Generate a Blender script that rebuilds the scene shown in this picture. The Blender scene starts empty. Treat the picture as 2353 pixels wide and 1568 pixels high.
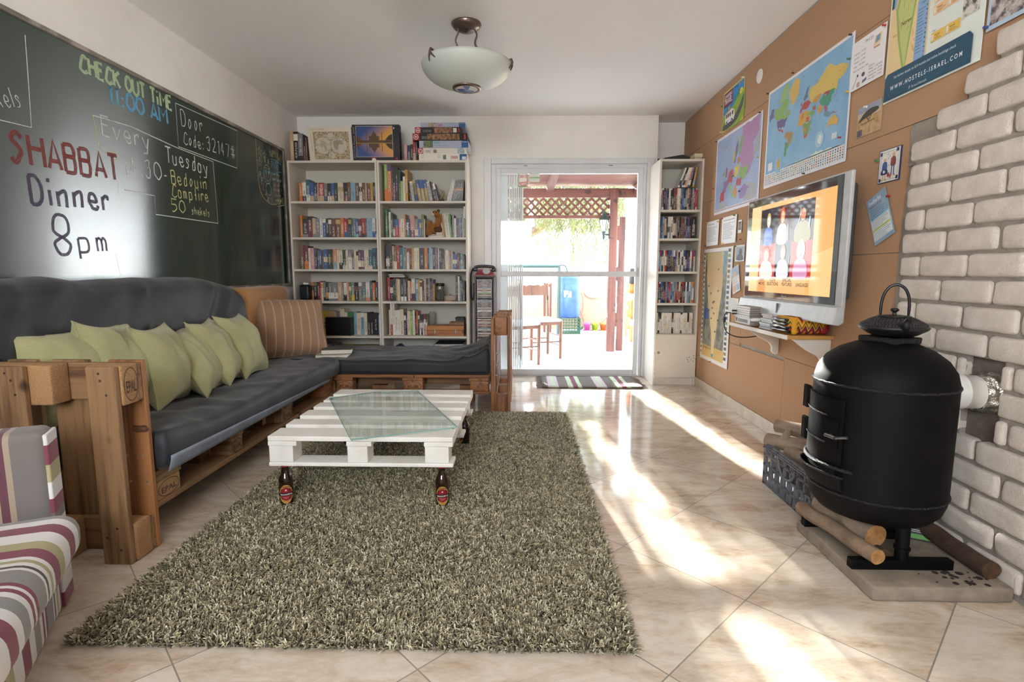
import bpy, math, random
import numpy as np
from mathutils import Vector, Matrix, noise as mnoise
S = bpy.context.scene
C = S.collection
PI = math.pi
R = math.radians
rnd = random.Random(7)

# ---------------------------------------------------------------- camera, sky, sun, fill light, exposure
cam_d = bpy.data.cameras.new('camera'); cam = bpy.data.objects.new('camera', cam_d); C.objects.link(cam)
cam_d.sensor_width = 36.0; cam_d.lens = 36.0 * 1223.6 / 2353.0; cam_d.clip_start = 0.02; cam_d.clip_end = 200
cam.location = (0, 0, 1.033)
cam.rotation_euler = (Matrix.Rotation(R(1.1618), 3, 'Z') @ Matrix.Rotation(R(90 - 7.3717), 3, 'X') @ Matrix.Rotation(R(0.065), 3, 'Z')).to_euler()
S.camera = cam
S.view_settings.view_transform = 'Standard'; S.view_settings.look = 'None'
S.view_settings.exposure = 1.0; S.view_settings.gamma = 1.0; S.view_settings.use_curve_mapping = False
cy = S.cycles
cy.use_denoising = True
try: cy.denoiser = 'OPENIMAGEDENOISE'
except Exception: pass
cy.max_bounces = 9; cy.diffuse_bounces = 5; cy.glossy_bounces = 4; cy.transmission_bounces = 6; cy.transparent_max_bounces = 10
cy.caustics_reflective = True; cy.caustics_refractive = False; cy.blur_glossy = 0.6
cy.sample_clamp_indirect = 12.0; cy.sample_clamp_direct = 0.0

W = bpy.data.worlds.new('sky'); S.world = W; W.use_nodes = True
wn = W.node_tree.nodes; wl = W.node_tree.links; wn.clear()
w_out = wn.new('ShaderNodeOutputWorld'); w_bg = wn.new('ShaderNodeBackground')
w_tc = wn.new('ShaderNodeTexCoord'); w_sep = wn.new('ShaderNodeSeparateXYZ'); w_rp = wn.new('ShaderNodeValToRGB')
wl.new(w_tc.outputs['Generated'], w_sep.inputs[0]); wl.new(w_sep.outputs['Z'], w_rp.inputs[0])
w_rp.color_ramp.elements[0].position = 0.0; w_rp.color_ramp.elements[0].color = (0.94, 0.97, 1.0, 1)
w_rp.color_ramp.elements[1].position = 0.55; w_rp.color_ramp.elements[1].color = (0.72, 0.86, 1.0, 1)
wl.new(w_rp.outputs[0], w_bg.inputs[0]); w_bg.inputs[1].default_value = 8.5
wl.new(w_bg.outputs[0], w_out.inputs[0])

SUN_ELEV, SUN_SLOPE = 15.5, 0.115          # sun comes through the patio door, heading -Y and a little +X
sd = bpy.data.lights.new('sun', 'SUN'); sd.energy = 92.0; sd.angle = R(0.7); sd.color = (1.0, 0.96, 0.90)
sun = bpy.data.objects.new('sun', sd); C.objects.link(sun)
sun.rotation_euler = Vector((SUN_SLOPE, -1.0, -math.tan(R(SUN_ELEV)))).to_track_quat('-Z', 'Y').to_euler()
sun.location = (0, 12, 6)

def area(name, loc, target, sx, sy, power, col=(1, 1, 1)):
    d = bpy.data.lights.new(name, 'AREA'); d.shape = 'RECTANGLE'; d.size = sx; d.size_y = sy; d.energy = power; d.color = col
    o = bpy.data.objects.new(name, d); C.objects.link(o); o.location = loc
    o.rotation_euler = (Vector(target) - Vector(loc)).to_track_quat('-Z', 'Y').to_euler()
    return o
# fill lamp added behind the viewer to brighten the room, no known source
area('rear_fill_light', (-0.5, -1.72, 1.7), (-0.5, 3.0, 1.5), 1.3, 0.9, 17, (1.0, 0.97, 0.93))

# ---------------------------------------------------------------- materials
def srgb(h):
    if isinstance(h, (tuple, list)): return tuple(h)[:3]
    h = h.lstrip('#'); c = [int(h[i:i+2], 16) / 255 for i in (0, 2, 4)]
    return tuple(x / 12.92 if x <= 0.04045 else ((x + 0.055) / 1.055) ** 2.4 for x in c)
MATS = {}
class NT:
    def __init__(s, m):
        m.use_nodes = True; s.t = m.node_tree; s.n = s.t.nodes; s.l = s.t.links; s.n.clear()
        s.out = s.n.new('ShaderNodeOutputMaterial'); s.b = s.n.new('ShaderNodeBsdfPrincipled')
        s.l.new(s.b.outputs[0], s.out.inputs[0])
    def new(s, t, **kw):
        n = s.n.new('ShaderNode' + t)
        for k, v in kw.items(): setattr(n, k, v)
        return n
    def link(s, a, b): s.l.new(a, b)
    def math(s, op, a, b=None):
        n = s.n.new('ShaderNodeMath'); n.operation = op
        for i, x in enumerate((a, b)):
            if x is None: continue
            if isinstance(x, (int, float)): n.inputs[i].default_value = x
            else: s.l.new(x, n.inputs[i])
        return n.outputs[0]
    def mix(s, f, a, b):
        n = s.n.new('ShaderNodeMix'); n.data_type = 'RGBA'
        for i, x in ((0, f), (6, a), (7, b)):
            if isinstance(x, (int, float)): n.inputs[i].default_value = x
            elif isinstance(x, tuple): n.inputs[i].default_value = x + (1,) if len(x) == 3 else x
            else: s.l.new(x, n.inputs[i])
        return n.outputs[2]
    def ramp(s, f, stops, interp='LINEAR'):
        n = s.n.new('ShaderNodeValToRGB'); r = n.color_ramp; r.interpolation = interp
        while len(r.elements) < len(stops): r.elements.new(0.5)
        for e, (p, c) in zip(r.elements, stops):
            e.position = p; e.color = tuple(c) + (1,) if len(c) == 3 else c
        s.l.new(f, n.inputs[0]); return n.outputs[0]
    def coord(s, scale=(1, 1, 1), rot=(0, 0, 0), kind='Object', loc=(0, 0, 0)):
        t = s.n.new('ShaderNodeTexCoord'); m = s.n.new('ShaderNodeMapping')
        m.inputs['Scale'].default_value = scale; m.inputs['Rotation'].default_value = rot; m.inputs['Location'].default_value = loc
        s.l.new(t.outputs[kind], m.inputs[0]); return m.outputs[0]
    def noise(s, vec, scale=5, detail=3, rough=0.5):
        n = s.n.new('ShaderNodeTexNoise'); n.inputs['Scale'].default_value = scale; n.inputs['Detail'].default_value = detail
        n.inputs['Roughness'].default_value = rough
        if vec is not None: s.l.new(vec, n.inputs['Vector'])
        return n.outputs[0]
    def bump(s, h, strength=0.3, dist=0.002):
        n = s.n.new('ShaderNodeBump'); n.inputs['Strength'].default_value = strength; n.inputs['Distance'].default_value = dist
        s.l.new(h, n.inputs['Height']); s.l.new(n.outputs[0], s.b.inputs['Normal'])
    def col(s, c):
        if isinstance(c, tuple): s.b.inputs['Base Color'].default_value = c + (1,)
        else: s.l.new(c, s.b.inputs['Base Color'])
    def set(s, **kw):
        for k, v in kw.items(): s.b.inputs[k.replace('_', ' ')].default_value = v
def mat(name, c, rough=0.5, metal=0.0, c2=None, nscale=40, nmix=(0.35, 0.65), bump=None, spec=None, coat=0, sheen=0, stretch=(1, 1, 1), trans=0, emit=0):
    if name in MATS: return MATS[name]
    m = bpy.data.materials.new(name); n = NT(m); MATS[name] = m
    c = srgb(c); n.set(Roughness=rough, Metallic=metal)
    if c2 is not None or bump: v = n.coord(stretch)
    if c2 is not None:
        f = n.noise(v, nscale, 4, 0.6); n.col(n.ramp(f, [(nmix[0], c), (nmix[1], srgb(c2))]))
    else: n.col(c)
    if bump: n.bump(n.noise(v, bump[0], 3, 0.6), bump[1], bump[2] if len(bump) > 2 else 0.002)
    if spec is not None: n.b.inputs['Specular IOR Level'].default_value = spec
    if coat: n.b.inputs['Coat Weight'].default_value = coat; n.b.inputs['Coat Roughness'].default_value = 0.06
    if sheen: n.b.inputs['Sheen Weight'].default_value = sheen
    if trans: n.b.inputs['Transmission Weight'].default_value = trans
    if emit: n.b.inputs['Emission Color'].default_value = c + (1,); n.b.inputs['Emission Strength'].default_value = emit
    return m
def plain(h, rough=0.6):
    return mat('paint_%s_%d' % (str(h).lstrip('#'), int(rough * 100)), h, rough)
def wood(name, axis, light, dark, rough=0.55, fine=60):
    if name in MATS: return MATS[name]
    m = bpy.data.materials.new(name); n = NT(m); MATS[name] = m
    st = [1.0, 1.0, 1.0]; st[axis] = 0.06
    v = n.coord(tuple(st))
    a = n.noise(v, fine, 3, 0.6); b = n.noise(v, fine * 0.22, 2, 0.5)
    f = n.math('ADD', n.math('MULTIPLY', a, 0.5), n.math('MULTIPLY', b, 0.5))
    kn = n.noise(n.coord(), 9, 1, 0.4)
    base = n.ramp(f, [(0.36, srgb(dark)), (0.52, srgb(light)), (0.7, tuple(min(1, x * 1.15) for x in srgb(light)))])
    n.col(n.mix(n.ramp(kn, [(0.70, (0, 0, 0)), (0.78, (1, 1, 1))]), base, tuple(x * 0.4 for x in srgb(dark))))
    n.set(Roughness=rough); n.bump(a, 0.25, 0.0015)
    return m
def weave(name, c, c2, scale=450, rough=0.85, strength=0.5, sheen=0.25, blotch=None):
    if name in MATS: return MATS[name]
    m = bpy.data.materials.new(name); n = NT(m); MATS[name] = m
    v = n.coord((1, 1, 1))
    a = n.noise(v, scale, 2, 0.7); b = n.noise(v, 6, 2, 0.5)
    n.col(n.mix(n.ramp(n.math('ADD', n.math('MULTIPLY', a, 0.6), n.math('MULTIPLY', b, 0.4)), [(0.38, (0, 0, 0)), (0.62, (1, 1, 1))]), srgb(c), srgb(c2)))
    n.set(Roughness=rough); n.b.inputs['Sheen Weight'].default_value = sheen
    n.bump(a, strength, 0.002)
    return m

# ---------------------------------------------------------------- mesh builder
def cum_loc(o):
    v = Vector((0, 0, 0))
    while o is not None: v += Vector(o.location); o = o.parent
    return v
class MB:
    def __init__(s): s.v = []; s.f = []; s.m = []; s.s = []
    def add(s, vs, fs, m=0, smooth=False):
        k = len(s.v); s.v += [tuple(p) for p in vs]
        for f in fs: s.f.append([i + k for i in f]); s.m.append(m); s.s.append(smooth)
        return s
    def box(s, x0, x1, y0, y1, z0, z1, m=0):
        vs = [(x, y, z) for x in (x0, x1) for y in (y0, y1) for z in (z0, z1)]
        return s.add(vs, [(0, 1, 3, 2), (4, 6, 7, 5), (0, 4, 5, 1), (2, 3, 7, 6), (0, 2, 6, 4), (1, 5, 7, 3)], m)
    def obox(s, M, sx, sy, sz, m=0):
        vs = [M @ Vector((x * sx / 2, y * sy / 2, z * sz / 2)) for x in (-1, 1) for y in (-1, 1) for z in (-1, 1)]
        return s.add(vs, [(0, 1, 3, 2), (4, 6, 7, 5), (0, 4, 5, 1), (2, 3, 7, 6), (0, 2, 6, 4), (1, 5, 7, 3)], m)
    def bar(s, a, b, w, h, m=0, up=(0, 0, 1)):
        a = Vector(a); b = Vector(b); d = b - a; L = d.length; d.normalize(); up = Vector(up)
        if abs(d.dot(up)) > 0.98: up = Vector((0, 1, 0))
        x = d.cross(up).normalized(); z = x.cross(d)
        M = Matrix((x, d, z)).transposed().to_4x4(); M.translation = (a + b) / 2
        return s.obox(M, w, L, h, m)
    def tube(s, pts, r, n=8, m=0, closed=False, smooth=True):
        pts = [Vector(p) for p in pts]; N = len(pts); vs = []; up = None
        rs = r if isinstance(r, (list, tuple)) else [r] * N
        for i, p in enumerate(pts):
            if closed: d = pts[(i + 1) % N] - pts[i - 1]
            else: d = pts[min(i + 1, N - 1)] - pts[max(i - 1, 0)]
            d.normalize()
            if up is None:
                up = Vector((0, 0, 1)) if abs(d.z) < 0.9 else Vector((1, 0, 0))
            x = d.cross(up)
            if x.length < 1e-6: x = d.orthogonal()
            x.normalize(); up = x.cross(d).normalized()
            for k in range(n):
                a = 2 * PI * k / n; vs.append(p + (x * math.cos(a) + up * math.sin(a)) * rs[i])
        fs = []
        for i in range(N if closed else N - 1):
            j = (i + 1) % N
            for k in range(n): fs.append((i * n + k, i * n + (k + 1) % n, j * n + (k + 1) % n, j * n + k))
        s.add(vs, fs, m, smooth)
        if not closed:
            s.add(vs[:n], [tuple(range(n))[::-1]], m); s.add(vs[-n:], [tuple(range(n))], m)
        return s
    def lathe(s, prof, c=(0, 0, 0), n=32, m=0, M=None, a0=0, a1=2 * PI, smooth=True):
        full = abs(a1 - a0 - 2 * PI) < 1e-6; K = n if full else n + 1; vs = []
        for (r, z) in prof:
            for k in range(K):
                a = a0 + (a1 - a0) * k / n
                p = Vector((r * math.cos(a), r * math.sin(a), z)); vs.append((M @ p if M else p) + Vector(c))
        fs = []
        for i in range(len(prof) - 1):
            for k in range(n):
                k2 = (k + 1) % K
                fs.append((i * K + k, i * K + k2, (i + 1) * K + k2, (i + 1) * K + k))
        return s.add(vs, fs, m, smooth)
    def prism(s, poly, vec, m=0, smooth=False):
        vec = Vector(vec); n = len(poly); a = [Vector(p) for p in poly]; b = [p + vec for p in a]
        fs = [tuple(range(n))[::-1], tuple(range(n, 2 * n))] + [(i, (i + 1) % n, n + (i + 1) % n, n + i) for i in range(n)]
        return s.add(a + b, fs, m, smooth)
    def rbox(s, c, size, r, m=0, k=2, n=3, noise=0, nsc=8, seed=0, M=None, fn=None):
        h = [x / 2 for x in size]; r = min(r, min(h) * 0.999)
        def ax(hh):
            o = [-hh + r * (1 - math.cos(PI / 2 * i / k)) for i in range(k)]
            inn = [-(hh - r) + 2 * (hh - r) * i / n for i in range(n + 1)]
            return o + inn + [-x for x in reversed(o)]
        A = [ax(x) for x in h]; idx = {}; vs = []; fs = []
        def vid(p):
            key = tuple(round(x, 6) for x in p)
            if key not in idx:
                q = Vector([max(-(h[i] - r), min(h[i] - r, p[i])) for i in range(3)]); d = Vector(p) - q
                if d.length > 1e-9: q = q + d.normalized() * r
                if noise:
                    w = q * nsc + Vector((seed * 3.1, seed * 1.7, seed * 7.3)); nv = mnoise.noise_vector(w); q = q + nv * noise
                if fn: q = fn(q)
                if M: q = M @ q
                idx[key] = len(vs); vs.append(q + Vector(c))
            return idx[key]
        for axis in range(3):
            u, w = [(1, 2), (2, 0), (0, 1)][axis]
            for sgn in (-1, 1):
                for i in range(len(A[u]) - 1):
                    for j in range(len(A[w]) - 1):
                        q = []
                        for (a, b) in ((i, j), (i + 1, j), (i + 1, j + 1), (i, j + 1)):
                            p = [0, 0, 0]; p[axis] = sgn * h[axis]; p[u] = A[u][a]; p[w] = A[w][b]; q.append(vid(p))
                        fs.append(q if sgn > 0 else q[::-1])
        return s.add(vs, fs, m, True)
    def grid(s, fn, nu, nv, m=0, smooth=True, wrap=False):
        vs = [fn(i / nu, j / nv) for i in range(nu + 1) for j in range(nv + 1)]
        fs = [(i * (nv + 1) + j, (i + 1) * (nv + 1) + j, (i + 1) * (nv + 1) + j + 1, i * (nv + 1) + j + 1) for i in range(nu) for j in range(nv)]
        return s.add(vs, fs, m, smooth)
    def build(s, name, mats, parent=None, bevel=0, seg=2, world=True, solid=0, sub=0):
        me = bpy.data.meshes.new(name); off = cum_loc(parent) if (parent is not None and world) else Vector((0, 0, 0))
        me.from_pydata([(p[0] - off.x, p[1] - off.y, p[2] - off.z) for p in s.v], [], s.f)
        if not isinstance(mats, (list, tuple)): mats = [mats]
        for m in mats: me.materials.append(m)
        me.polygons.foreach_set('material_index', s.m); me.polygons.foreach_set('use_smooth', s.s); me.update()
        o = bpy.data.objects.new(name, me); C.objects.link(o)
        if parent is not None: o.parent = parent
        if solid:
            md = o.modifiers.new('solid', 'SOLIDIFY'); md.thickness = solid; md.offset = 0
        if bevel:
            md = o.modifiers.new('edge', 'BEVEL'); md.width = bevel; md.segments = seg; md.limit_method = 'ANGLE'; md.angle_limit = R(40)
            md.harden_normals = False
        if sub:
            md = o.modifiers.new('sub', 'SUBSURF'); md.levels = sub; md.render_levels = sub
        return o
def tag(o, label=None, cat=None, group=None, kind=None):
    if label: o['label'] = label
    if cat: o['category'] = cat
    if group: o['group'] = group
    if kind: o['kind'] = kind
    return o
def thing(name, label, cat, loc=(0, 0, 0), group=None, rz=0):
    o = bpy.data.objects.new(name, None); C.objects.link(o); o.location = loc; o.rotation_euler = (0, 0, rz); o.empty_display_size = 0.1
    return tag(o, label, cat, group)
def struct(mb, name, mats, **kw):
    return tag(mb.build(name, mats, **kw), kind='structure')
def copy_tree(o, parent=None):
    c = o.copy(); C.objects.link(c)
    if parent is not None: c.parent = parent
    for ch in [x for x in o.children]: copy_tree(ch, c)
    return c
def cr(pts, n=6, closed=False):
    P = [Vector(p) for p in pts]; N = len(P); out = []
    for i in range(N if closed else N - 1):
        p0 = P[i - 1] if (i or closed) else P[0]; p1 = P[i]; p2 = P[(i + 1) % N]; p3 = P[(i + 2) % N] if (closed or i + 2 < N) else P[-1]
        for k in range(n):
            t = k / n
            out.append(0.5 * ((2 * p1) + (p2 - p0) * t + (2 * p0 - 5 * p1 + 4 * p2 - p3) * t * t + (3 * p1 - p0 - 3 * p2 + p3) * t ** 3))
    if not closed: out.append(P[-1])
    return out
_txt = {}
def text_mesh(t, bold=False):
    # outlines of printed lettering as triangles, size 1, origin at the left end of the baseline; returns verts, faces, width
    key = (t, bold)
    if key in _txt: return _txt[key]
    cu = bpy.data.curves.new('lettering', 'FONT'); cu.body = t; cu.size = 1.0; cu.resolution_u = 3
    if bold: cu.offset = 0.018
    o = bpy.data.objects.new('lettering', cu); C.objects.link(o)
    dg = bpy.context.evaluated_depsgraph_get(); me = bpy.data.meshes.new_from_object(o.evaluated_get(dg))
    vs = [(v.co.x, v.co.y) for v in me.vertices]; fs = [tuple(p.vertices) for p in me.polygons]
    bpy.data.objects.remove(o); bpy.data.curves.remove(cu); bpy.data.meshes.remove(me)
    w = max([v[0] for v in vs] or [0.0]); _txt[key] = (vs, fs, w); return _txt[key]
class Flat:
    # printed sheet: layers of coloured shapes on a plane. u runs along U, v along V, lifted along N by layer
    def __init__(s, O, U, V, step=0.00005):
        s.O = Vector(O); s.U = Vector(U); s.V = Vector(V); s.N = s.U.cross(s.V).normalized(); s.mb = MB(); s.mats = []; s.k = 1; s.step = step; s.warp = None
    def mi(s, m):
        if isinstance(m, str): m = plain(m, 0.55)
        if m not in s.mats: s.mats.append(m)
        return s.mats.index(m)
    def P(s, u, v, lift=None):
        p = s.O + s.U * u + s.V * v + s.N * (s.k * s.step if lift is None else lift)
        if s.warp: p = p + s.N * s.warp(u, v)
        return p
    def poly(s, pts, m):
        s.k += 1; s.mb.add([s.P(*p) for p in pts], [tuple(range(len(pts)))], s.mi(m)); return s
    def rect(s, u0, v0, u1, v1, m):
        if s.warp and (u1 - u0) > 0.03:
            s.k += 1; n = max(2, int((u1 - u0) / 0.03)); nv = max(1, int((v1 - v0) / 0.03))
            s.mb.grid(lambda a, b: s.P(u0 + (u1 - u0) * a, v0 + (v1 - v0) * b), n, nv, s.mi(m)); return s
        return s.poly([(u0, v0), (u1, v0), (u1, v1), (u0, v1)], m)
    def ell(s, u, v, a, b, m, n=20):
        return s.poly([(u + a * math.cos(2 * PI * i / n), v + b * math.sin(2 * PI * i / n)) for i in range(n)], m)
    def blob(s, pts, m, n=4):
        return s.poly([(p.x, p.y) for p in cr([(a, b, 0) for a, b in pts], n, True)], m)
    def text(s, t, u, v, size, m, bold=False, width=None, rot=0, align='l'):
        vs, fs, w = text_mesh(t, bold); k = (width / (w * size)) if width and w else 1.0; s.k += 1
        sx = size * k; c, d = math.cos(rot), math.sin(rot); o = {'l': 0, 'c': -w * sx / 2, 'r': -w * sx}[align]
        s.mb.add([s.P(u + (x * sx + o) * c - y * size * d, v + (x * sx + o) * d + y * size * c) for x, y in vs], fs, s.mi(m)); return s
    def line(s, pts, w, m, curve=0):
        if curve and len(pts) > 2: pts = [(p.x, p.y) for p in cr([(a, b, 0) for a, b in pts], curve)]
        s.k += 1; L = []; n = len(pts)
        for i, p in enumerate(pts):
            a = pts[max(i - 1, 0)]; b = pts[min(i + 1, n - 1)]; d = Vector((b[0] - a[0], b[1] - a[1]))
            if d.length < 1e-9: d = Vector((1, 0))
            d.normalize(); L.append(s.P(p[0] - d.y * w / 2, p[1] + d.x * w / 2)); L.append(s.P(p[0] + d.y * w / 2, p[1] - d.x * w / 2))
        s.mb.add(L, [(2 * i, 2 * i + 1, 2 * i + 3, 2 * i + 2) for i in range(n - 1)], s.mi(m)); return s
    def lines(s, u0, v0, u1, dv, n, h, m, r=None):
        r = r or rnd
        for i in range(n):
            s.rect(u0, v0 - i * dv - h, u0 + (u1 - u0) * r.uniform(0.6, 1.0), v0 - i * dv, m); s.k -= 1
        s.k += 1; return s
    def paper(s, u0, v0, u1, v1, m, thick=0.001):
        # the sheet itself, with thickness
        i = s.mi(m)
        n = 8 if s.warp else 1
        for lift in (0.0,):
            s.mb.grid(lambda a, b: s.P(u0 + (u1 - u0) * a, v0 + (v1 - v0) * b, s.step), n, n, i)
            s.mb.grid(lambda a, b: s.P(u0 + (u1 - u0) * a, v1 + (v0 - v1) * b, s.step - thick), n, n, i)
        for (a, b) in (((u0, v0), (u1, v0)), ((u1, v0), (u1, v1)), ((u1, v1), (u0, v1)), ((u0, v1), (u0, v0))):
            s.mb.add([s.P(*a, s.step), s.P(*a, s.step - thick), s.P(*b, s.step - thick), s.P(*b, s.step)], [(0, 1, 2, 3)], i)
        s.k = 2; return s
    def build(s, name, parent=None): return s.mb.build(name, s.mats, parent)
def wall_flat(y_left, z_bot, lift=0.0, x=1.586):
    # sheets pinned on the wall on the viewer's right: u runs towards the viewer (-Y), v up, normal -X
    return Flat((x - lift, y_left, z_bot), (0, -1, 0), (0, 0, 1))
# ================================================================ the room
XL, XR, YB, ZC = -2.163, 1.596, 5.27, 2.50
# --- polished marble-look floor tiles laid on the diagonal
def floor_mat():
    m = bpy.data.materials.new('polished_tiles'); n = NT(m); MATS['polished_tiles'] = m
    tc = n.new('TexCoord'); mp = n.new('Mapping'); mp.vector_type = 'TEXTURE'
    mp.inputs['Location'].default_value = (0.7204, 2.8925, 0); mp.inputs['Rotation'].default_value = (0, 0, R(-45.44)); mp.inputs['Scale'].default_value = (0.4619, 0.4619, 1)
    n.link(tc.outputs['Object'], mp.inputs[0]); sp = n.new('SeparateXYZ'); n.link(mp.outputs[0], sp.inputs[0])
    fx = n.math('FRACT', sp.outputs[0]); fy = n.math('FRACT', sp.outputs[1])
    ex = n.math('MINIMUM', fx, n.math('SUBTRACT', 1.0, fx)); ey = n.math('MINIMUM', fy, n.math('SUBTRACT', 1.0, fy))
    g = n.math('LESS_THAN', n.math('MINIMUM', ex, ey), 0.0042)
    cell = n.new('CombineXYZ'); n.link(n.math('FLOOR', sp.outputs[0]), cell.inputs[0]); n.link(n.math('FLOOR', sp.outputs[1]), cell.inputs[1])
    wn_ = n.new('TexWhiteNoise'); wn_.noise_dimensions = '3D'; n.link(cell.outputs[0], wn_.inputs['Vector'])
    off = n.new('VectorMath'); off.operation = 'MULTIPLY_ADD'; n.link(wn_.outputs['Color'], off.inputs[0]); off.inputs[1].default_value = (7, 7, 7); n.link(tc.outputs['Object'], off.inputs[2])
    st = n.new('Mapping'); st.inputs['Scale'].default_value = (1.0, 2.4, 1); st.inputs['Rotation'].default_value = (0, 0, R(20)); n.link(off.outputs[0], st.inputs[0])
    a = n.new('TexNoise'); a.inputs['Scale'].default_value = 4.5; a.inputs['Detail'].default_value = 6; a.inputs['Roughness'].default_value = 0.65; a.inputs['Distortion'].default_value = 0.6; n.link(st.outputs[0], a.inputs['Vector'])
    b = n.noise(st.outputs[0], 34, 4, 0.7)
    f = n.math('ADD', n.math('MULTIPLY', a.outputs[0], 0.75), n.math('MULTIPLY', b, 0.25))
    c = n.ramp(f, [(0.34, srgb('#b49c84')), (0.45, srgb('#cbb9a5')), (0.56, srgb('#d9ccbc')), (0.70, srgb('#e0d6c9'))])
    n.col(n.mix(g, c, srgb('#8d8478')))
    n.link(n.math('ADD', n.math('MULTIPLY', g, 0.5), 0.09), n.b.inputs['Roughness']); n.b.inputs['Specular IOR Level'].default_value = 0.62
    return m
fl = MB(); fl.box(XL - 0.2, XR + 0.25, -1.9, 5.50, -0.12, 0.0)
struct(fl, 'floor', floor_mat())
wallw = mat('white_wall_paint', '#f1eeea', 0.75, c2='#eae6e2', nscale=2.5, bump=(55, 0.12, 0.003))
ceilw = mat('ceiling_paint', '#f2f0ee', 0.8, bump=(70, 0.08, 0.002))
struct(MB().box(XL - 0.2, XR + 0.25, -1.9, 5.72, ZC, ZC + 0.15), 'ceiling', ceilw)
struct(MB().box(XL - 0.2, XL, -1.9, 5.47, 0, ZC), 'wall_left', wallw)
wb = MB(); wb.box(XL, -0.345, YB, 5.47, 0, ZC).box(-0.345, 1.215, YB, 5.47, 2.075, ZC).box(1.215, 1.275, YB, 5.72, 0, ZC).box(1.275, XR + 0.25, 5.52, 5.72, 0, ZC)
struct(wb, 'wall_back', wallw)
struct(MB().box(XR, XR + 0.2, -1.9, 5.52, 0, ZC), 'wall_right', mat('wall_render', '#8f8a84', 0.9, c2='#a8a29b', nscale=8, bump=(30, 0.5, 0.006)))
# wall behind the viewer; the unseen opening is added to admit fill light
wr = MB(); wr.box(XL, XR, -1.9, -1.75, 0, 1.2).box(XL, XR, -1.9, -1.75, 2.2, ZC).box(XL, -1.2, -1.9, -1.75, 1.2, 2.2).box(0.2, XR, -1.9, -1.75, 1.2, 2.2)
struct(wr, 'wall_rear', wallw)
marble = mat('marble_skirting', '#d5c6b2', 0.25, c2='#c6b49c', nscale=14)
struct(MB().box(XR - 0.012, XR, -1.7, 5.49, 0, 0.083), 'baseboard_right', marble, bevel=0.002)
struct(MB().box(-0.33, 1.20, YB + 0.005, 5.49, -0.001, 0.012), 'trim_1', mat('aluminium_white', '#e2e4e6', 0.35))

# --- brown cardboard lining pinned on the wall, cut in steps around the bricks
card = mat('brown_cardboard', '#ad8766', 0.9, c2='#b79272', nscale=420, nmix=(0.3, 0.7), bump=(600, 0.15, 0.0008))
def sheet(poly, label):
    mb = MB(); mb.prism([(1.590, y, z) for y, z in poly], (0.0055, 0, 0))
    return tag(mb.build('cardboard_sheet', card), label, 'cardboard', 'brown cardboard sheets lining the wall')
def wob(y0, y1, z, n, amp, seed):
    r = random.Random(seed); return [(y0 + (y1 - y0) * i / n, z + r.uniform(-amp, amp)) for i in range(n + 1)]
g = 0.003
sheet([(5.47, 2.145)] + [(4.45, 2.145)] + wob(4.45, 5.47, 2.486, 9, 0.007, 1), 'brown cardboard sheet by the ceiling behind the camper van poster')
sheet([(4.45 - g, 2.145), (3.285, 2.145)] + wob(3.285, 4.45 - g, 2.488, 11, 0.007, 2), 'brown cardboard sheet by the ceiling holding the round white disc')
sheet([(3.285 - g, 2.145), (1.75, 2.145), (1.75, 2.482)] + wob(1.75, 3.285 - g, 2.488, 6, 0.006, 3)[1:], 'brown cardboard sheet by the ceiling above the price sheet')
sheet([(5.47, 1.635), (3.90, 1.635), (3.90, 2.142), (5.47, 2.142)], 'brown cardboard sheet behind the purple map of Europe')
sheet([(3.90 - g, 1.635), (2.132, 1.635), (2.132, 1.64), (2.036, 1.64), (2.036, 1.728), (1.916, 1.728), (1.916, 1.822), (1.79, 1.822), (1.79, 1.91), (1.66, 1.91), (1.66, 2.142), (3.90 - g, 2.142)], 'brown cardboard sheet behind the world map, its end cut in steps along the bricks')
sheet([(5.47, 1.118), (3.90, 1.118), (3.90, 1.632), (5.47, 1.632)], 'brown cardboard sheet behind the two typed white pages')
sheet([(3.90 - g, 1.118), (2.322, 1.118), (2.302, 1.632), (3.90 - g, 1.632)], 'brown cardboard sheet behind the television and the postcard of two musicians')
sheet([(5.47, 0.50), (3.90, 0.50), (3.90, 1.115), (5.47, 1.115)], 'brown cardboard sheet behind the lower part of the long desert map')
sheet([(3.90 - g, 0.52), (2.316, 0.52), (2.326, 1.115), (3.90 - g, 1.115)], 'brown cardboard sheet behind the wall shelf and its brackets')
sheet([(5.47, 0.086), (3.23, 0.086), (3.23, 0.497), (5.47, 0.497)], 'brown cardboard sheet along the skirting beside the narrow bookcase')
sheet([(3.23 - g, 0.086), (2.318, 0.086), (2.318, 0.517), (3.23 - g, 0.517)], 'brown cardboard sheet along the skirting behind the log crate')

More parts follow.
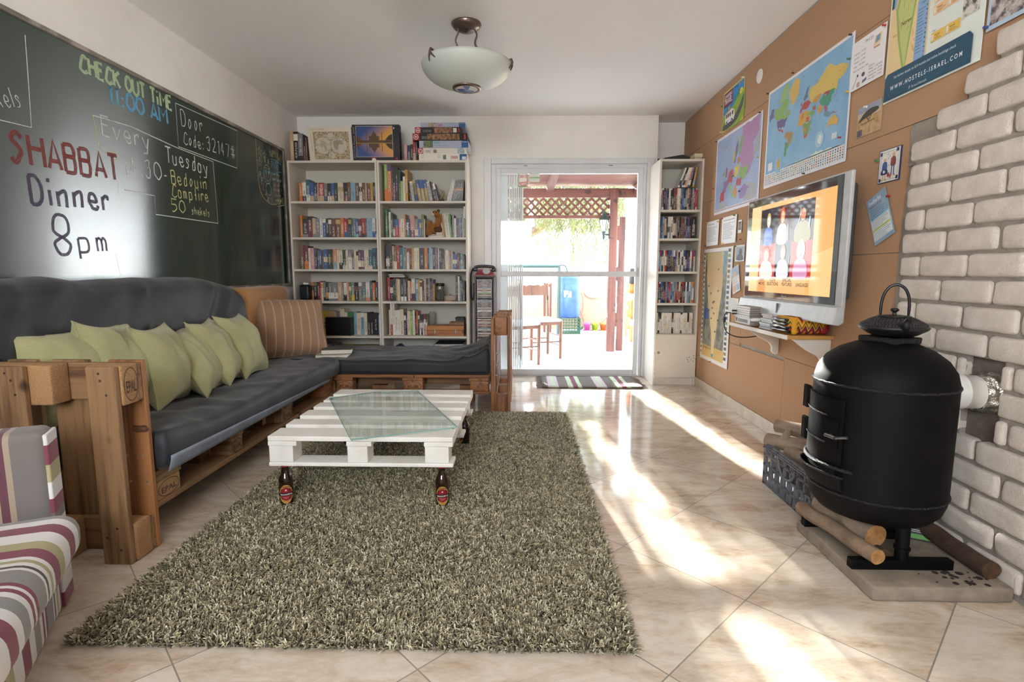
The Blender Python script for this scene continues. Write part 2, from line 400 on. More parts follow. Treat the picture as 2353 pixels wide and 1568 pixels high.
# --- rough white stone bricks facing the wall behind the stove (one facing, bricks are its pattern)
stone = mat('white_stone', '#c9bfb5', 0.9, c2='#d6cdc4', nscale=18, bump=(170, 0.7, 0.004))
mort = mat('grey_mortar', '#8b837b', 0.95, c2='#9b938a', nscale=20, bump=(60, 0.8, 0.006))
mb = MB(); br = random.Random(5)
lefts = {}
for k in range(-11, 17):
    zb = 1.017 + 0.0906 * k
    left = 2.25
    if zb > 1.51: left = 2.25 - 0.115 * ((zb - 1.467) / 0.0906)
    if zb < 0.0: continue
    y = left; first = True
    short = (k % 2 == 0)
    while y > 0.25:
        w = 0.215
        if first and zb <= 1.40 and short: w = 0.098
        first = False
        y1 = y - w; j = br.uniform(-0.004, 0.004)
        hole = (0.455 < zb < 0.72) and (y1 < 1.88 and y > 1.745)
        if hole:
            if y > 1.90:
                mb.rbox((1.577 + j * 0.4, (y + 1.885) / 2, zb + 0.040), (0.052, y - 1.885, 0.079), 0.012, 0, 2, 4, 0.0022, 26, br.random() * 9)
            if y1 < 1.72:
                mb.rbox((1.577 + j * 0.4, (1.735 + y1) / 2, zb + 0.040), (0.052, 1.735 - y1, 0.079), 0.012, 0, 2, 4, 0.0022, 26, br.random() * 9)
        else:
            hh = 0.079 + br.uniform(-0.002, 0.002)
            if zb + hh < ZC: mb.rbox((1.577 + j * 0.5, (y + y1) / 2, zb + 0.040), (0.052, w - br.uniform(0.0, 0.005), hh), 0.013 + br.uniform(0, 0.006), 0, 2, 5, 0.0026, 24, br.random() * 9)
        y = y1 - 0.0105
# mortar bed behind the bricks, open around the flue
def mort_box(y0, y1, z0, z1): mb.box(1.566, 1.5955, y0, y1, z0, z1, 1)
mort_box(0.25, 2.245, 0.0, 0.455); mort_box(0.25, 1.735, 0.455, 0.745); mort_box(1.885, 2.245, 0.455, 0.745); mort_box(0.25, 2.245, 0.745, 1.46)
for i in range(9): mort_box(0.25, 2.23 - 0.115 * i, 1.46 + 0.0906 * i, 1.46 + 0.0906 * (i + 1))
mb.box(1.588, 1.5955, 1.735, 1.885, 0.455, 0.745, 2)
mb.box(1.583, 1.5955, 2.135, 2.30, 1.465, 1.628, 1)
struct(mb, 'wall_facing', [stone, mort, mat('sooty_cement', '#5d544c', 0.95, c2='#7a7068', nscale=12, bump=(30, 0.7, 0.006))])

# --- glazed sliding door
alu = mat('white_aluminium', '#dfe1e3', 0.35, c2='#d4d6d9', nscale=3); seal = plain('#8a8d90', 0.6)
def pane_glass(name, ior, tint):
    m = bpy.data.materials.new(name); n = NT(m); MATS[name] = m
    gl = n.new('BsdfGlossy'); gl.inputs['Roughness'].default_value = 0.0; tr = n.new('BsdfTransparent'); tr.inputs[0].default_value = tint + (1,)
    fr = n.new('Fresnel'); fr.inputs[0].default_value = ior; ge_ = n.new('NewGeometry'); mx = n.new('MixShader')
    n.link(n.math('MULTIPLY', fr.outputs[0], n.math('SUBTRACT', 1.0, ge_.outputs['Backfacing'])), mx.inputs[0]); n.link(tr.outputs[0], mx.inputs[1]); n.link(gl.outputs[0], mx.inputs[2]); n.link(mx.outputs[0], n.out.inputs[0]); return m
clear = pane_glass('window_glass', 1.5, (0.97, 0.985, 0.98))
door = thing('door_1', None, None, (0.43, 5.29, 0)); tag(door, kind='structure')
f = MB()
f.box(-0.377, -0.306, 5.235, 5.275, 0, 2.105).box(1.175, 1.245, 5.235, 5.275, 0, 2.105).box(-0.306, 1.175, 5.235, 5.275, 2.057, 2.105)
f.build('casing', alu, door, bevel=0.006)
f = MB(); f.box(-0.306, -0.262, 5.262, 5.40, 0, 2.057).box(1.148, 1.175, 5.262, 5.40, 0, 2.057).box(-0.262, 1.148, 5.262, 5.40, 2.018, 2.057).box(-0.262, 1.148, 5.262, 5.40, 0.0, 0.016)
f.build('jamb', alu, door, bevel=0.003)
lf = MB(); lf.box(-0.262, -0.218, 5.255, 5.30, 0.016, 2.018).box(1.094, 1.140, 5.255, 5.30, 0.016, 2.018).box(-0.218, 1.094, 5.255, 5.30, 1.968, 2.018).box(-0.218, 1.094, 5.255, 5.30, 0.016, 0.068).box(-0.218, 1.094, 5.252, 5.30, 0.99, 1.042)
lf.build('leaf_frame', alu, door, bevel=0.004)
for z0, z1 in ((0.068, 0.99), (1.042, 1.968)):
    MB().box(-0.218, 1.094, 5.275, 5.279, z0, z1).build('glass', clear, door)
hd = MB(); hd.rbox((1.118, 5.251, 1.035), (0.022, 0.012, 0.085), 0.006); hd.box(1.112, 1.124, 5.242, 5.250, 1.015, 1.055)
hd.build('latch', mat('grey_plastic', '#b3b5b7', 0.4), door)
hd = MB()
for x in (0.02, 0.83): hd.box(x - 0.02, x + 0.02, 5.251, 5.256, 2.038, 2.044)
hd.build('fixing', plain('#6d6f70', 0.5), door)
tag(None or door, kind='structure')
# stickers on the glass
st = Flat((-0.048, 5.2745, 1.845), (1, 0, 0), (0, 0, 1), 0.0003)
st.rect(0, 0, 0.088, 0.138, '#8fae74'); st.rect(0.008, 0.012, 0.080, 0.132, '#f6f3f0'); st.text('2013', 0.013, 0.088, 0.034, '#d23a3a', True, 0.062)
st.lines(0.014, 0.126, 0.074, 0.006, 1, 0.002, '#777777'); st.text('petit', 0.008, 0.034, 0.030, '#d8403f', True, 0.072); st.text('futé', 0.018, 0.012, 0.030, '#d8403f', True, 0.058)
tag(st.build('window_sticker'), 'red and white 2013 sticker with green edge on the door glass', 'sticker')
st = Flat((0.058, 5.2745, 1.894), (1, 0, 0), (0, 0, 1), 0.0003)
st.rect(0, 0, 0.098, 0.075, '#f3f5ee'); st.rect(0, 0.032, 0.098, 0.046, '#9fcb8c'); st.lines(0.015, 0.066, 0.09, 0.012, 2, 0.003, '#b9c9ae'); st.lines(0.015, 0.024, 0.09, 0.01, 1, 0.003, '#b9c9ae')
tag(st.build('window_sticker'), 'pale green and white sticker beside the 2013 sticker on the glass', 'sticker')
# folding gate stacked at the side, outside the glass
gt = thing('folding_gate', 'white folding metal gate stacked at the side behind the glass', 'gate', (-0.10, 5.44, 0))
gm = mat('gate_enamel', '#d9dde0', 0.4)
MB().box(-0.235, -0.150, 5.415, 5.455, 0.012, 2.0).build('post', gm, gt, bevel=0.004)
for i in range(6):
    x = -0.142 + i * 0.0215
    p = MB(); p.box(x, x + 0.016, 5.40 + (i % 2) * 0.008, 5.452, 0.014, 1.99); p.build('slat', gm, gt, bevel=0.003)
p = MB()
for z in (0.30, 0.85, 1.35, 1.62):
    for i in range(6): p.tube([(-0.134 + i * 0.0215, 5.398, z), (-0.134 + i * 0.0215, 5.404, z)], 0.004, 8)
p.build('rivets', seal, gt)
p = MB(); p.box(-0.016, 0.0, 5.38, 5.455, 0.014, 1.99); p.build('lock_stile', gm, gt, bevel=0.003)
pg = Flat((-0.215, 5.3985, 1.13), (1, 0, 0), (0, 0, 1), 0.0003); pg.paper(0, 0, 0.19, 0.165, '#dfe9ea')
pg.lines(0.02, 0.15, 0.17, 0.012, 5, 0.004, '#c6d4d6')
tag(pg.build('paper_notice'), 'pale paper notice on the folding gate behind the glass', 'paper')
# ================================================================ the patio outside
def patio_mat():
    m = bpy.data.materials.new('patio_pavers'); n = NT(m)
    b = n.new('TexBrick'); b.inputs['Scale'].default_value = 1.0; b.inputs['Brick Width'].default_value = 0.30; b.inputs['Row Height'].default_value = 0.10; b.inputs['Mortar Size'].default_value = 0.008
    b.inputs['Color1'].default_value = srgb('#9d989c') + (1,); b.inputs['Color2'].default_value = srgb('#8d878c') + (1,); b.inputs['Mortar'].default_value = srgb('#b9b5b4') + (1,); b.inputs['Bias'].default_value = 0.1
    n.link(n.coord(), b.inputs['Vector']); n.col(b.outputs[0]); n.set(Roughness=0.7); return m
struct(MB().box(-6, 5, 5.50, 9.9, -0.14, -0.012), 'floor_patio', patio_mat())
struct(MB().box(-12, 12, 9.9, 34, -0.5, -0.2), 'ground', mat('pale_dirt', '#a39374', 0.95, c2='#93825f', nscale=1.5))
pw = mat('peach_render', '#8f765e', 0.9, c2='#987f68', nscale=4)
struct(MB().box(-6, 1.9, 9.85, 10.0, -0.1, 0.905), 'wall_garden', pw)
struct(MB().box(1.70, 1.80, 7.15, 8.9, -0.012, 1.05), 'wall_patio', mat('salmon_render', '#a06c54', 0.9))
red = wood('red_stained_timber', 0, '#5e3329', '#40211a', 0.6, 50); redz = wood('red_stained_timber_upright', 2, '#62352a', '#43231b', 0.6, 50); redy = wood('red_stained_timber_rafter', 1, '#5a3128', '#3f2019', 0.6, 50)
pg = thing('pergola', 'red stained timber pergola over the patio outside the glass door', 'pergola', (0.6, 7.07, 0))
MB().box(1.115, 1.215, 7.02, 7.12, -0.012, 2.10).build('post', redz, pg, bevel=0.006)
MB().box(1.255, 1.335, 7.10, 7.18, -0.012, 1.75).build('post', redz, pg, bevel=0.006)
for z in (0.32, 0.92, 1.45): MB().box(1.215, 1.255, 7.07, 7.13, z, z + 0.18).build('spacer', redz, pg)
MB().box(-2.2, 1.55, 7.035, 7.115, 1.985, 2.10).build('beam', red, pg, bevel=0.005)
MB().box(-2.2, 1.115, 7.045, 7.10, 1.725, 1.765).build('lattice_rail', red, pg, bevel=0.003)
for x in (0.30, -0.75): MB().box(x, x + 0.085, 5.50, 7.14, 2.06, 2.135).build('rafter', redy, pg, bevel=0.004)
MB().box(1.42, 1.50, 5.50, 7.14, 2.04, 2.135).build('rafter', redy, pg, bevel=0.004)
y = 5.50
for i in range(17):
    MB().box(-2.3, 1.62, y, y + 0.088, 2.137, 2.152).build('roof_board', red, pg); y += 0.0965
lat = MB(); P = 0.104
def lath(mb, a, b, o): mb.bar(a, b, 0.006, 0.030, 0, (0, 0, 1)) if False else mb.bar(a, b, 0.030, 0.006, 0, o)
z0, z1 = 1.765, 1.985
k = -2.2 - 0.25
while k < 1.12:
    for dirn, yy in ((1, 7.068), (-1, 7.076)):
        xa, xb = (k, k + (z1 - z0)) if dirn > 0 else (k + (z1 - z0), k)
        pts = []
        ta, tb = 0.0, 1.0
        xs = (xa, xb)
        lo, hi = -2.2, 1.112
        d = xb - xa
        t0 = max(0, min(1, ((lo - xa) / d if d > 0 else (hi - xa) / d))); t1 = max(0, min(1, ((hi - xa) / d if d > 0 else (lo - xa) / d)))
        if t1 - t0 > 0.1: lat.bar((xa + d * t0, yy, z0 + (z1 - z0) * t0), (xa + d * t1, yy, z0 + (z1 - z0) * t1), 0.028, 0.007, 0, (0, 1, 0))
    k += P * 1.0
lat.build('lattice', red, pg)
lat = MB(); k = 5.3; z0, z1 = 1.80, 2.06
while k < 7.1:
    for dirn, xx in ((1, 1.468), (-1, 1.476)):
        ya, yb = (k, k + (z1 - z0)) if dirn > 0 else (k + (z1 - z0), k); d = yb - ya; lo, hi = 5.55, 7.08
        t0 = max(0, min(1, ((lo - ya) / d if d > 0 else (hi - ya) / d))); t1 = max(0, min(1, ((hi - ya) / d if d > 0 else (lo - ya) / d)))
        if t1 - t0 > 0.1: lat.bar((xx, ya + d * t0, z0 + (z1 - z0) * t0), (xx, ya + d * t1, z0 + (z1 - z0) * t1), 0.028, 0.007, 0, (1, 0, 0))
    k += 0.104
lat.box(1.455, 1.49, 5.55, 7.10, 1.765, 1.80).build('side_lattice', redy, pg)
# lantern on the post
ln = thing('wall_lantern', 'green metal lantern with clear panes on the red pergola post', 'lantern', (1.05, 7.05, 1.5))
lm = mat('green_iron', '#243630', 0.5, metal=0.3)
q = MB(); q.tube([(1.114, 7.05, 1.52), (1.09, 7.05, 1.515), (1.05, 7.05, 1.52), (1.045, 7.05, 1.545)], 0.011); q.lathe([(0.006, 1.45), (0.014, 1.47), (0.02, 1.535), (0.032, 1.55), (0.03, 1.558)], (1.045, 7.05, 0), 8)
q.rbox((1.111, 7.05, 1.53), (0.012, 0.05, 0.13), 0.005); q.build('bracket', lm, ln)
MB().lathe([(0.030, 1.558), (0.058, 1.70)], (1.045, 7.05, 0), 6, smooth=False).build('panes', mat('frosted_pane', '#e9eee9', 0.15, trans=0.6), ln)
q = MB()
for i in range(6):
    a = i * PI / 3; q.tube([(1.045 + 0.031 * math.cos(a), 7.05 + 0.031 * math.sin(a), 1.556), (1.045 + 0.059 * math.cos(a), 7.05 + 0.059 * math.sin(a), 1.702)], 0.004, 6)
q.build('cage', lm, ln)
MB().lathe([(0.066, 1.70), (0.068, 1.708), (0.045, 1.745), (0.022, 1.775), (0.014, 1.80), (0.006, 1.83), (0.0, 1.835)], (1.045, 7.05, 0), 6, smooth=False).build('cap', lm, ln)
# blue barrel on a green crate
blu = mat('faded_blue_plastic', '#274a94', 0.5, c2='#3c60a8', nscale=6)
bc = (0.80, 9.20)
ba = thing('barrel', 'faded blue plastic barrel standing on a green crate outside', 'barrel', (bc[0], bc[1], 0.255))
MB().lathe([(0.0, 0.255), (0.155, 0.257), (0.175, 0.28), (0.187, 0.45), (0.192, 0.62), (0.187, 0.80), (0.18, 0.90), (0.186, 0.92), (0.18, 0.98), (0.15, 1.0), (0.0, 1.0)], (bc[0], bc[1], 0), 32).build('body', blu, ba)
q = Flat((bc[0] - 0.11, bc[1] - 0.192, 0.62), (1, 0, 0), (0, 0, 1), 0.0004); wh = plain('#eef0f4', 0.6)
q.poly([(0, 0), (0.03, 0.0), (0.045, 0.05), (0.075, 0.04), (0.08, 0.10), (0.0, 0.11)], wh); q.poly([(0.06, -0.01), (0.13, 0), (0.125, 0.09), (0.10, 0.10), (0.09, 0.05)], wh)
q.warp = None; tag(q.build('label_remnant', ba), 'torn white label')
gcm = mat('green_crate_plastic', '#2f5840', 0.5)
def slat_crate(name, label, cat, x0, x1, y0, y1, z0, z1, m, nx, ny, nz, group=None):
    t = thing(name, label, cat, ((x0 + x1) / 2, (y0 + y1) / 2, z0), group)
    w = 0.012
    MB().box(x0 + w, x1 - w, y0 + w, y1 - w, z0, z0 + 0.01).build('bottom', m, t)
    for (a, b, fixed, axis, nn) in ((x0, x1, y0, 'x', nx), (x0, x1, y1 - w, 'x', nx), (y0, y1, x0, 'y', ny), (y0, y1, x1 - w, 'y', ny)):
        q = MB()
        def bx(u0, u1, v0, v1):
            if axis == 'x': q.box(u0, u1, fixed, fixed + w, v0, v1)
            else: q.box(fixed, fixed + w, u0, u1, v0, v1)
        o = 0 if axis == 'x' else w
        for i in range(nn + 1):
            u = a + o + (b - a - 0.010 - 2 * o) * i / nn; bx(u, u + 0.010, z0, z1)
        for i in range(nz + 1):
            v = z0 + (z1 - z0 - 0.010) * i / nz; bx(a + o, b - o, v, v + (0.010 if i < nz else 0.012))
        q.build('side', m, t)
    return t
slat_crate('crate', 'green slatted plastic crate under the blue barrel', 'crate', 0.66, 0.98, 9.02, 9.38, -0.012, 0.252, gcm, 6, 6, 5)
for i, (x, c, nm) in enumerate(((1.165, '#b04a88', 'pink'), (1.305, '#8a9a22', 'lime green'), (1.455, '#b85f2e', 'orange'))):
    t = thing('flower_pot', nm + ' flower pot on the patio by the peach garden wall', 'flower pot', (x, 9.62, -0.012), 'small coloured pots in a row')
    MB().lathe([(0.0, -0.011), (0.042, -0.011), (0.056, 0.085), (0.064, 0.088), (0.067, 0.128), (0.060, 0.128), (0.056, 0.10), (0.0, 0.10)], (x, 9.62, 0), 24).build('pot', mat('pot_' + nm.replace(' ', '_'), c, 0.5), t)
    MB().lathe([(0.0, -0.0115), (0.072, -0.0115), (0.076, 0.0), (0.070, 0.0), (0.066, -0.006), (0, -0.006)], (x, 9.62, 0), 24).build('saucer', mat('pot_' + nm.replace(' ', '_'), c, 0.5), t)
leafm = mat('succulent_green', '#58785f', 0.5, c2='#3d5a46', nscale=10)
def succulent(x, y, z, s, label):
    t = MB(); r = random.Random(int(x * 100))
    for i in range(16):
        a = r.uniform(0, 2 * PI); e = r.uniform(0.3, 1.2); L = s * r.uniform(0.7, 1.1); d = Vector((math.cos(a) * math.cos(e), math.sin(a) * math.cos(e), math.sin(e)))
        b = Vector((x, y, z)); t.tube([b, b + d * L * 0.5, b + d * L], [0.006, 0.014, 0.002], 6)
    tag(t.build('succulent', leafm), label, 'plant')
succulent(1.60, 9.60, -0.012, 0.16, 'low grey green succulent at the foot of the garden wall by the orange pot')
succulent(1.03, 9.70, -0.012, 0.11, 'low green succulent at the foot of the garden wall by the pink pot')
t = thing('wall_light', 'oval white bulkhead light on the peach garden wall', 'wall light', (1.29, 9.85, 0.70))
Mx = Matrix.Translation((1.29, 9.848, 0.66)) @ Matrix.Rotation(R(90), 4, 'X') @ Matrix.Diagonal((1.0, 0.62, 1.0, 1))
MB().lathe([(0.15, 0.0), (0.155, 0.03), (0.13, 0.04), (0.125, 0.04)], (0, 0, 0), 32, M=Mx).build('rim', plain('#d9dde0', 0.4), t)
MB().lathe([(0.126, 0.038), (0.10, 0.065), (0.05, 0.08), (0.0, 0.083)], (0, 0, 0), 32, M=Mx).build('cover', plain('#f0f2f3', 0.3), t)
hs = mat('brown_hose', '#7d5a43', 0.6)
tag(MB().tube(cr([(1.02, 9.80, 0.75), (1.10, 9.80, 0.55), (1.08, 9.80, 0.28), (0.92, 9.78, 0.12), (0.80, 9.72, 0.06)], 8), 0.010, 8).tube(cr([(0.98, 9.81, 0.60), (1.02, 9.80, 0.42), (1.12, 9.80, 0.15), (1.10, 9.78, 0.03)], 8), 0.010, 8).build('garden_hose', hs), 'thin brown hose looping down the peach wall beside the barrel', 'hose')
tag(MB().tube(cr([(1.72, 9.80, 0.72), (1.66, 9.80, 0.45), (1.55, 9.79, 0.22), (1.44, 9.78, 0.12)], 8), 0.009, 8).build('garden_hose', hs), 'thin brown hose hanging down the peach wall behind the pots', 'hose')
# dark pipe rail
rl = thing('pipe_rail', 'dark green pipe rail standing beside the blue barrel', 'rail', (0.55, 9.0, 0))
gp = mat('dark_green_pipe', '#28403c', 0.45)
MB().tube([(-2.0, 9.0, 1.135), (0.612, 9.0, 1.135)], 0.030, 12).build('top_pipe', gp, rl)
MB().tube([(0.605, 9.0, -0.012), (0.605, 9.0, 1.12)], 0.030, 12).build('upright', gp, rl)
MB().tube(cr([(0.62, 8.99, 1.15), (0.70, 8.98, 1.14), (0.74, 8.98, 1.05), (0.75, 8.98, 0.96)], 6), 0.013, 8).build('tap_hose', gp, rl)
tag(MB().box(0.36, 0.40, 9.3, 9.36, -0.012, 0.85).box(0.47, 0.50, 9.3, 9.36, -0.012, 0.85).box(0.40, 0.47, 9.31, 9.35, 0.78, 0.83).build('timber_stand', redz, bevel=0.003), 'narrow timber stand behind the patio chairs', 'stand')
# orange buoyancy pads hung on the patio wall
om = mat('orange_varnish', '#b95f16', 0.3, c2='#c97a2c', nscale=5, coat=0.4)
for i, (y, z, h, c) in enumerate(((7.75, 0.86, 0.30, 'topmost'), (7.65, 0.52, 0.36, 'middle'), (7.55, 0.19, 0.33, 'lowest'))):
    t = thing('hanging_pad', '%s of three glossy orange rounded pads hung on the patio wall' % c, 'pad', (1.62, y, z), 'orange pads hung on the patio wall')
    MB().rbox((1.60, y, z), (0.10, 0.42, h), 0.048, 0, 4, 4).build('body', om, t)
    MB().rbox((1.535, y - 0.07, z), (0.08, 0.26, h * 0.8), 0.038, 0, 4, 4).build('front', om, t)
    MB().lathe([(0.0, 0.022), (0.022, 0.016), (0.03, 0.0)], (0, 0, 0), 16, M=Matrix.Translation((1.49, y - 0.1, z + 0.02)) @ Matrix.Rotation(R(-90), 4, 'Y')).build('disc', plain('#f1efe8', 0.4), t)
tag(MB().rbox((1.52, 7.5, 0.98), (0.06, 0.10, 0.22), 0.02, 0, 2, 3, 0.01, 12).build('dark_bag', mat('black_cloth', '#2b2b2e', 0.8)), 'small dark bag hanging above the orange pads', 'bag')
# wooden chairs
cw = wood('brown_chair_wood', 2, '#6d4632', '#4a2d1e', 0.45, 60); pad = mat('pale_blue_seat', '#c9d3dc', 0.6)
def patio_chair(x, y, rz, label):
    t = thing('patio_chair', label, 'chair', (x, y, -0.012), 'wooden chairs on the patio', rz)
    def B(name, mb, m, **k): return mb.build(name, m, t, world=False, **k)
    for sx in (-0.19, 0.19):
        B('leg', MB().tube([(sx, -0.19, 0), (sx, -0.195, 0.25), (sx, -0.20, 0.47)], [0.017, 0.02, 0.021], 10), cw)
        B('leg', MB().tube([(sx, 0.21, 0), (sx, 0.20, 0.44), (sx, 0.235, 0.75), (sx, 0.25, 0.905)], [0.017, 0.021, 0.019, 0.017], 10), cw)
    B('seat_frame', MB().box(-0.20, 0.20, -0.21, 0.21, 0.415, 0.455), cw, bevel=0.006)
    B('seat', MB().rbox((0, -0.01, 0.468), (0.40, 0.42, 0.035), 0.016), pad)
    q = MB(); n = 12
    top = [(-0.19 + 0.38 * i / n, 0.87 + 0.022 * math.cos((i / n - 0.5) * PI * 2) * -1 + (0.03 if 0.25 < i / n < 0.75 else 0.0)) for i in range(n + 1)]
    B('backrest', q.prism([(x_, 0.238, z_) for x_, z_ in top] + [(0.19, 0.23, 0.755), (-0.19, 0.23, 0.755)], (0, 0.018, 0)), cw)
    for z in (0.16, 0.28):
        for sx in (-0.19, 0.19): B('rung', MB().tube([(sx, -0.19, z), (sx, 0.205, z)], 0.008, 8), cw)
    for yy in (-0.19, 0.205): B('rung', MB().tube([(-0.19, yy, 0.21), (0.19, yy, 0.21)], 0.008, 8), cw)
    return t
patio_chair(0.215, 6.54, R(-138 + 180 - 22), 'brown wooden patio chair standing further from the glass door')
patio_chair(-0.08, 6.06, R(-138 + 180 - 12), 'brown wooden patio chair partly hidden behind the folding gate')
# weeping tree beyond the wall
bark = mat('tree_bark', '#6a5a48', 0.9, c2='#4c4032', nscale=12, bump=(20, 0.6, 0.01))
tr_ = thing('weeping_tree', 'weeping pale green tree with hanging strands beyond the garden wall', 'tree', (-0.6, 12.2, -0.2))
tk = MB(); tk.tube(cr([(-0.75, 12.4, -0.2), (-0.6, 12.35, 0.8), (-0.35, 12.3, 1.5), (-0.1, 12.2, 2.3), (0.1, 12.2, 3.4)], 6), [0.22] * 12 + [0.17] * 13, 12)
tk.tube(cr([(-0.35, 12.3, 1.55), (0.25, 12.1, 1.95), (0.9, 12.0, 2.35), (1.6, 11.9, 3.0)], 6), [0.11 - 0.003 * i for i in range(19)], 10)
tk.tube(cr([(-0.3, 12.3, 1.7), (-0.7, 12.0, 2.4), (-1.4, 11.8, 3.2)], 6), [0.10 - 0.003 * i for i in range(13)], 10)
tk.build('trunk', bark, tr_)
fm = bpy.data.materials.new('willow_leaves'); n = NT(fm); oi = n.noise(n.coord(), 3.0, 2)
n.col(n.ramp(oi, [(0.35, srgb('#3b4420')), (0.65, srgb('#565c30'))])); n.set(Roughness=0.6)
n.b.inputs['Transmission Weight'].default_value = 0.0
fo = MB(); r = random.Random(11)
def strand(x, y, ztop, L):
    n_ = int(L / 0.045); sw = r.uniform(-0.12, 0.12)
    for i in range(n_):
        z = ztop - i * 0.045; px = x + sw * (i / n_) + r.uniform(-0.025, 0.025); py = y + r.uniform(-0.03, 0.03); a = r.uniform(0, PI)
        l = r.uniform(0.07, 0.13); w = 0.013; dx, dy = math.cos(a), math.sin(a)
        fo.add([(px, py, z), (px + dx * l * 0.4 + w, py + dy * l * 0.4, z - l * 0.5), (px + dx * l * 0.6, py + dy * l * 0.6, z - l), (px + dx * l * 0.4 - w, py + dy * l * 0.4, z - l * 0.5)], [(0, 1, 2, 3)])
# hanging strands, thinner in two windows where the low sun slips through
for i in range(820):
    x = r.uniform(-2.6, 2.2); y = r.uniform(11.2, 12.8)
    gap = (0.04 < x < 0.24) or (-0.575 < x < -0.455)
    if gap: continue
    zt_ = r.uniform(2.4, 4.2); low = 1.1 if r.random() < 0.24 else 1.95
    strand(x, y, zt_, min(r.uniform(0.7, 2.2), zt_ - low))
fo.build('foliage', fm, tr_)
# ================================================================ pallet sofa corner, cushions, armchair, coffee table, rug
PXl, PXd = '#8f6d4b', '#5f432b'
pine = [wood('pallet_pine_%s' % 'xyz'[i], i, PXl, PXd, 0.6, 55) for i in range(3)]
pineo = [wood('orange_pine_%s' % 'xyz'[i], i, '#9a683f', '#6b4024', 0.5, 50) for i in range(3)]
chip = mat('pressed_chip_block', '#9b7048', 0.9, c2='#b8946c', nscale=280, nmix=(0.35, 0.7), bump=(200, 0.9, 0.003))
nail = plain('#2c2622', 0.6); screw = mat('zinc_screw', '#b5b2aa', 0.35, metal=0.8)
ink = mat('stamp_ink', '#4a3a30', 0.8)
def block_with_stamp(name, x0, x1, y0, y1, z0, z1, m, par, stamp=None, face='x'):
    o = MB().rbox(((x0 + x1) / 2, (y0 + y1) / 2, (z0 + z1) / 2), (x1 - x0, y1 - y0, z1 - z0), 0.006, 0, 2, 3).build(name, m, par)
    if stamp:
        if face == 'x': F = Flat((x1, y0, z0), (0, 1, 0), (0, 0, 1), 0.0004); Lw = y1 - y0
        else: F = Flat((x0, y0, z0), (1, 0, 0), (0, 0, 1), 0.0004); Lw = x1 - x0
        H = z1 - z0
        if stamp == 'code':
            F.text('D-514', Lw * 0.30, H * 0.55, 0.022, ink, False, None, R(90)); F.text('DB MY', Lw * 0.62, H * 0.5, 0.022, ink, False, None, R(90))
            F.line([(Lw * 0.12, H * 0.1), (Lw * 0.85, H * 0.1), (Lw * 0.85, H * 0.95), (Lw * 0.12, H * 0.95), (Lw * 0.12, H * 0.1)], 0.003, ink)
        else:
            F.text(stamp, Lw / 2, H * 0.30, H * 0.42, ink, True, Lw * 0.62, 0, 'c')
            F.line([(Lw / 2 + Lw * 0.42 * math.cos(a * PI / 12), H / 2 + H * 0.42 * math.sin(a * PI / 12)) for a in range(25)], 0.003, ink)
        F.build('stamp', o)
    return o
# --- arm of the long sofa: a pallet stood on edge
arm = thing('pallet_sofa', 'long low sofa built of wooden pallets along the chalkboard wall, with an upright pallet arm', 'sofa', (-1.77, 2.8, 0))
for x0, x1 in ((-1.483, -1.382), (-1.845, -1.700), (-2.155, -2.055)):
    o = MB().box(x0, x1, 1.745, 1.767, 0, 0.712).build('arm_board', pine[2], arm, bevel=0.004)
    q = MB(); rr = random.Random(int(-x0 * 1000))
    for z in (0.06, 0.12, 0.60, 0.66): q.tube([(x0 + rr.uniform(0.02, 0.08), 1.7455, z), (x0 + rr.uniform(0.02, 0.08), 1.7445, z)], 0.0001, 4)
    for z in (0.055, 0.10, 0.135, 0.615, 0.665, 0.69):
        xx = rr.uniform(x0 + 0.015, x1 - 0.015); q.lathe([(0.0, 0.0008), (0.0045, 0.0)], (0, 0, 0), 8, M=Matrix.Translation((xx, 1.7448, z)) @ Matrix.Rotation(R(90), 4, 'X'))
    q.build('nail', nail, o)
for x0, x1 in ((-1.500, -1.375), (-1.845, -1.625), (-2.155, -2.03)):
    for z0, z1, st in ((0.572, 0.712, 'EPAL' if x1 > -1.4 else None), (0.004, 0.140, None)):
        block_with_stamp('arm_block', x0, x1, 1.768, 1.846, z0, z1, chip, arm, st)
for z0, z1 in ((0.575, 0.710), (0.004, 0.128)):
    MB().box(-2.155, -1.378, 1.847, 1.868, z0, z1).build('arm_stringer', pine[0], arm, bevel=0.003)
for x0, x1 in ((-1.500, -1.374), (-1.710, -1.575), (-1.87, -1.765), (-2.01, -1.915), (-2.155, -2.055)):
    MB().box(x0, x1, 1.869, 1.890, 0, 0.716).build('arm_board', pineo[2] if x1 > -1.4 else pine[2], arm, bevel=0.004)
q = MB()
for x, z in ((-1.40, 0.36), (-1.46, 0.36), (-1.395, 0.26), (-1.455, 0.26)): q.lathe([(0.0, 0.001), (0.005, 0.0)], (0, 0, 0), 8, M=Matrix.Translation((x, 1.8685, z)) @ Matrix.Rotation(R(90), 4, 'X'))
q.build('screw', screw, arm)
tag(MB().rbox((-1.400, 1.872, 0.462), (0.055, 0.030, 0.026), 0.011, 0, 3, 3, 0.004, 40).build('knot', wood('dark_knot', 0, '#5b3a24', '#38220f', 0.7), arm), 'dark protruding knot')
# --- bases
def pallet_base(t, x0, x1, y0, y1, along, mats):
    # deck planks run across 'along'; front runner, blocks and lower board run along it on the open side
    a = 0 if along == 'x' else 1; m = mats
    def bx(u0, u1, v0, v1, z0, z1, nm, mm, **k):
        mb = MB()
        if along == 'x': mb.box(u0, u1, v0, v1, z0, z1)
        else: mb.box(v0, v1, u0, u1, z0, z1)
        return mb.build(nm, mm, t, **k)
    (u0, u1, v0, v1) = (x0, x1, y0, y1) if along == 'x' else (y0, y1, x0, x1)
    return t, bx
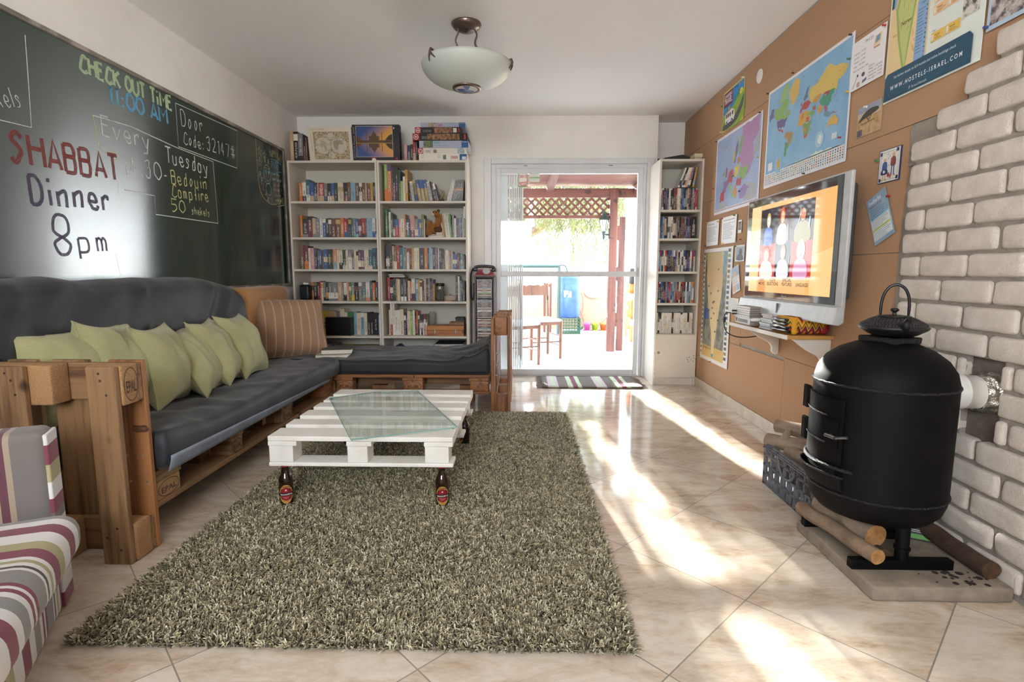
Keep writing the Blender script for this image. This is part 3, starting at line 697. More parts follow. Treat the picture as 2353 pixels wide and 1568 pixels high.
# long base along the chalkboard wall: front face at x = -1.39
t, bx = pallet_base(arm, -2.14, -1.385, 1.895, 3.80, 'y', pine)
for (a, b) in ((1.895, 2.470), (2.474, 3.80)):
    bx(a, b, -1.49, -1.385, 0.260, 0.282, 'deck_board', pine[1], bevel=0.003)
    bx(a, b, -1.49, -1.388, 0.138, 0.160, 'bottom_board', pine[1], bevel=0.003)
    for v in (-2.14, -1.96, -1.80, -1.64): bx(a, b, v, v + 0.10, 0.260, 0.282, 'deck_board', pine[1], bevel=0.003)
for i, (a, b, st, mm) in enumerate(((1.900, 2.045, 'EPAL', chip), (2.425, 2.530, 'EUR', pine[0]), (2.975, 3.105, 'EPAL', pine[2]), (3.625, 3.78, 'EUR', pineo[0]))):
    block_with_stamp('block', -1.49, -1.387, a, b, 0.161, 0.236, mm, t, st)
    block_with_stamp('block', -1.83, -1.73, a, b, 0.161, 0.236, mm, t)
    bx(a - 0.01, b + 0.01, -2.14, -1.387, 0.237, 0.259, 'stringer', pine[0], bevel=0.002)
for a in (2.05, 2.75, 3.45): bx(a, a + 0.12, -2.0, -1.75, 0.0, 0.137, 'support', pine[2])
# corner base along the bookcases: front face at y = 3.825
ea = thing('corner_seat', 'low pallet daybed along the bookcases ending in a narrow upright pallet by the glass door', 'daybed', (-0.8, 4.2, 0))
t, bx = pallet_base(ea, -1.385, -0.245, 3.825, 4.60, 'x', pineo)
for (a, b, yy) in ((-1.385, -0.80, 3.825), (-0.796, -0.245, 3.829)):
    bx(a, b, yy, yy + 0.10, 0.262, 0.284, 'deck_board', pineo[0], bevel=0.003)
    bx(a, b, 3.835, 3.93, 0.138, 0.158, 'bottom_board', pineo[0], bevel=0.003)
    for v in (3.99, 4.15, 4.31, 4.48): bx(a, b, v, v + 0.11, 0.262, 0.284, 'deck_board', pineo[0], bevel=0.003)
for (a, b, st) in ((-1.375, -1.255, 'EUR'), (-0.875, -0.735, 'EUR'), (-0.385, -0.250, None)):
    block_with_stamp('block', a, b, 3.832, 3.93, 0.159, 0.238, pineo[1], t, st, 'y')
    block_with_stamp('block', a, b, 4.20, 4.30, 0.159, 0.238, pineo[1], t)
    bx(a - 0.01, b, 3.835, 4.59, 0.239, 0.261, 'stringer', pineo[1], bevel=0.002)
for v in (4.05, 4.42): bx(-1.38, -0.25, v, v + 0.02, 0.17, 0.236, 'rail', pine[0])
for a in (-1.2, -0.5): bx(a, a + 0.12, 4.15, 4.4, 0.0, 0.137, 'support', pineo[2])
MB().box(-2.14, -1.388, 3.84, 4.60, 0.10, 0.284).build('corner_deck', pine[0], t)
# --- end arm of the corner seat
for (y0, y1) in ((3.826, 3.926), (4.03, 4.115), (4.25, 4.37), (4.48, 4.56)):
    MB().box(-0.232, -0.206, y0, y1, 0, 0.70).build('arm_board', pineo[2], ea, bevel=0.004)
for (y0, y1) in ((3.826, 3.926), (4.16, 4.28), (4.46, 4.56)):
    MB().box(-0.112, -0.088, y0, y1, 0, 0.715).build('arm_board', pineo[2], ea, bevel=0.004)
    block_with_stamp('arm_block', -0.204, -0.114, y0 + 0.004, y1 - 0.004, 0.578, 0.712, pineo[1], ea)
    block_with_stamp('arm_block', -0.192, -0.114, y0 + 0.004, y1 - 0.004, 0.002, 0.132, pineo[2], ea, 'code' if y0 < 3.9 else None, 'y')
MB().box(-0.205, -0.193, 3.826, 4.56, 0.004, 0.132).build('arm_stringer', pineo[1], ea)
q = MB()
for y, z in ((3.95, 0.26), (3.98, 0.33), (4.0, 0.42)): q.tube([(-0.206, y, z), (-0.19, y, z)], 0.006, 8)
q.build('bolt', screw, ea)
# --- mattresses and covers
def fabric_mat(name, c, c2, rough=0.5, sc=420):
    if name in MATS: return MATS[name]
    m = bpy.data.materials.new(name); n = NT(m); MATS[name] = m
    v = n.coord(); ck = n.new('TexChecker'); ck.inputs['Scale'].default_value = sc; n.link(v, ck.inputs[0])
    a = n.noise(v, 7, 3)
    n.col(n.mix(n.ramp(a, [(0.35, (0, 0, 0)), (0.65, (1, 1, 1))]), srgb(c), srgb(c2)))
    n.set(Roughness=rough); n.b.inputs['Sheen Weight'].default_value = 0.15; n.bump(ck.outputs[1], 0.15, 0.0008); return m
cover = fabric_mat('black_cover_fabric', '#1b1c21', '#25262c', 0.6)
def fold(p, s, seed=0):
    return mnoise.noise(Vector((p[0] * s[0] + seed, p[1] * s[1] - seed * 0.7, p[2] * s[2])))
def ridge(v): return (1 - abs(v) * 2.2)
def mattress(name, label, x0, x1, y0, y1, z0, z1, fn, n=26, r=0.03):
    mb = MB(); c = ((x0 + x1) / 2, (y0 + y1) / 2, (z0 + z1) / 2)
    mb.rbox(c, (x1 - x0, y1 - y0, z1 - z0), r, 0, 4, n, fn=lambda q: fn(q + Vector(c)) - Vector(c))
    return tag(mb.build(name, cover), label, 'mattress', 'black covered seat mattresses')
def sofa_fold(p):
    top = max(0.0, min(1.0, (p.z - 0.33) / 0.06))
    d = 0.012 * ridge(fold(p, (3.2, 5.0, 2), 3)) + 0.010 * fold(p, (9, 4, 3), 5)
    d += 0.020 * max(0, ridge(fold(p, (2.2, 6.5, 1), 9)) - 0.45) if p.x > -1.9 else 0
    hump = 0.02 * math.exp(-((p.y - 2.0) / 0.25) ** 2)
    bul = 0.015 * math.sin(PI * max(0, min(1, (p.z - 0.285) / 0.12))) if p.x > -1.45 else 0
    return Vector((p.x + bul + (0.006 * fold(p, (3, 7, 8), 1)), p.y, p.z + top * (d + hump)))
ms = mattress('seat_mattress', 'long black covered mattress on the sofa base under the chalkboard', -2.14, -1.345, 1.900, 3.815, 0.285, 0.398, sofa_fold, 40)
sheetm = mat('pale_grey_sheet', '#8f97a8', 0.55, c2='#7c8494', nscale=10)
q = MB(); N = 60
def strip(u, v):
    y = 1.905 + (3.60 - 1.905) * u; w = 0.052 * (1 - u) ** 0.8 + 0.012
    z_ = 0.283 + w * v; return Vector((-1.345 + 0.015 * math.sin(PI * max(0, min(1, (z_ - 0.285) / 0.12))) + 0.009, y, z_))
q.grid(strip, N, 4); tag(q.build('undersheet', sheetm, ms, solid=0.002), 'pale grey sheet showing under the black cover')
def seat_fold(p):
    top = max(0.0, min(1.0, (p.z - 0.33) / 0.05)); e = max(0, min(1, (p.x + 0.75) / 0.5))
    d = 0.010 * ridge(fold(p, (5, 3.0, 2), 1)) + 0.008 * fold(p, (3, 9, 3), 2)
    d += (0.012 + 0.035 * e) * max(0, ridge(fold((p.x + 0.6 * p.y, p.y, 0), (5.0, 3.2, 1), 4)) - 0.35)
    lift = 0.105 * max(0, (p.x + 0.62) / 0.38) ** 2.2
    return Vector((p.x, p.y + 0.004 * fold(p, (6, 2, 6), 7), p.z + top * (d + lift)))
mattress('seat_mattress', 'black covered mattress of the corner seat along the bookcases, rucked up at its end', -2.14, -0.240, 3.822, 4.615, 0.285, 0.385, seat_fold, 44)
# --- draped back cushion
tops = [(1.30, 0.93), (1.70, 0.955), (2.0, 1.000), (2.22, 1.010), (2.37, 0.990), (2.6, 0.995), (2.79, 0.998), (3.05, 1.0), (3.24, 0.995), (3.42, 0.975), (3.56, 0.94), (3.64, 0.89), (3.69, 0.80)]
def top_at(y):
    for (a, za), (b, zb) in zip(tops, tops[1:]):
        if y <= b: return za + (zb - za) * max(0, (y - a) / (b - a))
    return tops[-1][1]
def drape(u, v):
    y = 1.90 + (3.68 - 1.90) * u; zt = top_at(y)
    # profile from wall side over the crest down to the seat
    prof = [(-2.135, 0.42), (-2.13, zt - 0.06), (-2.09, zt - 0.005), (-2.02, zt), (-1.955, zt - 0.03), (-1.925, zt - 0.10), (-1.885, 0.62), (-1.845, 0.47), (-1.83, 0.412)]
    s = v * (len(prof) - 1); i = min(int(s), len(prof) - 2); f = s - i
    P = [Vector((a, 0, b)) for a, b in prof]
    p0, p1, p2, p3 = P[max(i - 1, 0)], P[i], P[i + 1], P[min(i + 2, len(P) - 1)]
    p = 0.5 * ((2 * p1) + (p2 - p0) * f + (2 * p0 - 5 * p1 + 4 * p2 - p3) * f * f + (3 * p1 - p0 - 3 * p2 + p3) * f ** 3)
    fr = max(0, min(1, (s - 3.0) / 2)) * max(0, min(1, (8.05 - s)))
    w = ridge(fold((0, y - 0.75 * p.z, p.z * 0.35), (1, 4.2, 2.2), 6)); w2 = fold((0, y - 0.9 * p.z, p.z), (1, 9, 3), 2)
    p.x += fr * (0.050 * max(-0.3, w) + 0.020 * w2); p.z += 0.006 * fold((0, y, 0), (1, 6, 1), 3) * (1 if 1.5 < s < 5 else 0)
    endr = min(1, (1 - u) / 0.05); p.x = -2.13 + (p.x + 2.13) * (0.35 + 0.65 * math.sqrt(max(0, endr)))
    return Vector((p.x, y, p.z))
q = MB().grid(drape, 110, 56); q.add([drape(0, i / 56) for i in range(57)], [tuple(range(57))])
tag(q.build('back_cushion', cover), 'long back cushion draped in creased black cloth along the chalkboard wall', 'back cushion')
# --- tan back cushion and brown striped cushion
tan = weave('tan_upholstery', '#a6743f', '#b5834d', 300, 0.9, 0.3)
tag(MB().rbox((-2.045, 4.06, 0.655), (0.19, 0.72, 0.53), 0.055, 0, 5, 6, 0.004, 5).build('back_cushion', tan), 'tan upholstered back cushion against the wall below the chalkboard corner', 'back cushion')
def pillow_mesh(w, h, t, seed, n=22, pinch=0.15, wr=0.016):
    mb = MB(); sd = seed * 3.7
    def side(sg):
        def fn(u, v):
            a, b = u * 2 - 1, v * 2 - 1
            th = t / 2 * max(0.0, (1 - abs(a) ** 2.6) * (1 - abs(b) ** 2.6)) ** 0.55
            x = w / 2 * a * (1 - pinch * (1 - b * b)); z = h / 2 * b * (1 - pinch * (1 - a * a))
            ed = (1 - a ** 8) * (1 - b ** 8)
            th += ed * wr * (mnoise.noise(Vector((x * 9 + sd, z * 9, sg))) + 0.8 * mnoise.noise(Vector((x * 22, z * 5 + sd, sg * 2))))
            bow = 0.03 * mnoise.noise(Vector((x * 3 + sd, z * 3, 5)))
            return Vector((x, -sg * th + bow, z))
        return fn
    mb.grid(side(1), n, n); k = len(mb.f); mb.grid(side(-1), n, n)
    for i in range(k, len(mb.f)): mb.f[i] = mb.f[i][::-1]
    edge = [side(1)(i / n, 0) for i in range(n)] + [side(1)(1, i / n) for i in range(n)] + [side(1)(1 - i / n, 1) for i in range(n)] + [side(1)(0, 1 - i / n) for i in range(n)]
    return mb, edge
grn = weave('green_burlap', '#98976a', '#b3b184', 380, 0.9, 0.7)
def pillow(label, cx, cy, cz, yaw, tilt, roll, w=0.40, h=0.40, t=0.17, seed=1):
    t_ = thing('throw_pillow', label, 'pillow', (0, 0, 0), 'green throw pillows on the sofa')
    mb, edge = pillow_mesh(w, h, t, seed)
    mb.build('cover', grn, t_, world=False)
    MB().tube(edge, 0.0035, 6, closed=True).build('seam', grn, t_, world=False)
    t_.matrix_world = Matrix.Translation((cx, cy, cz)) @ Matrix.Rotation(R(yaw), 4, 'Z') @ Matrix.Rotation(R(-tilt), 4, 'X') @ Matrix.Rotation(R(roll), 4, 'Y')
    return t_
# local front is -Y; yaw turns it towards the room (+X)
pillow('plump green burlap pillow furthest from the bookcases, behind the pallet arm', -1.845, 2.085, 0.610, 84, 15, 2, 0.40, 0.41, 0.20, seed=1)
pillow('green burlap pillow with a raised pointed corner behind the pallet arm', -1.800, 2.295, 0.620, 104, 15, 6, 0.40, 0.41, 0.21, seed=2)
pillow('green burlap pillow with bunched bottom, first one clear of the pallet arm', -1.745, 2.50, 0.585, 106, 13, 3, 0.38, 0.41, 0.21, seed=3)
pillow('green burlap pillow leaning with its piped edge to the viewer, middle of the sofa', -1.745, 2.755, 0.565, 106, 36, 2, 0.38, 0.41, 0.19, seed=4)
pillow('green burlap pillow leaning second from the brown striped cushion', -1.745, 2.97, 0.580, 106, 29, 2, 0.38, 0.41, 0.19, seed=5)
pillow('green burlap pillow leaning beside the brown striped cushion', -1.735, 3.215, 0.582, 98, 23, 2, 0.38, 0.41, 0.20, seed=6)
def stripe_mat(name, axis, period, stops, c=None, rough=0.85, loc=0.0):
    m = bpy.data.materials.new(name); n = NT(m); MATS[name] = m
    tc = n.new('TexCoord'); sp = n.new('SeparateXYZ'); n.link(tc.outputs['Object'], sp.inputs[0])
    nz = n.noise(tc.outputs['Object'], 500, 2)
    f = n.math('FRACT', n.math('ADD', n.math('DIVIDE', sp.outputs[axis], period), loc))
    col = n.ramp(f, [(p, srgb(h)) for p, h in stops], 'CONSTANT')
    n.col(n.mix(n.math('MULTIPLY', nz, 0.25), col, (0.35, 0.33, 0.32))); n.set(Roughness=rough); n.b.inputs['Sheen Weight'].default_value = 0.2; n.bump(nz, 0.3, 0.001); return m
bs = stripe_mat('brown_pinstripe', 0, 0.062, [(0, '#9a7350'), (0.80, '#b08b66'), (0.93, '#ddc8ac'), (0.97, '#8a6342')])
t_ = thing('floor_cushion', 'thick brown pinstriped cushion leaning in the sofa corner', 'cushion', (0, 0, 0))
mb, edge = pillow_mesh(0.56, 0.46, 0.25, 9, 24, 0.05, 0.008)
mb.build('cover', bs, t_, world=False); MB().tube(edge, 0.006, 6, closed=True).build('seam', bs, t_, world=False)
t_.matrix_world = Matrix.Translation((-1.79, 4.02, 0.605)) @ Matrix.Rotation(R(42), 4, 'Z') @ Matrix.Rotation(R(-20), 4, 'X') @ Matrix.Rotation(R(3), 4, 'Y')
# --- two books on the corner seat
def flat_book(label, cx, cy, z, w, d, h, rz, cov, group):
    t = thing('book', label, 'book', (cx, cy, z), group, R(rz))
    MB().box(-w / 2, w / 2, -d / 2, d / 2, 0, 0.003).box(-w / 2, w / 2, -d / 2, d / 2, h - 0.003, h).box(-w / 2, w / 2, d / 2 - 0.004, d / 2, 0.003, h - 0.003).build('cover', cov, t, world=False)
    MB().box(-w / 2 + 0.004, w / 2 - 0.004, -d / 2 + 0.004, d / 2 - 0.004, 0.003, h - 0.003).build('pages', mat('page_block', '#e6dfd3', 0.85, c2='#d8cfc0', nscale=200, stretch=(0.05, 0.05, 1)), t, world=False)
flat_book('pale paperback lying under a thicker book on the corner seat', -1.455, 4.02, 0.392, 0.235, 0.17, 0.018, 8, plain('#cfc8bd'), 'books lying on the corner seat')
flat_book('thick paperback with dark cover lying on top on the corner seat', -1.435, 4.05, 0.411, 0.225, 0.15, 0.036, 14, plain('#4a4a40'), 'books lying on the corner seat')

# --- white pallet coffee table on beer bottles
wp = mat('white_pallet_paint', '#efece6', 0.5, c2='#e2ddd4', nscale=7, nmix=(0.45, 0.75), bump=(60, 0.25, 0.002))
tb = thing('coffee_table', 'white painted pallet coffee table raised on beer bottles over the rug', 'coffee table', (-0.70, 2.65, 0.2))
TX0, TX1, TY0, TY1, ZT = -1.097, -0.297, 2.195, 3.125, 0.332
for (y0, y1) in ((TY0, TY0 + 0.13), (TY0 + 0.178, TY0 + 0.278), (TY0 + 0.335, TY0 + 0.45), (TY0 + 0.505, TY0 + 0.605), (TY0 + 0.648, TY0 + 0.745), (TY1 - 0.13, TY1)):
    MB().box(TX0, TX1, y0, y1, ZT - 0.022, ZT).build('deck_board', wp, tb, bevel=0.004)
for (x0, x1) in ((TX0, TX0 + 0.125), (-0.757, -0.648), (TX1 - 0.125, TX1)):
    MB().box(x0, x1, TY0, TY1, ZT - 0.043, ZT - 0.0225).build('stringer', wp, tb, bevel=0.003)
    for (y0, y1) in ((TY0, TY0 + 0.10), (2.61, 2.71), (TY1 - 0.10, TY1)):
        MB().box(x0 + 0.003, x1 - 0.018, y0 + 0.003, y1 - 0.003, 0.216, ZT - 0.0435).build('block', wp, tb, bevel=0.003)
for y0 in (TY0, 2.61, TY1 - 0.10): MB().box(TX0, TX1, y0, y0 + 0.10, 0.198, 0.2155).build('bottom_board', wp, tb, bevel=0.004)
# glass sheet lying on it
gs = pane_glass('green_edged_glass', 1.6, (0.95, 0.98, 0.97))
gpane = thing('glass_sheet', 'clear five-sided glass sheet lying askew on the white coffee table', 'glass', (-0.66, 2.55, ZT))
gpoly = [(-0.715, 2.135), (-0.292, 2.325), (-0.617, 3.055), (-0.86, 3.02), (-1.07, 2.862)]
MB().prism([(x, y, ZT + 0.004) for x, y in gpoly], (0, 0, 0.005)).build('pane', gs, gpane)
q = MB(); ge = mat('glass_edge_green', '#9cc7c0', 0.2, trans=0.3)
for (a, b) in zip(gpoly, gpoly[1:] + gpoly[:1]): q.bar((a[0], a[1], ZT + 0.0065), (b[0], b[1], ZT + 0.0065), 0.0016, 0.0055)
tag(q.build('cut_edge', ge, gpane), 'pale green cut edge')
q = MB()
for (x, y) in ((-0.714, 2.147), (-0.660, 2.172), (-0.312, 2.325), (-1.058, 2.862)): q.lathe([(0.0, 0.0), (0.005, 0.0), (0.005, 0.0038), (0, 0.0038)], (x, y, ZT + 0.0002), 10)
q.build('rubber_pad', plain('#26292b'), gpane)
# bottles
bg = mat('brown_bottle_glass', '#24120a', 0.06, coat=0.6); red_cap = mat('red_crown_cap', '#b3262e', 0.35)
gold = mat('gold_label', '#b58a45', 0.5); lred = plain('#8f1227', 0.5); lblk = plain('#17130f', 0.5); lwht = plain('#f0ebe2', 0.5); lpk = plain('#e3a9a0', 0.5)
def bottle(label, x, y, faceang, z=0.012, front=True):
    t = thing('beer_bottle', label, 'bottle', (x, y, z), 'beer bottles holding up the coffee table', 0)
    H = 0.186
    MB().lathe([(0, 0.0), (0.027, 0.0), (0.0305, 0.004), (0.0305, 0.105), (0.029, 0.118), (0.020, 0.137), (0.0145, 0.155), (0.0135, 0.172), (0.0145, 0.174), (0.0145, 0.178), (0, 0.178)], (0, 0, 0), 36).build('glass', bg, t, world=False)
    MB().lathe([(0.0158, 0.1725), (0.0162, 0.176), (0.0150, 0.1845), (0.0, 0.1852)], (0, 0, 0), 21).build('cap', red_cap, t, world=False)
    q = MB(); mats = [gold, lred, lblk, lwht, lpk]
    def cyl(u, v, k): a = faceang + u / 0.0305; r_ = 0.0308 + 0.0007 * k; return Vector((r_ * math.cos(a), r_ * math.sin(a), 0.054 + v))
    def ell(a_, b_, m, k, cu=0, cv=0, n=28):
        pts = [(cu, cv)] + [(cu + a_ * math.cos(2 * PI * i / n), cv + b_ * math.sin(2 * PI * i / n)) for i in range(n)]
        q.add([cyl(u, v, k) for u, v in pts], [(0, i + 1, (i + 1) % n + 1) for i in range(n)], m, True)
    ell(0.0285, 0.043, 0, 1); ell(0.0215, 0.030, 1, 2, 0, 0.001)
    n = 16; q.grid(lambda a, b: cyl(-0.034 + 0.068 * a, -0.0065 + 0.013 * b, 3), n, 1, 2)
    def tx(s_, cu, cv, size, m, wid, arc=0, bold=True):
        vs, fs, w = text_mesh(s_, bold); k = wid / w
        P_ = []
        for (x_, y_) in vs:
            u = (x_ - w / 2) * k; P_.append(cyl(cu + u, cv + y_ * size - arc * u * u, 4))
        q.add(P_, fs, m)
    tx('GOLDSTAR', 0, 0.0315, 0.0078, 2, 0.040, 9.0); tx('ראטסדלוג', 0, -0.0035, 0.0095, 3, 0.050)
    tx('DARK LAGER', 0, -0.0135, 0.0036, 4, 0.024); tx('BEER', 0, -0.0185, 0.0036, 4, 0.010)
    for i in range(6):
        a = R(90 + 60 * i); u, v = 0.0055 * math.cos(a), 0.0055 * math.sin(a); d = Vector((-v, u)).normalized() * 0.0013
        q.add([cyl(0 + d.x, 0.019 + d.y, 4), cyl(u, 0.019 + v, 4), cyl(-d.x, 0.019 - d.y, 4)], [(0, 1, 2)], 3)
    q.build('label_sticker', mats, t, world=False)
    return t
bottle('brown beer bottle with red and gold label under the front corner nearer the sofa', -1.045, 2.235, R(-68))
bottle('brown beer bottle with red and gold label under the front corner towards the stove', -0.352, 2.235, R(-80))
bottle('brown beer bottle under the back corner of the coffee table, label turned away', -0.345, 3.075, R(-150))
bottle('brown beer bottle hidden at the back corner of the coffee table near the sofa', -1.045, 3.075, R(-60))
# --- shaggy rug
RX0, RX1, RY0, RY1 = -1.265, 0.315, 1.33, 3.79
def rug_edge(x, y):
    return x, y
rug = thing('shag_rug', 'olive grey shaggy rug under the white coffee table', 'rug', ((RX0 + RX1) / 2, (RY0 + RY1) / 2, 0))
MB().box(RX0 + 0.01, RX1 - 0.01, RY0 + 0.01, RY1 - 0.01, 0.0005, 0.007).build('backing', plain('#4f4a36', 0.95), rug)
yarn = bpy.data.materials.new('shag_yarn'); n = NT(yarn)
at_ = n.new('Attribute'); at_.attribute_name = 'tint'
sp_ = n.new('SeparateColor'); n.link(at_.outputs['Color'], sp_.inputs[0])
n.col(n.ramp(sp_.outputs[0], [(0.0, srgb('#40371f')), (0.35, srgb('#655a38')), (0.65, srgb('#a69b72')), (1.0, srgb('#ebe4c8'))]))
n.set(Roughness=0.55); n.b.inputs['Sheen Weight'].default_value = 0.35
def make_pile(NT_=36000, PER=4):
    # tufts of four yarns that fan out, each tuft leaning its own way
    g = np.random.default_rng(3); NS = NT_ * PER
    nx = int(math.sqrt(NT_ * (RX1 - RX0) / (RY1 - RY0))); ny = NT_ // nx; NT2 = nx * ny; NS = NT2 * PER
    gx, gy = np.meshgrid(np.arange(nx), np.arange(ny), indexing='ij')
    tx = RX0 + (gx.ravel() + 0.5 + g.uniform(-0.45, 0.45, NT2)) / nx * (RX1 - RX0); ty = RY0 + (gy.ravel() + 0.5 + g.uniform(-0.45, 0.45, NT2)) / ny * (RY1 - RY0)
    x = np.repeat(tx, PER) + g.normal(0, 0.0022, NS); y = np.repeat(ty, PER) + g.normal(0, 0.0022, NS)
    def field(sx, ph):
        return np.sin(x * sx * 1.0 + ph + 1.7 * np.sin(y * sx * 0.8 + ph)) * np.cos(y * sx * 1.1 - ph + 1.3 * np.sin(x * sx * 0.7))
    tl = np.repeat(g.normal(0, 0.32, (NT2, 2)), PER, axis=0)
    lean = np.stack([field(9, 0.3) * 0.4 + field(31, 2.0) * 0.4 + g.normal(0, 0.26, NS), field(8, 4.0) * 0.4 + field(29, 1.0) * 0.4 + g.normal(0, 0.26, NS)], 1) + tl
    ex = np.minimum(x - RX0, RX1 - x); ey = np.minimum(y - RY0, RY1 - y)
    bx = np.where(ex < 0.04, np.where(x < (RX0 + RX1) / 2, -1, 1) * (0.04 - ex) / 0.04, 0); by = np.where(ey < 0.04, np.where(y < (RY0 + RY1) / 2, -1, 1) * (0.04 - ey) / 0.04, 0)
    lean[:, 0] += bx * 1.1; lean[:, 1] += by * 1.1
    L = g.uniform(0.018, 0.029, NS); wdt = g.uniform(0.0018, 0.0027, NS)
    lm = np.hypot(lean[:, 0], lean[:, 1]); k = np.minimum(1, 1.3 / np.maximum(lm, 1e-6)); lean *= k[:, None]
    t = np.array([0.0, 0.5, 0.85, 1.0]); rad = np.array([0.9, 1.0, 1.05, 0.75])
    base = np.stack([x, y, np.full(NS, 0.004)], 1)
    V = np.zeros((NS, 4, 3, 3))
    curl = g.uniform(-0.55, 0.55, (NS, 2))
    for i in range(4):
        hor = lean * (t[i] ** 1.4)[..., None] if False else lean * (t[i] ** 1.4) + curl * (t[i] ** 3)
        c = base + np.concatenate([hor * (L * 0.62)[:, None], (L * t[i] * (1 - 0.35 * np.minimum(1, np.hypot(hor[:, 0], hor[:, 1]))))[:, None]], 1)
        for kx in range(3):
            a = 2 * np.pi * kx / 3 + x * 991
            V[:, i, kx] = c + np.stack([np.cos(a) * wdt * rad[i], np.sin(a) * wdt * rad[i], np.zeros(NS)], 1)
    nv = NS * 12; co = V.reshape(-1)
    idx = np.arange(NS)[:, None, None] * 12
    q = []
    for i in range(3):
        for kx in range(3):
            k2 = (kx + 1) % 3; q.append([i * 3 + kx, i * 3 + k2, (i + 1) * 3 + k2, (i + 1) * 3 + kx])
    q = np.array(q)[None] + idx; q = q.reshape(-1)
    me = bpy.data.meshes.new('pile'); me.vertices.add(nv); me.vertices.foreach_set('co', co)
    caps = (np.array([9, 10, 11])[None] + np.arange(NS)[:, None] * 12).reshape(-1); nq = NS * 9; nf = nq + NS
    me.loops.add(nq * 4 + NS * 3); me.loops.foreach_set('vertex_index', np.concatenate([q, caps]).astype(np.int32))
    me.polygons.add(nf); me.polygons.foreach_set('loop_start', np.concatenate([np.arange(nq) * 4, nq * 4 + np.arange(NS) * 3]).astype(np.int32)); me.polygons.foreach_set('loop_total', np.concatenate([np.full(nq, 4), np.full(NS, 3)]).astype(np.int32))
    me.polygons.foreach_set('use_smooth', np.ones(nf, bool)); me.update(calc_edges=True)
    tint = np.repeat(np.clip(np.repeat(g.normal(0.45, 0.20, NT2), PER) + g.normal(0, 0.16, NS), 0, 1), 12)
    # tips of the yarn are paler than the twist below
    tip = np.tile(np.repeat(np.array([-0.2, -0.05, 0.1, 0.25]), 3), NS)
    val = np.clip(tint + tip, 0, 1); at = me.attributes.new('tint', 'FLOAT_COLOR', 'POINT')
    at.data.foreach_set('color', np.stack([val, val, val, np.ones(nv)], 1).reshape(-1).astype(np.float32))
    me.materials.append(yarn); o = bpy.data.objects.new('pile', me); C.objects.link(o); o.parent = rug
    o.location = (-rug.location.x, -rug.location.y, 0); tag(o, kind='stuff'); return o
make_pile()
# --- doormat
dm = bpy.data.materials.new('striped_rag_weave'); n = NT(dm)
tc = n.new('TexCoord'); sp = n.new('SeparateXYZ'); n.link(tc.outputs['Object'], sp.inputs[0])
nz = n.noise(tc.outputs['Object'], 26, 3); f = n.math('FRACT', n.math('ADD', n.math('DIVIDE', sp.outputs[0], 0.435), n.math('ADD', 0.08, n.math('MULTIPLY', nz, 0.03))))
G1, PK, MN, GR = '#6f655c', '#c9b3bf', '#7c3f58', '#b9c9ac'
n.col(n.ramp(f, [(0.0, srgb(G1)), (0.20, srgb(PK)), (0.27, srgb(GR)), (0.36, srgb(PK)), (0.42, srgb(G1)), (0.62, srgb(GR)), (0.72, srgb(MN)), (0.82, srgb(GR)), (0.90, srgb(G1))], 'CONSTANT')); n.set(Roughness=0.95)
n.bump(n.noise(n.coord((1, 0.12, 1)), 160, 2), 0.8, 0.004)
mt = thing('door_mat', 'striped rag doormat with fringed ends in front of the glass door', 'doormat', (0.62, 4.95, 0))
MB().grid(lambda u, v: Vector((0.175 + 0.90 * u + 0.008 * math.sin(v * 7), 4.685 + 0.525 * v, 0.008 + 0.004 * mnoise.noise(Vector((u * 6, v * 4, 0))))), 24, 12).build('weave', dm, mt, solid=0.006)
q = MB(); r = random.Random(2)
for i in range(46):
    y = 4.69 + 0.515 * i / 45
    for (x, d) in ((0.178, -1), (1.073, 1)): q.tube([(x, y, 0.007), (x + d * 0.02, y + r.uniform(-0.008, 0.008), 0.006), (x + d * r.uniform(0.035, 0.055), y + r.uniform(-0.015, 0.015), 0.004)], 0.0018, 5)
q.build('fringe', plain('#8b8078', 0.95), mt)
# --- striped armchair, turned towards the table
AM = Matrix.Translation((-1.375, 1.505, 0)) @ Matrix.Rotation(R(-61.5), 4, 'Z')   # local +X runs along its front edge towards the viewer, +Y out to the front
S1 = [(0.0, '#8d8b8c'), (0.09, '#e9e7e6'), (0.17, '#7d1b3f'), (0.28, '#e9e7e6'), (0.40, '#ada678'), (0.50, '#7d1b3f'), (0.60, '#e9e7e6'), (0.635, '#ada678'), (0.665, '#e9e7e6'), (0.70, '#3b3536'), (0.725, '#e9e7e6'), (0.75, '#8d8b8c'), (0.87, '#7d1b3f'), (0.90, '#e9e7e6'), (0.925, '#7d1b3f'), (0.955, '#e9e7e6')]
seatm = stripe_mat('seat_stripes', 0, 0.47, S1, loc=0.985); basem = stripe_mat('base_stripes', 0, 0.47, S1, loc=0.52)
armm = stripe_mat('arm_stripes', 1, 0.44, [(0.0, '#a3917c'), (0.2, '#8f8678'), (0.35, '#a3917c'), (0.66, '#5a1430'), (0.705, '#a3917c'), (0.735, '#5a1430'), (0.78, '#a3917c'), (0.81, '#6e6763')], loc=1.068)
armf = stripe_mat('arm_front_stripes', 2, 0.30, [(0.0, '#6e6763'), (0.10, '#7d1b3f'), (0.25, '#e2e2e2'), (0.42, '#ada678'), (0.60, '#7d1b3f'), (0.80, '#dcdcdc')], loc=0.05)
ac = thing('armchair', 'striped maroon, white and olive armchair at the near end of the sofa', 'armchair', (0, 0, 0))
def AB(name, mb, m, label=None):
    o = mb.build(name, m, ac, world=False)
    if label: tag(o, label)
    return o
AB('base', MB().rbox((0.36, -0.36, 0.105), (0.72, 0.66, 0.20), 0.03, 0, 4, 6, 0.004, 6), basem)
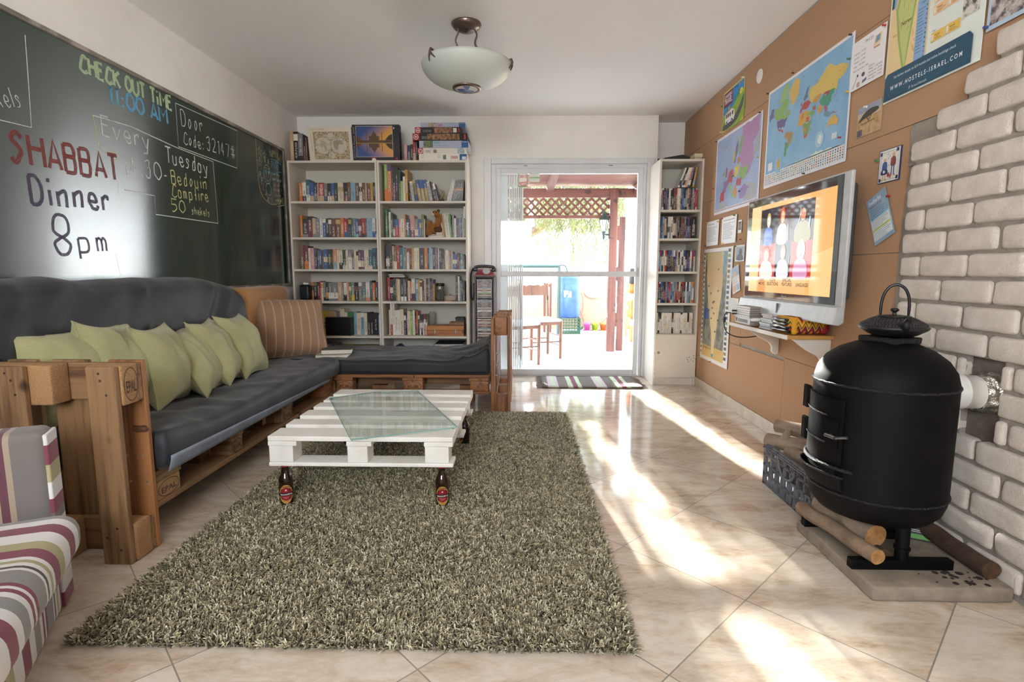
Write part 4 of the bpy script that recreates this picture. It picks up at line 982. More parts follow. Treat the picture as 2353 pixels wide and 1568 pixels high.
AB('seat_cushion', MB().rbox((0.37, -0.315, 0.245), (0.78, 0.69, 0.135), 0.055, 0, 6, 8, 0.005, 5, fn=lambda p: Vector((p.x, p.y, p.z + 0.02 * (1 - (p.x / 0.4) ** 2) * (1 - (p.y / 0.36) ** 2) * (1 if p.z > 0 else 0)))), seatm)
o = AB('armrest', MB().rbox((-0.045, -0.35, 0.285), (0.115, 0.64, 0.57), 0.03, 0, 5, 5, 0.003, 6), armm)
tag(MB().rbox((-0.045, -0.034, 0.285), (0.098, 0.012, 0.545), 0.005, 0, 3, 3).build('front_panel', armf, o, world=False), 'arm front in crosswise stripes')
AB('armrest', MB().rbox((0.785, -0.40, 0.285), (0.115, 0.64, 0.57), 0.03, 0, 5, 5, 0.003, 6), armm)
AB('backrest', MB().rbox((0.37, -0.715, 0.42), (0.70, 0.13, 0.84), 0.06, 0, 5, 6, 0.004, 6), seatm)
ac.matrix_world = AM
# ================================================================ bookcases and what stands on them
lam = mat('white_laminate', '#ddd6cb', 0.45, c2='#d6cfc4', nscale=3)
SH = [1.665, 1.345, 1.058, 0.765, 0.443]
def bookcase(name, label, x0, x1, yf, yb, shelves, group=None):
    t = thing(name, label, 'bookcase', ((x0 + x1) / 2, (yf + yb) / 2, 0), group)
    MB().box(x0, x0 + 0.018, yf, yb, 0, 2.02).build('side_panel', lam, t, bevel=0.0015)
    MB().box(x1 - 0.018, x1, yf, yb, 0, 2.02).build('side_panel', lam, t, bevel=0.0015)
    MB().box(x0 + 0.0185, x1 - 0.0185, yf + 0.001, yb, 1.999, 2.018).build('top_panel', lam, t)
    MB().box(x0 + 0.0185, x1 - 0.0185, yf + 0.02, yf + 0.035, 0.0, 0.062).build('plinth', lam, t)
    MB().box(x0 + 0.002, x1 - 0.002, yb + 0.0005, yb + 0.004, 0.05, 2.018).build('back_panel', mat('back_board', '#d9d6cb', 0.6), t)
    for z in shelves + [0.082]: MB().box(x0 + 0.0185, x1 - 0.0185, yf + 0.002, yb, z - 0.020, z).build('shelf', lam, t, bevel=0.0012)
    q = MB()
    for i in range(18):
        for xx, s in ((x0 + 0.0182, 1), (x1 - 0.0182, -1)):
            for yy in (yf + 0.045, yb - 0.06): q.lathe([(0.0, 0.0004), (0.0026, 0.0)], (0, 0, 0), 6, M=Matrix.Translation((xx, yy, 0.2 + i * 0.1)) @ Matrix.Rotation(R(90 * s), 4, 'Y'))
    q.build('peg_holes', plain('#8f887c', 0.8), t)
    return t
A0, A1, B0, B1, YF, YBK = -2.112, -1.308, -1.306, -0.500, 4.876, 5.255
bookcase('bookcase', 'tall white bookcase in the corner beside the chalkboard', A0, A1, YF, YBK, SH, 'white bookcases against the far wall')
bookcase('bookcase', 'tall white bookcase beside the cd tower, joined to the corner bookcase', B0, B1, YF, YBK, SH, 'white bookcases against the far wall')
NB = (1.200, 1.600 - 0.014)
nbk = bookcase('narrow_bookcase', 'narrow white bookcase full of film cases between the glass door and the cardboard wall', NB[0], NB[1], 4.855, 5.235, [1.584, 1.334, 1.041, 0.756, 0.474])
dr = MB().box(NB[0] + 0.004, NB[1] - 0.004, 4.838, 4.854, 0.072, 0.470).build('door', mat('worn_white_door', '#dbd3c6', 0.5, c2='#d4ccc0', nscale=4), nbk, bevel=0.003)
MB().lathe([(0.0, 0.008), (0.010, 0.008), (0.013, 0.0)], (0, 0, 0), 16, M=Matrix.Translation((1.240, 4.838, 0.305)) @ Matrix.Rotation(R(90), 4, 'X')).build('lock', mat('nickel', '#a9a59d', 0.3, metal=0.9), dr)
q = Flat((0, 4.8378, 0), (1, 0, 0), (0, 0, 1), 0.0001); r = random.Random(4)
for i in range(13): q.ell(1.50 + r.uniform(0, 0.07), 0.215 + r.uniform(0, 0.075), r.uniform(0.002, 0.006), r.uniform(0.002, 0.004), '#4a4038', 7)
for i in range(12): q.ell(1.205 + r.choice([0, 0.372]) + r.uniform(0, 0.004), r.uniform(0.08, 0.46), 0.0015, r.uniform(0.003, 0.012), '#6d6054', 6)
q.build('chipped_paint', dr)

bk_r = random.Random(21)
COL = dict(og=('orange', '#c8722f'), wh=('white', '#dedad2'), tl=('teal', '#2f5f68'), bl=('blue', '#34558f'), nv=('navy', '#232d4a'), bk=('black', '#211f22'), rd=('red', '#a3222c'), mr=('maroon', '#6b2531'),
           tn=('tan', '#bd9c78'), cr=('cream', '#d8cbb0'), br=('brown', '#6d4c35'), gy=('grey', '#77797b'), gn=('green', '#3f7a4e'), dg=('dark green', '#26402f'), pk=('pink', '#c58f88'), yl=('yellow', '#cdb04a'),
           ol=('olive', '#6f6a35'), pu=('purple', '#55426b'), lb=('light blue', '#86a9bf'), mu=('mustard', '#b98a2c'), sa=('salmon', '#cf8a68'), lg=('light green', '#8fae5c'), fl=('flowered', '#a38d58'))
ORD = 'first second third fourth fifth sixth seventh eighth ninth tenth eleventh twelfth thirteenth fourteenth fifteenth sixteenth seventeenth eighteenth nineteenth twentieth'.split()
ORD += ['twenty-' + x for x in ORD[:9]] + ['thirtieth'] + ['thirty-' + x for x in ORD[:9]] + ['fortieth'] + ['forty-' + x for x in ORD[:9]] + ['fiftieth'] + ['fifty-' + x for x in ORD[:9]] + ['sixtieth'] + ['sixty-' + x for x in ORD[:9]]
pages = mat('book_pages', '#d9cfbd', 0.9)
def spine_mat(code, light):
    # cover colour with fine lettering-like flecks that belong to the printed spine
    nm = 'cover_%s_%d' % (code, light)
    if nm in MATS: return MATS[nm]
    m = bpy.data.materials.new(nm); n = NT(m); MATS[nm] = m; base = srgb(COL[code][1])
    # printed title: a broken line of marks up the middle of the spine, different on every book
    tc = n.new('TexCoord'); sp = n.new('SeparateXYZ'); n.link(tc.outputs['Generated'], sp.inputs[0]); oi = n.new('ObjectInfo'); rv = n.math('MULTIPLY', oi.outputs['Random'], 37.0)
    cb_ = n.new('CombineXYZ'); n.link(n.math('MULTIPLY', sp.outputs[0], 3.0), cb_.inputs[0]); n.link(n.math('MULTIPLY', sp.outputs[2], 46.0), cb_.inputs[1]); n.link(rv, cb_.inputs[2])
    a = n.noise(cb_.outputs[0], 1.0, 1, 0.5)
    wide = n.math('LESS_THAN', n.math('ABSOLUTE', n.math('SUBTRACT', sp.outputs[0], 0.5)), n.math('ADD', 0.12, n.math('MULTIPLY', n.math('FRACT', n.math('MULTIPLY', oi.outputs['Random'], 91.0)), 0.16)))
    lo = n.math('MULTIPLY', n.math('FRACT', n.math('MULTIPLY', oi.outputs['Random'], 53.0)), 0.35); inz = n.math('MULTIPLY', n.math('GREATER_THAN', sp.outputs[2], lo), n.math('LESS_THAN', sp.outputs[2], n.math('ADD', lo, 0.52)))
    mk = (0.70, 0.66, 0.58) if sum(base) < 1.1 else (0.12, 0.10, 0.10)
    f = n.math('MULTIPLY', n.math('MULTIPLY', n.ramp(a, [(0.47, (0, 0, 0)), (0.52, (1, 1, 1))]), wide), inz)
    n.col(n.mix(n.math('MULTIPLY', f, 0.7), base, mk)); n.set(Roughness=0.38); return m
_bm = {}
def book_mesh(w, h, d, code, band, light):
    q = MB(); t = 0.0018
    q.box(0, w, 0, t, 0, h, 0).box(0, t, t, d, 0, h, 0).box(w - t, w, t, d, 0, h, 0).box(t, w - t, t, d - 0.004, 0.002, h - 0.004, 1)
    mats = [spine_mat(code, light), pages]
    if band:
        mats.append(spine_mat(band[0], light)); z0 = h * band[1]; z1 = h * band[2]
        q.box(-0.0003, w + 0.0003, -0.0005, 0.0006, z0, z1, 2)
    return q, mats
def place_book(x, y, z, w, h, d, code, band, lean, label, group, name='book', cat='book', title=None):
    q, mats = book_mesh(w, h, d, code, band, bk_r.randint(0, 2))
    if title:
        vs, fs, tw = text_mesh(title[0], True); s_ = title[1] * w; k = h * title[2] / tw; mats.append(plain(title[3], 0.5))
        q.add([(w / 2 + (yy - 0.36) * s_, -0.0010, h * title[4] - xx * k) for xx, yy in vs], fs, len(mats) - 1)
    o = q.build(name, mats)
    if lean: o.rotation_euler = (0, R(lean), 0)
    o.location = (x, y, z + (abs(math.sin(R(lean))) * w if lean > 0 else 0) + 0.0003)
    return tag(o, label, cat, group)
def parse(sp):
    out = []
    for tok in sp.split():
        lean = 0; hh = 1.0; band = None; title = None
        if '<' in tok: tok, l = tok.split('<'); lean = float(l)
        if '~' in tok:
            tok, b = tok.split('~'); zr_ = bk_r.choice(((0.36, 0.62), (0.0, 0.2), (0.7, 0.92), (0.12, 0.45), (0.55, 0.8), (0.8, 1.0))); band = (b[:2],) + ((0.0, 0.34) if b[2:] == 'l' else (0.62, 1.0) if b[2:] == 'u' else zr_)
        if '/' in tok: tok, s_ = tok.split('/'); hh = float(s_)
        out.append((tok[:2], float(tok[2:]), hh, band, lean))
    return out
def row(sp, xa, xb, y, z, hbase, end, where, group, depth=0.13, kind='book', titles={}):
    B = parse(sp); tot = sum(b[1] for b in B); k = (xb - xa) / tot; x = xa
    for i, (c, w, hh, band, lean) in enumerate(B):
        wd = w * k - 0.0006; h = hbase * hh * bk_r.uniform(0.97, 1.02)
        lab = '%s %s, %s from %s on %s' % (COL[c][0], kind, ORD[i], end, where)
        if lean:
            place_book(x + (h * math.sin(R(-lean)) if lean < 0 else 0) * 0, y + bk_r.uniform(-0.004, 0.004), z, wd * 0.98, h, depth, c, band, lean, lab, group, title=titles.get(i))
        else:
            place_book(x, y + bk_r.uniform(-0.006, 0.006), z, wd, h, depth, c, band, 0, lab, group, title=titles.get(i))
        x += w * k
E1, E2 = 'chalkboard end', 'corner side'
bw = lambda s: '%s of corner bookcase' % s
row('og50 wh65~bkl tl65/1.15~whl bl60~tnl nv60~gy tn25 rd85~tnl gy55~nvl bk65~whl bl55~tnl dg55~bk cr95~tn br15 bk60~mrl br45 lb85 br60 wh50~bk br55 tn25 br60 mu45 bk35~tl br35', -2.055, -1.335, 4.985, SH[0], 0.178, E1, bw('the top shelf'), 'paperbacks on the top shelf of the corner bookcase', titles={6: ('WOUK', 0.95, 0.52, '#e6d9c8', 0.93)})
row('og45/1.15 bk95~gy mr90/1.08~bk tn65~gy gy80 wh50 bl60~wh bk50 bk60~wh mr80~br br90~tn og65 rd70~bll tl15 bk50~mu tl45 gy45 bl50~lb mr55~wh rd75~bk br30 lb105 wh65~bll nv55~wh', -2.058, -1.332, 4.975, SH[1], 0.178, E1, bw('the second shelf'), 'paperbacks on the second shelf of the corner bookcase')
row('br70/1.25~bk mr90/1.22~ogl wh40/1.08 pk70/1.08 pu30/1.05 nv35~tl ol35~bk bl60~nv br30 bl80~cr dg90~ol br30 sa65~lbl cr45 cr75~bkl dg65~wh cr45 wh70~gyu gy50~br cr40 cr45~bk mr55~wh pu60~tn cr45 cr45 tl70~cr tl80/1.1~nv bk30/1.1 tn40', -2.066, -1.328, 4.965, SH[2], 0.180, E1, bw('the third shelf'), 'paperbacks on the third shelf of the corner bookcase')
row('nv45~wh rd50~wh gy45 og40~bk bk65~ol mr40~bk rd25/1.08 cr40~mu gy45~dg bk50~mu gy60~wh gy105~wh tn75 gy30 wh60~bkl sa35 gn40~cr gy55~yll bk75~br gy60~wh gy75~tl wh70~sa tl40/1.1 og50 bk45~mr pu55~gy', -2.052, -1.328, 4.965, SH[3], 0.172, E1, bw('the fourth shelf'), 'paperbacks on the fourth shelf of the corner bookcase')
row('mu120/1.12 tn80/1.1 wh75/1.08~mr yl120/.98 tn80/.96 tn60/.93 gy60/.92 cr80/1.06 cr50/.9 gn110/.92 lb50/.9 cr65/.9 lb65/.9~wh cr50/.9 bk50/.9 bk50/.88 bk90/.88 lb60/.8', -2.045, -1.328, 4.972, SH[4], 0.235, E1, bw('the fifth shelf'), 'books on the fifth shelf of the corner bookcase', titles={12: ('I LOST RELIC', 0.55, 0.55, '#33506a', 0.80)})
# yellow-spined magazines along the bottom shelf
x = -1.755
for i in range(44):
    w = 0.0086; place_book(x, 4.955 + bk_r.uniform(-0.004, 0.004), 0.082, w - 0.0006, 0.252 + bk_r.uniform(-0.005, 0.003), 0.17, 'yl' if i not in (21, 32) else 'cr', None, 0,
        'yellow spined magazine, %s from the chalkboard end of the bottom shelf run' % ORD[i], 'yellow spined magazines on the bottom shelf', 'magazine', 'magazine'); x += w
row('wh70 gy40 cr30 mr25 pu25 wh25 gy30 br30', -2.04, -1.765, 4.96, 0.082, 0.272, E1, bw('the bottom shelf'), 'books beside the yellow magazines', 0.16)
fr_ = thing('picture_frame', 'dark framed picture leaning at the end of the yellow magazines', 'picture frame', (-1.355, 4.97, 0.082))
MB().box(-1.372, -1.360, 4.93, 5.12, 0.083, 0.300).build('frame', plain('#3a352f', 0.5), fr_); MB().box(-1.3725, -1.3715, 4.945, 5.105, 0.10, 0.285).build('picture', plain('#7f887f', 0.5), fr_)
# bookcase by the tower
bw = lambda s: '%s by the tower' % s
row('lg60/1.95~ogl og75/1.92~pu pu22/1.85 bk55/1.75~mr bk48/1.72 dg45/1.6 lg45/1.05 wh42/1.30 mu50/1.65', -1.262, -1.048, 4.955, SH[0], 0.178, E2, bw('the top shelf'), 'tall books on the top shelf by the tower', 0.2)
x = -1.040
for c, w, h, band, lean, lb_ in (('bk', 0.012, 0.15, None, -7, 'thin black book leaning first after the upright tall books'), ('wh', 0.026, 0.185, None, -7, 'spiral bound white book leaning first after the tall books'), ('fl', 0.026, 0.198, ('bl', 0.0, 0.34), -8, 'flowered spine with blue foot leaning beside the spiral bound book'),
        ('fl', 0.030, 0.199, ('bl', 0.62, 1.0), -9, 'blue and flowered spine leaning, first of three alike'), ('fl', 0.030, 0.199, ('bl', 0.62, 1.0), -9, 'blue and flowered spine leaning, second of three alike'), ('fl', 0.030, 0.199, ('bl', 0.62, 1.0), -9, 'blue and flowered spine leaning, third of three alike'),
        ('wh', 0.026, 0.184, None, -10, 'spiral bound white book leaning after the flowered spines'), ('bk', 0.013, 0.186, None, -11, 'thin black book leaning beside the second spiral bound book'), ('br', 0.015, 0.180, ('bk', 0.3, 0.6), -13, 'thin brown book leaning near the feathered ornament'), ('nv', 0.018, 0.172, ('wh', 0.68, 1.0), -15, 'navy and white book leaning last before the feathered ornament')):
    o = place_book(x, 4.965, SH[0], w, h, 0.15, c, band, 0, lb_, 'leaning books on the top shelf by the tower')
    o.rotation_euler = (0, R(lean), 0); o.location.x = x + h * math.sin(R(-lean)) * 0.55
    if 'spiral' in lb_:
        q = MB()
        for k in range(14): q.tube([(w / 2 + (w * 0.42) * math.cos(a), -0.004 + 0.006 * math.sin(a), 0.012 + k * 0.0118) for a in [i * PI / 4 for i in range(8)]], 0.0012, 5, closed=True)
        q.build('wire_binding', plain('#3d3d40', 0.4), o, world=False)
    x += w * 1.12
q = thing('feathered_ornament', 'small feathered figurine on the top shelf beside the leaning books', 'ornament', (-0.745, 5.0, SH[0]))
MB().rbox((-0.745, 5.0, SH[0] + 0.02), (0.045, 0.03, 0.038), 0.014, 0, 3, 3, 0.006, 40).build('base', plain('#4c4a38', 0.7), q)
MB().tube([(-0.75, 5.0, SH[0] + 0.035), (-0.735, 5.0, SH[0] + 0.07), (-0.725, 5.0, SH[0] + 0.10)], [0.012, 0.014, 0.006], 8).build('body', plain('#a08863', 0.8), q)
p = MB(); r = random.Random(3)
for i in range(9): p.tube([(-0.73, 5.0, SH[0] + 0.07), (-0.74 + r.uniform(-0.03, 0.02), 5.0, SH[0] + r.uniform(0.10, 0.135))], [0.003, 0.0008], 4)
p.build('feathers', plain('#8a7f70', 0.9), q)
MB().tube([(-0.752, 5.0, SH[0] + 0.05), (-0.768, 4.995, SH[0] + 0.025)], 0.004, 6).build('ribbon', plain('#c9ae3f', 0.7), q)
x = -0.700
for i in range(10):
    c, w, h = [('wh', 0.012, 0.205), ('wh', 0.010, 0.203), ('wh', 0.011, 0.2)][i] if i < 3 else ('gy', 0.0125, 0.197)
    o = place_book(x, 4.975, SH[0], w, h, 0.15, c, ('sa', 0.52, 0.60) if i >= 3 else None, 0, ('thin white booklet leaning, %s from the feathered ornament' if i < 3 else 'grey magazine with coloured bands leaning, %s from the feathered ornament') % ORD[i], 'leaning magazines on the top shelf by the tower', 'magazine', 'magazine')
    o.rotation_euler = (0, R(16 - i * 1.2), 0); o.location.z += 0.006; x += w * 1.22
row('gn40/1.5 dg30/1.45 wh35/1.35 dg45/1.3 bk45~wh rd75~blu pk40 cr80~wh og30/1.25 nv90~tll pk90/1.18~mrl gy70~cr bl30 bl45~tn ol55/1.22 cr20', -1.262, -0.900, 4.965, SH[1], 0.172, E2, bw('the second shelf'), 'books on the second shelf by the tower', 0.15, titles={9: ('Italy', 0.92, 0.42, '#e9eef4', 0.82)})
row('tn34/1.25<-9 br26/1.2<-9 yl24/1.2<-8 wh30/1.25<-7 wh26/1.25<-6 wh30/1.22<-5 lg26/1.22<-4 gn24/1.2<-3 gy50/1.15 wh26 wh24 br24 bl28 br24 lb28 bk26 gy30/1.2 wh20/1.25 ol40/1.55~whu', -0.735, -0.530, 4.965, SH[1], 0.18, 'toy camel', bw('the second shelf'), 'magazines beside the toy camel', 0.15)
row('bk70/1.15~wh bk60/1.2 tn40/1.1~ol br50/1.08~whl rd55/1.1 tl65/1.05 lb20/1.02 gy50 yl15 wh50~mr mr50 mu40 wh50 cr60 bk100 og65 dg35 lb50/1.02 wh15 nv60/1.02 gy35 mr20 wh20 nv45/.98 mr15/.96 nv45/.93 mu25/.9 wh60/.88 tn25/.86 gy30/.84 tn35/.82 bl75/.72~wh mr45/.76 bk35/.74 lb30/.72~wh gn35/.70~lb mr20/.64', -1.268, -0.536, 4.96, SH[2], 0.195, E2, bw('the third shelf'), 'books on the third shelf by the tower', 0.15)
row('rd55/1.05 bk60~wh bk40 dg30 tn40 cr40 ol20 bk55~wh lb20 mr45~wh bk35 cr40/.9 og40/.9~rdl wh40~nvl wh30~nvl br20 lb45~wh mu40 wh45/.9~mr bk45/.9 tn45 bk35 gy45/1.02 mr30/.9 pu40/.95 mu30/.78', -1.262, -0.822, 4.965, SH[3], 0.205, E2, bw('the fourth shelf'), 'books on the fourth shelf by the tower', 0.15)
row('bk40/1.18 wh30/1.1 gy30/.95 bk30/.9 bk36/.9', -0.626, -0.540, 4.97, SH[3], 0.205, 'glass jar', bw('the fourth shelf'), 'folders beside the lidded dish', 0.16)
row('cr30 wh40/1.32~rdl wh40/1.32 wh60/1.02 wh40 cr70/1.02 pu40/.86~wh bk25/.86 cr60 lg50/.95 wh35/.98 bk30/.8~rd og25/.94~rdl', -1.258, -0.985, 4.965, SH[4], 0.235, E2, bw('the fifth shelf'), 'books on the fifth shelf by the tower', 0.16)
row('bk30~wh wh30~bku bk30~wh wh30~bku rd25~wh wh35~bku', -0.983, -0.898, 4.965, SH[4], 0.192, 'bound papers', bw('the fifth shelf'), 'film cases on the fifth shelf by the tower', 0.14, 'film case')
tag(MB().box(-0.890, -0.845, 5.05, 5.09, SH[4] + 0.001, SH[4] + 0.215).build('acrylic_holder', mat('clear_acrylic', '#d8d4cc', 0.1, trans=0.7)), 'clear acrylic holder standing behind the wooden case', 'holder')
# flat books
def flat_stack(label, x0, x1, y0, y1, z, h, col, group):
    t = thing('book', label, 'book', ((x0 + x1) / 2, (y0 + y1) / 2, z), group)
    MB().box(x0, x1, y0, y1, z + 0.0003, z + 0.002).box(x0, x1, y0, y1, z + h - 0.002, z + h - 0.0002).box(x0, x0 + 0.003, y0, y1, z + 0.002, z + h - 0.002).build('cover', plain(col, 0.5), t)
    MB().box(x0 + 0.003, x1 - 0.003, y0 + 0.002, y1 - 0.003, z + 0.002, z + h - 0.002).build('pages', pages, t)
flat_stack('blue and white book lying flat on the upright books of the fourth shelf', -1.245, -1.10, 4.97, 5.1, SH[3] + 0.219, 0.016, '#3f5a9a', 'books lying flat under the shelf')
flat_stack('light blue book lying topmost on the upright books of the fourth shelf', -1.25, -1.11, 4.965, 5.1, SH[3] + 0.2355, 0.014, '#6f97b5', 'books lying flat under the shelf')
flat_stack('white book lying flat at the bottom under the toy camel', -0.865, -0.735, 4.955, 5.06, SH[1], 0.020, '#d9d3d8', 'books under the toy camel')
flat_stack('grey book lying second from bottom under the toy camel', -0.868, -0.80, 4.95, 5.05, SH[1] + 0.0205, 0.012, '#6d6d72', 'books under the toy camel')
flat_stack('pink string-tied bundle under the forefeet of the toy camel', -0.798, -0.738, 4.955, 5.05, SH[1] + 0.0205, 0.030, '#cbb0b4', 'books under the toy camel')
# toy camel
cm = mat('brown_plush', '#8a5526', 0.95, c2='#a0692f', nscale=60, bump=(240, 0.8, 0.003), sheen=0.4); cd = mat('dark_plush', '#5b3a24', 0.95, bump=(240, 0.6, 0.002))
t = thing('toy_camel', 'brown plush toy camel sitting on books on the second shelf', 'soft toy', (-0.81, 4.99, SH[1] + 0.03)); Z = SH[1]
MB().rbox((-0.832, 4.995, Z + 0.085), (0.125, 0.09, 0.105), 0.045, 0, 5, 4, 0.004, 20).rbox((-0.862, 4.995, Z + 0.135), (0.06, 0.06, 0.05), 0.025, 0, 4, 2).tube(cr([(-0.80, 4.99, Z + 0.09), (-0.778, 4.985, Z + 0.14), (-0.775, 4.98, Z + 0.185), (-0.795, 4.975, Z + 0.215)], 5), [0.043] * 4 + [0.034] * 6 + [0.028] * 6, 14).build('body', cm, t)
MB().rbox((-0.803, 4.965, Z + 0.222), (0.058, 0.052, 0.05), 0.024, 0, 4, 2).build('head', cm, t)
MB().rbox((-0.826, 4.955, Z + 0.214), (0.036, 0.04, 0.040), 0.018, 0, 4, 2).build('muzzle', plain('#cfc4b6', 0.9), t)
MB().rbox((-0.777, 4.975, Z + 0.243), (0.026, 0.014, 0.026), 0.006, 0, 3, 2).build('ear', cd, t)
p = MB()
for x_ in (-0.818, -0.792): p.lathe([(0.0, 0.0045), (0.004, 0.002), (0.005, 0)], (0, 0, 0), 10, M=Matrix.Translation((x_, 4.939, Z + 0.228)) @ Matrix.Rotation(R(90), 4, 'X'))
p.build('eyes', plain('#141010', 0.2), t)
MB().rbox((-0.860, 4.95, Z + 0.050), (0.062, 0.05, 0.058), 0.024, 0, 4, 2).build('hind_foot', cm, t); MB().rbox((-0.780, 4.955, Z + 0.075), (0.075, 0.045, 0.05), 0.021, 0, 4, 2).build('front_leg', cd, t)
# speaker, subwoofer, cables
t = thing('speaker', 'small black rounded speaker in front of the books on the fourth shelf', 'speaker', (-2.02, 4.93, SH[3]))
MB().rbox((-2.018, 4.93, SH[3] + 0.076), (0.098, 0.085, 0.150), 0.026, 0, 5, 3).build('body', mat('black_plastic', '#131316', 0.35), t)
MB().grid(lambda u, v: Vector((-2.055 + 0.066 * u, 4.8868 - 0.002 * math.sin(PI * u), SH[3] + 0.02 + 0.112 * v)), 6, 6).build('grille', plain('#1d1d21', 0.85), t)
t = thing('subwoofer', 'black box subwoofer in front of the books on the fifth shelf', 'subwoofer', (-1.70, 4.95, SH[4]))
MB().box(-1.832, -1.598, 4.885, 5.04, SH[4] + 0.006, SH[4] + 0.172).build('cabinet', mat('black_plastic', '#131316', 0.35), t, bevel=0.004)
p = MB()
for x_ in (-1.815, -1.615): p.box(x_ - 0.01, x_ + 0.01, 4.90, 4.92, SH[4] + 0.0005, SH[4] + 0.006)
p.build('feet', plain('#0d0d0e', 0.6), t); MB().box(-1.598, -1.592, 4.89, 5.035, SH[4] + 0.01, SH[4] + 0.168).build('side_panel', plain('#232326', 0.5), t)
MB().tube([(-1.834, 4.90, SH[4] + 0.12), (-1.842, 4.90, SH[4] + 0.12)], 0.008, 10).tube([(-1.834, 4.90, SH[4] + 0.085), (-1.842, 4.90, SH[4] + 0.085)], 0.006, 10).build('jack', plain('#2b2b2e', 0.4), t)
cb = mat('black_cable', '#161618', 0.5)
tag(MB().tube(cr([(-2.045, 4.872, SH[3] + 0.01), (-2.048, 4.868, SH[3] - 0.05), (-2.05, 4.868, SH[3] - 0.17), (-2.03, 4.868, SH[3] - 0.25), (-2.045, 4.872, SH[4] + 0.03)], 8), 0.0022, 6).tube(cr([(-2.03, 4.872, SH[3] + 0.01), (-2.034, 4.868, SH[3] - 0.08), (-2.04, 4.868, SH[3] - 0.2), (-2.02, 4.868, SH[4] + 0.03)], 8), 0.0022, 6).build('speaker_cable', cb), 'thin black cables hanging from the small speaker', 'cable')
p = MB(); r = random.Random(8)
p.tube(cr([(-1.845, 4.90, SH[4] + 0.10), (-1.88, 4.88, SH[4] + 0.07), (-1.93, 4.865, SH[4] + 0.01), (-1.955, 4.862, SH[4] - 0.06), (-1.97, 4.87, SH[4] - 0.10)], 8), 0.0025, 6)
p.tube(cr([(-1.845, 4.90, SH[4] + 0.085), (-1.90, 4.87, SH[4] + 0.04), (-1.94, 4.862, SH[4] - 0.02), (-1.925, 4.862, SH[4] - 0.10)], 8), 0.0025, 6)
for k in range(3): p.tube([(-1.925 + 0.035 * math.cos(a) + 0.006 * k, 4.864 + 0.004 * k, SH[4] - 0.045 + 0.042 * math.sin(a)) for a in [i * PI / 10 for i in range(20)]], 0.0022, 6, closed=True)
tag(p.build('cable_tangle', cb), 'tangle of black cables in front of the fifth shelf', 'cable')
tag(MB().rbox((-2.03, 4.90, SH[4] + 0.014), (0.055, 0.04, 0.026), 0.012, 0, 4, 2).build('computer_mouse', mat('black_plastic', '#131316', 0.35)), 'small black computer mouse on the fifth shelf', 'mouse')
# jar and dish
t = thing('glass_jar', 'glass jar with black lid on the fourth shelf', 'jar', (-0.795, 4.95, SH[3]))
jg = mat('jar_glass', '#eef3ee', 0.03, trans=0.9)
MB().lathe([(0.0, 0.003), (0.034, 0.003), (0.038, 0.008), (0.038, 0.12), (0.036, 0.135), (0.036, 0.142), (0.034, 0.142), (0.034, 0.133), (0.0355, 0.12), (0.0355, 0.01), (0, 0.008)], (-0.768, 4.95, SH[3]), 28).build('glass', jg, t)
MB().lathe([(0.0, 0.138), (0.040, 0.138), (0.041, 0.158), (0.036, 0.166), (0.0, 0.167)], (-0.768, 4.95, SH[3]), 28).build('lid', plain('#26211f', 0.45), t)
MB().rbox((-0.768, 4.95, SH[3] + 0.062), (0.040, 0.036, 0.095), 0.016, 0, 3, 3, 0.008, 40).build('contents', plain('#e9e6df', 0.9), t)
t = thing('lidded_dish', 'low pale lidded dish on the fourth shelf beside the glass jar', 'dish', (-0.675, 4.95, SH[3]))
MB().lathe([(0.0, 0.006), (0.052, 0.006), (0.056, 0.012), (0.057, 0.040), (0.055, 0.040)], (-0.675, 4.95, SH[3]), 28).build('dish', mat('dish_ceramic', '#b8ad9b', 0.4), t)
MB().lathe([(0.059, 0.040), (0.058, 0.046), (0.03, 0.054), (0.0, 0.056)], (-0.675, 4.95, SH[3]), 28).build('lid', mat('dish_ceramic', '#b8ad9b', 0.4), t)
MB().lathe([(0.0, 0.055), (0.005, 0.057), (0.006, 0.063), (0.0, 0.066)], (-0.675, 4.95, SH[3]), 12).build('knob', plain('#332d27', 0.5), t)
tag(MB().box(-0.722, -0.655, 4.905, 5.0, SH[3] + 0.0004, SH[3] + 0.0055).build('pink_card', plain('#c9607a', 0.6)), 'small pink booklet under the lidded dish', 'booklet')
# wooden case and boxes
wc = wood('striped_case_wood', 0, '#a9693a', '#6f3d1e', 0.45, 110); t = thing('wooden_case', 'hinged wooden case with two metal clasps on the fifth shelf', 'case', (-0.70, 5.0, SH[4]))
MB().box(-0.895, -0.545, 4.905, 5.10, SH[4] + 0.0004, SH[4] + 0.052).build('body', wc, t, bevel=0.002)
MB().box(-0.895, -0.545, 4.905, 5.10, SH[4] + 0.0535, SH[4] + 0.094).build('lid', wood('case_lid_wood', 0, '#b9793f', '#83502a', 0.45, 70), t, bevel=0.002)
for x_ in (-0.815, -0.622): MB().box(x_ - 0.005, x_ + 0.005, 4.901, 4.905, SH[4] + 0.022, SH[4] + 0.056).lathe([(0.006, 0), (0.010, 0.002), (0.006, 0.004)], (0, 0, 0), 12, M=Matrix.Translation((x_, 4.905, SH[4] + 0.030)) @ Matrix.Rotation(R(90), 4, 'X')).build('clasp', mat('nickel', '#a9a59d', 0.3, metal=0.9), t)
tag(MB().box(-0.685, -0.545, 4.92, 5.05, SH[4] + 0.0945, SH[4] + 0.126).build('wooden_box', pine[0], bevel=0.002), 'small flat wooden box on top of the wooden case', 'box')
t = thing('dark_box', 'small dark box with wooden foot topmost on the wooden boxes', 'box', (-0.59, 4.98, SH[4] + 0.127))
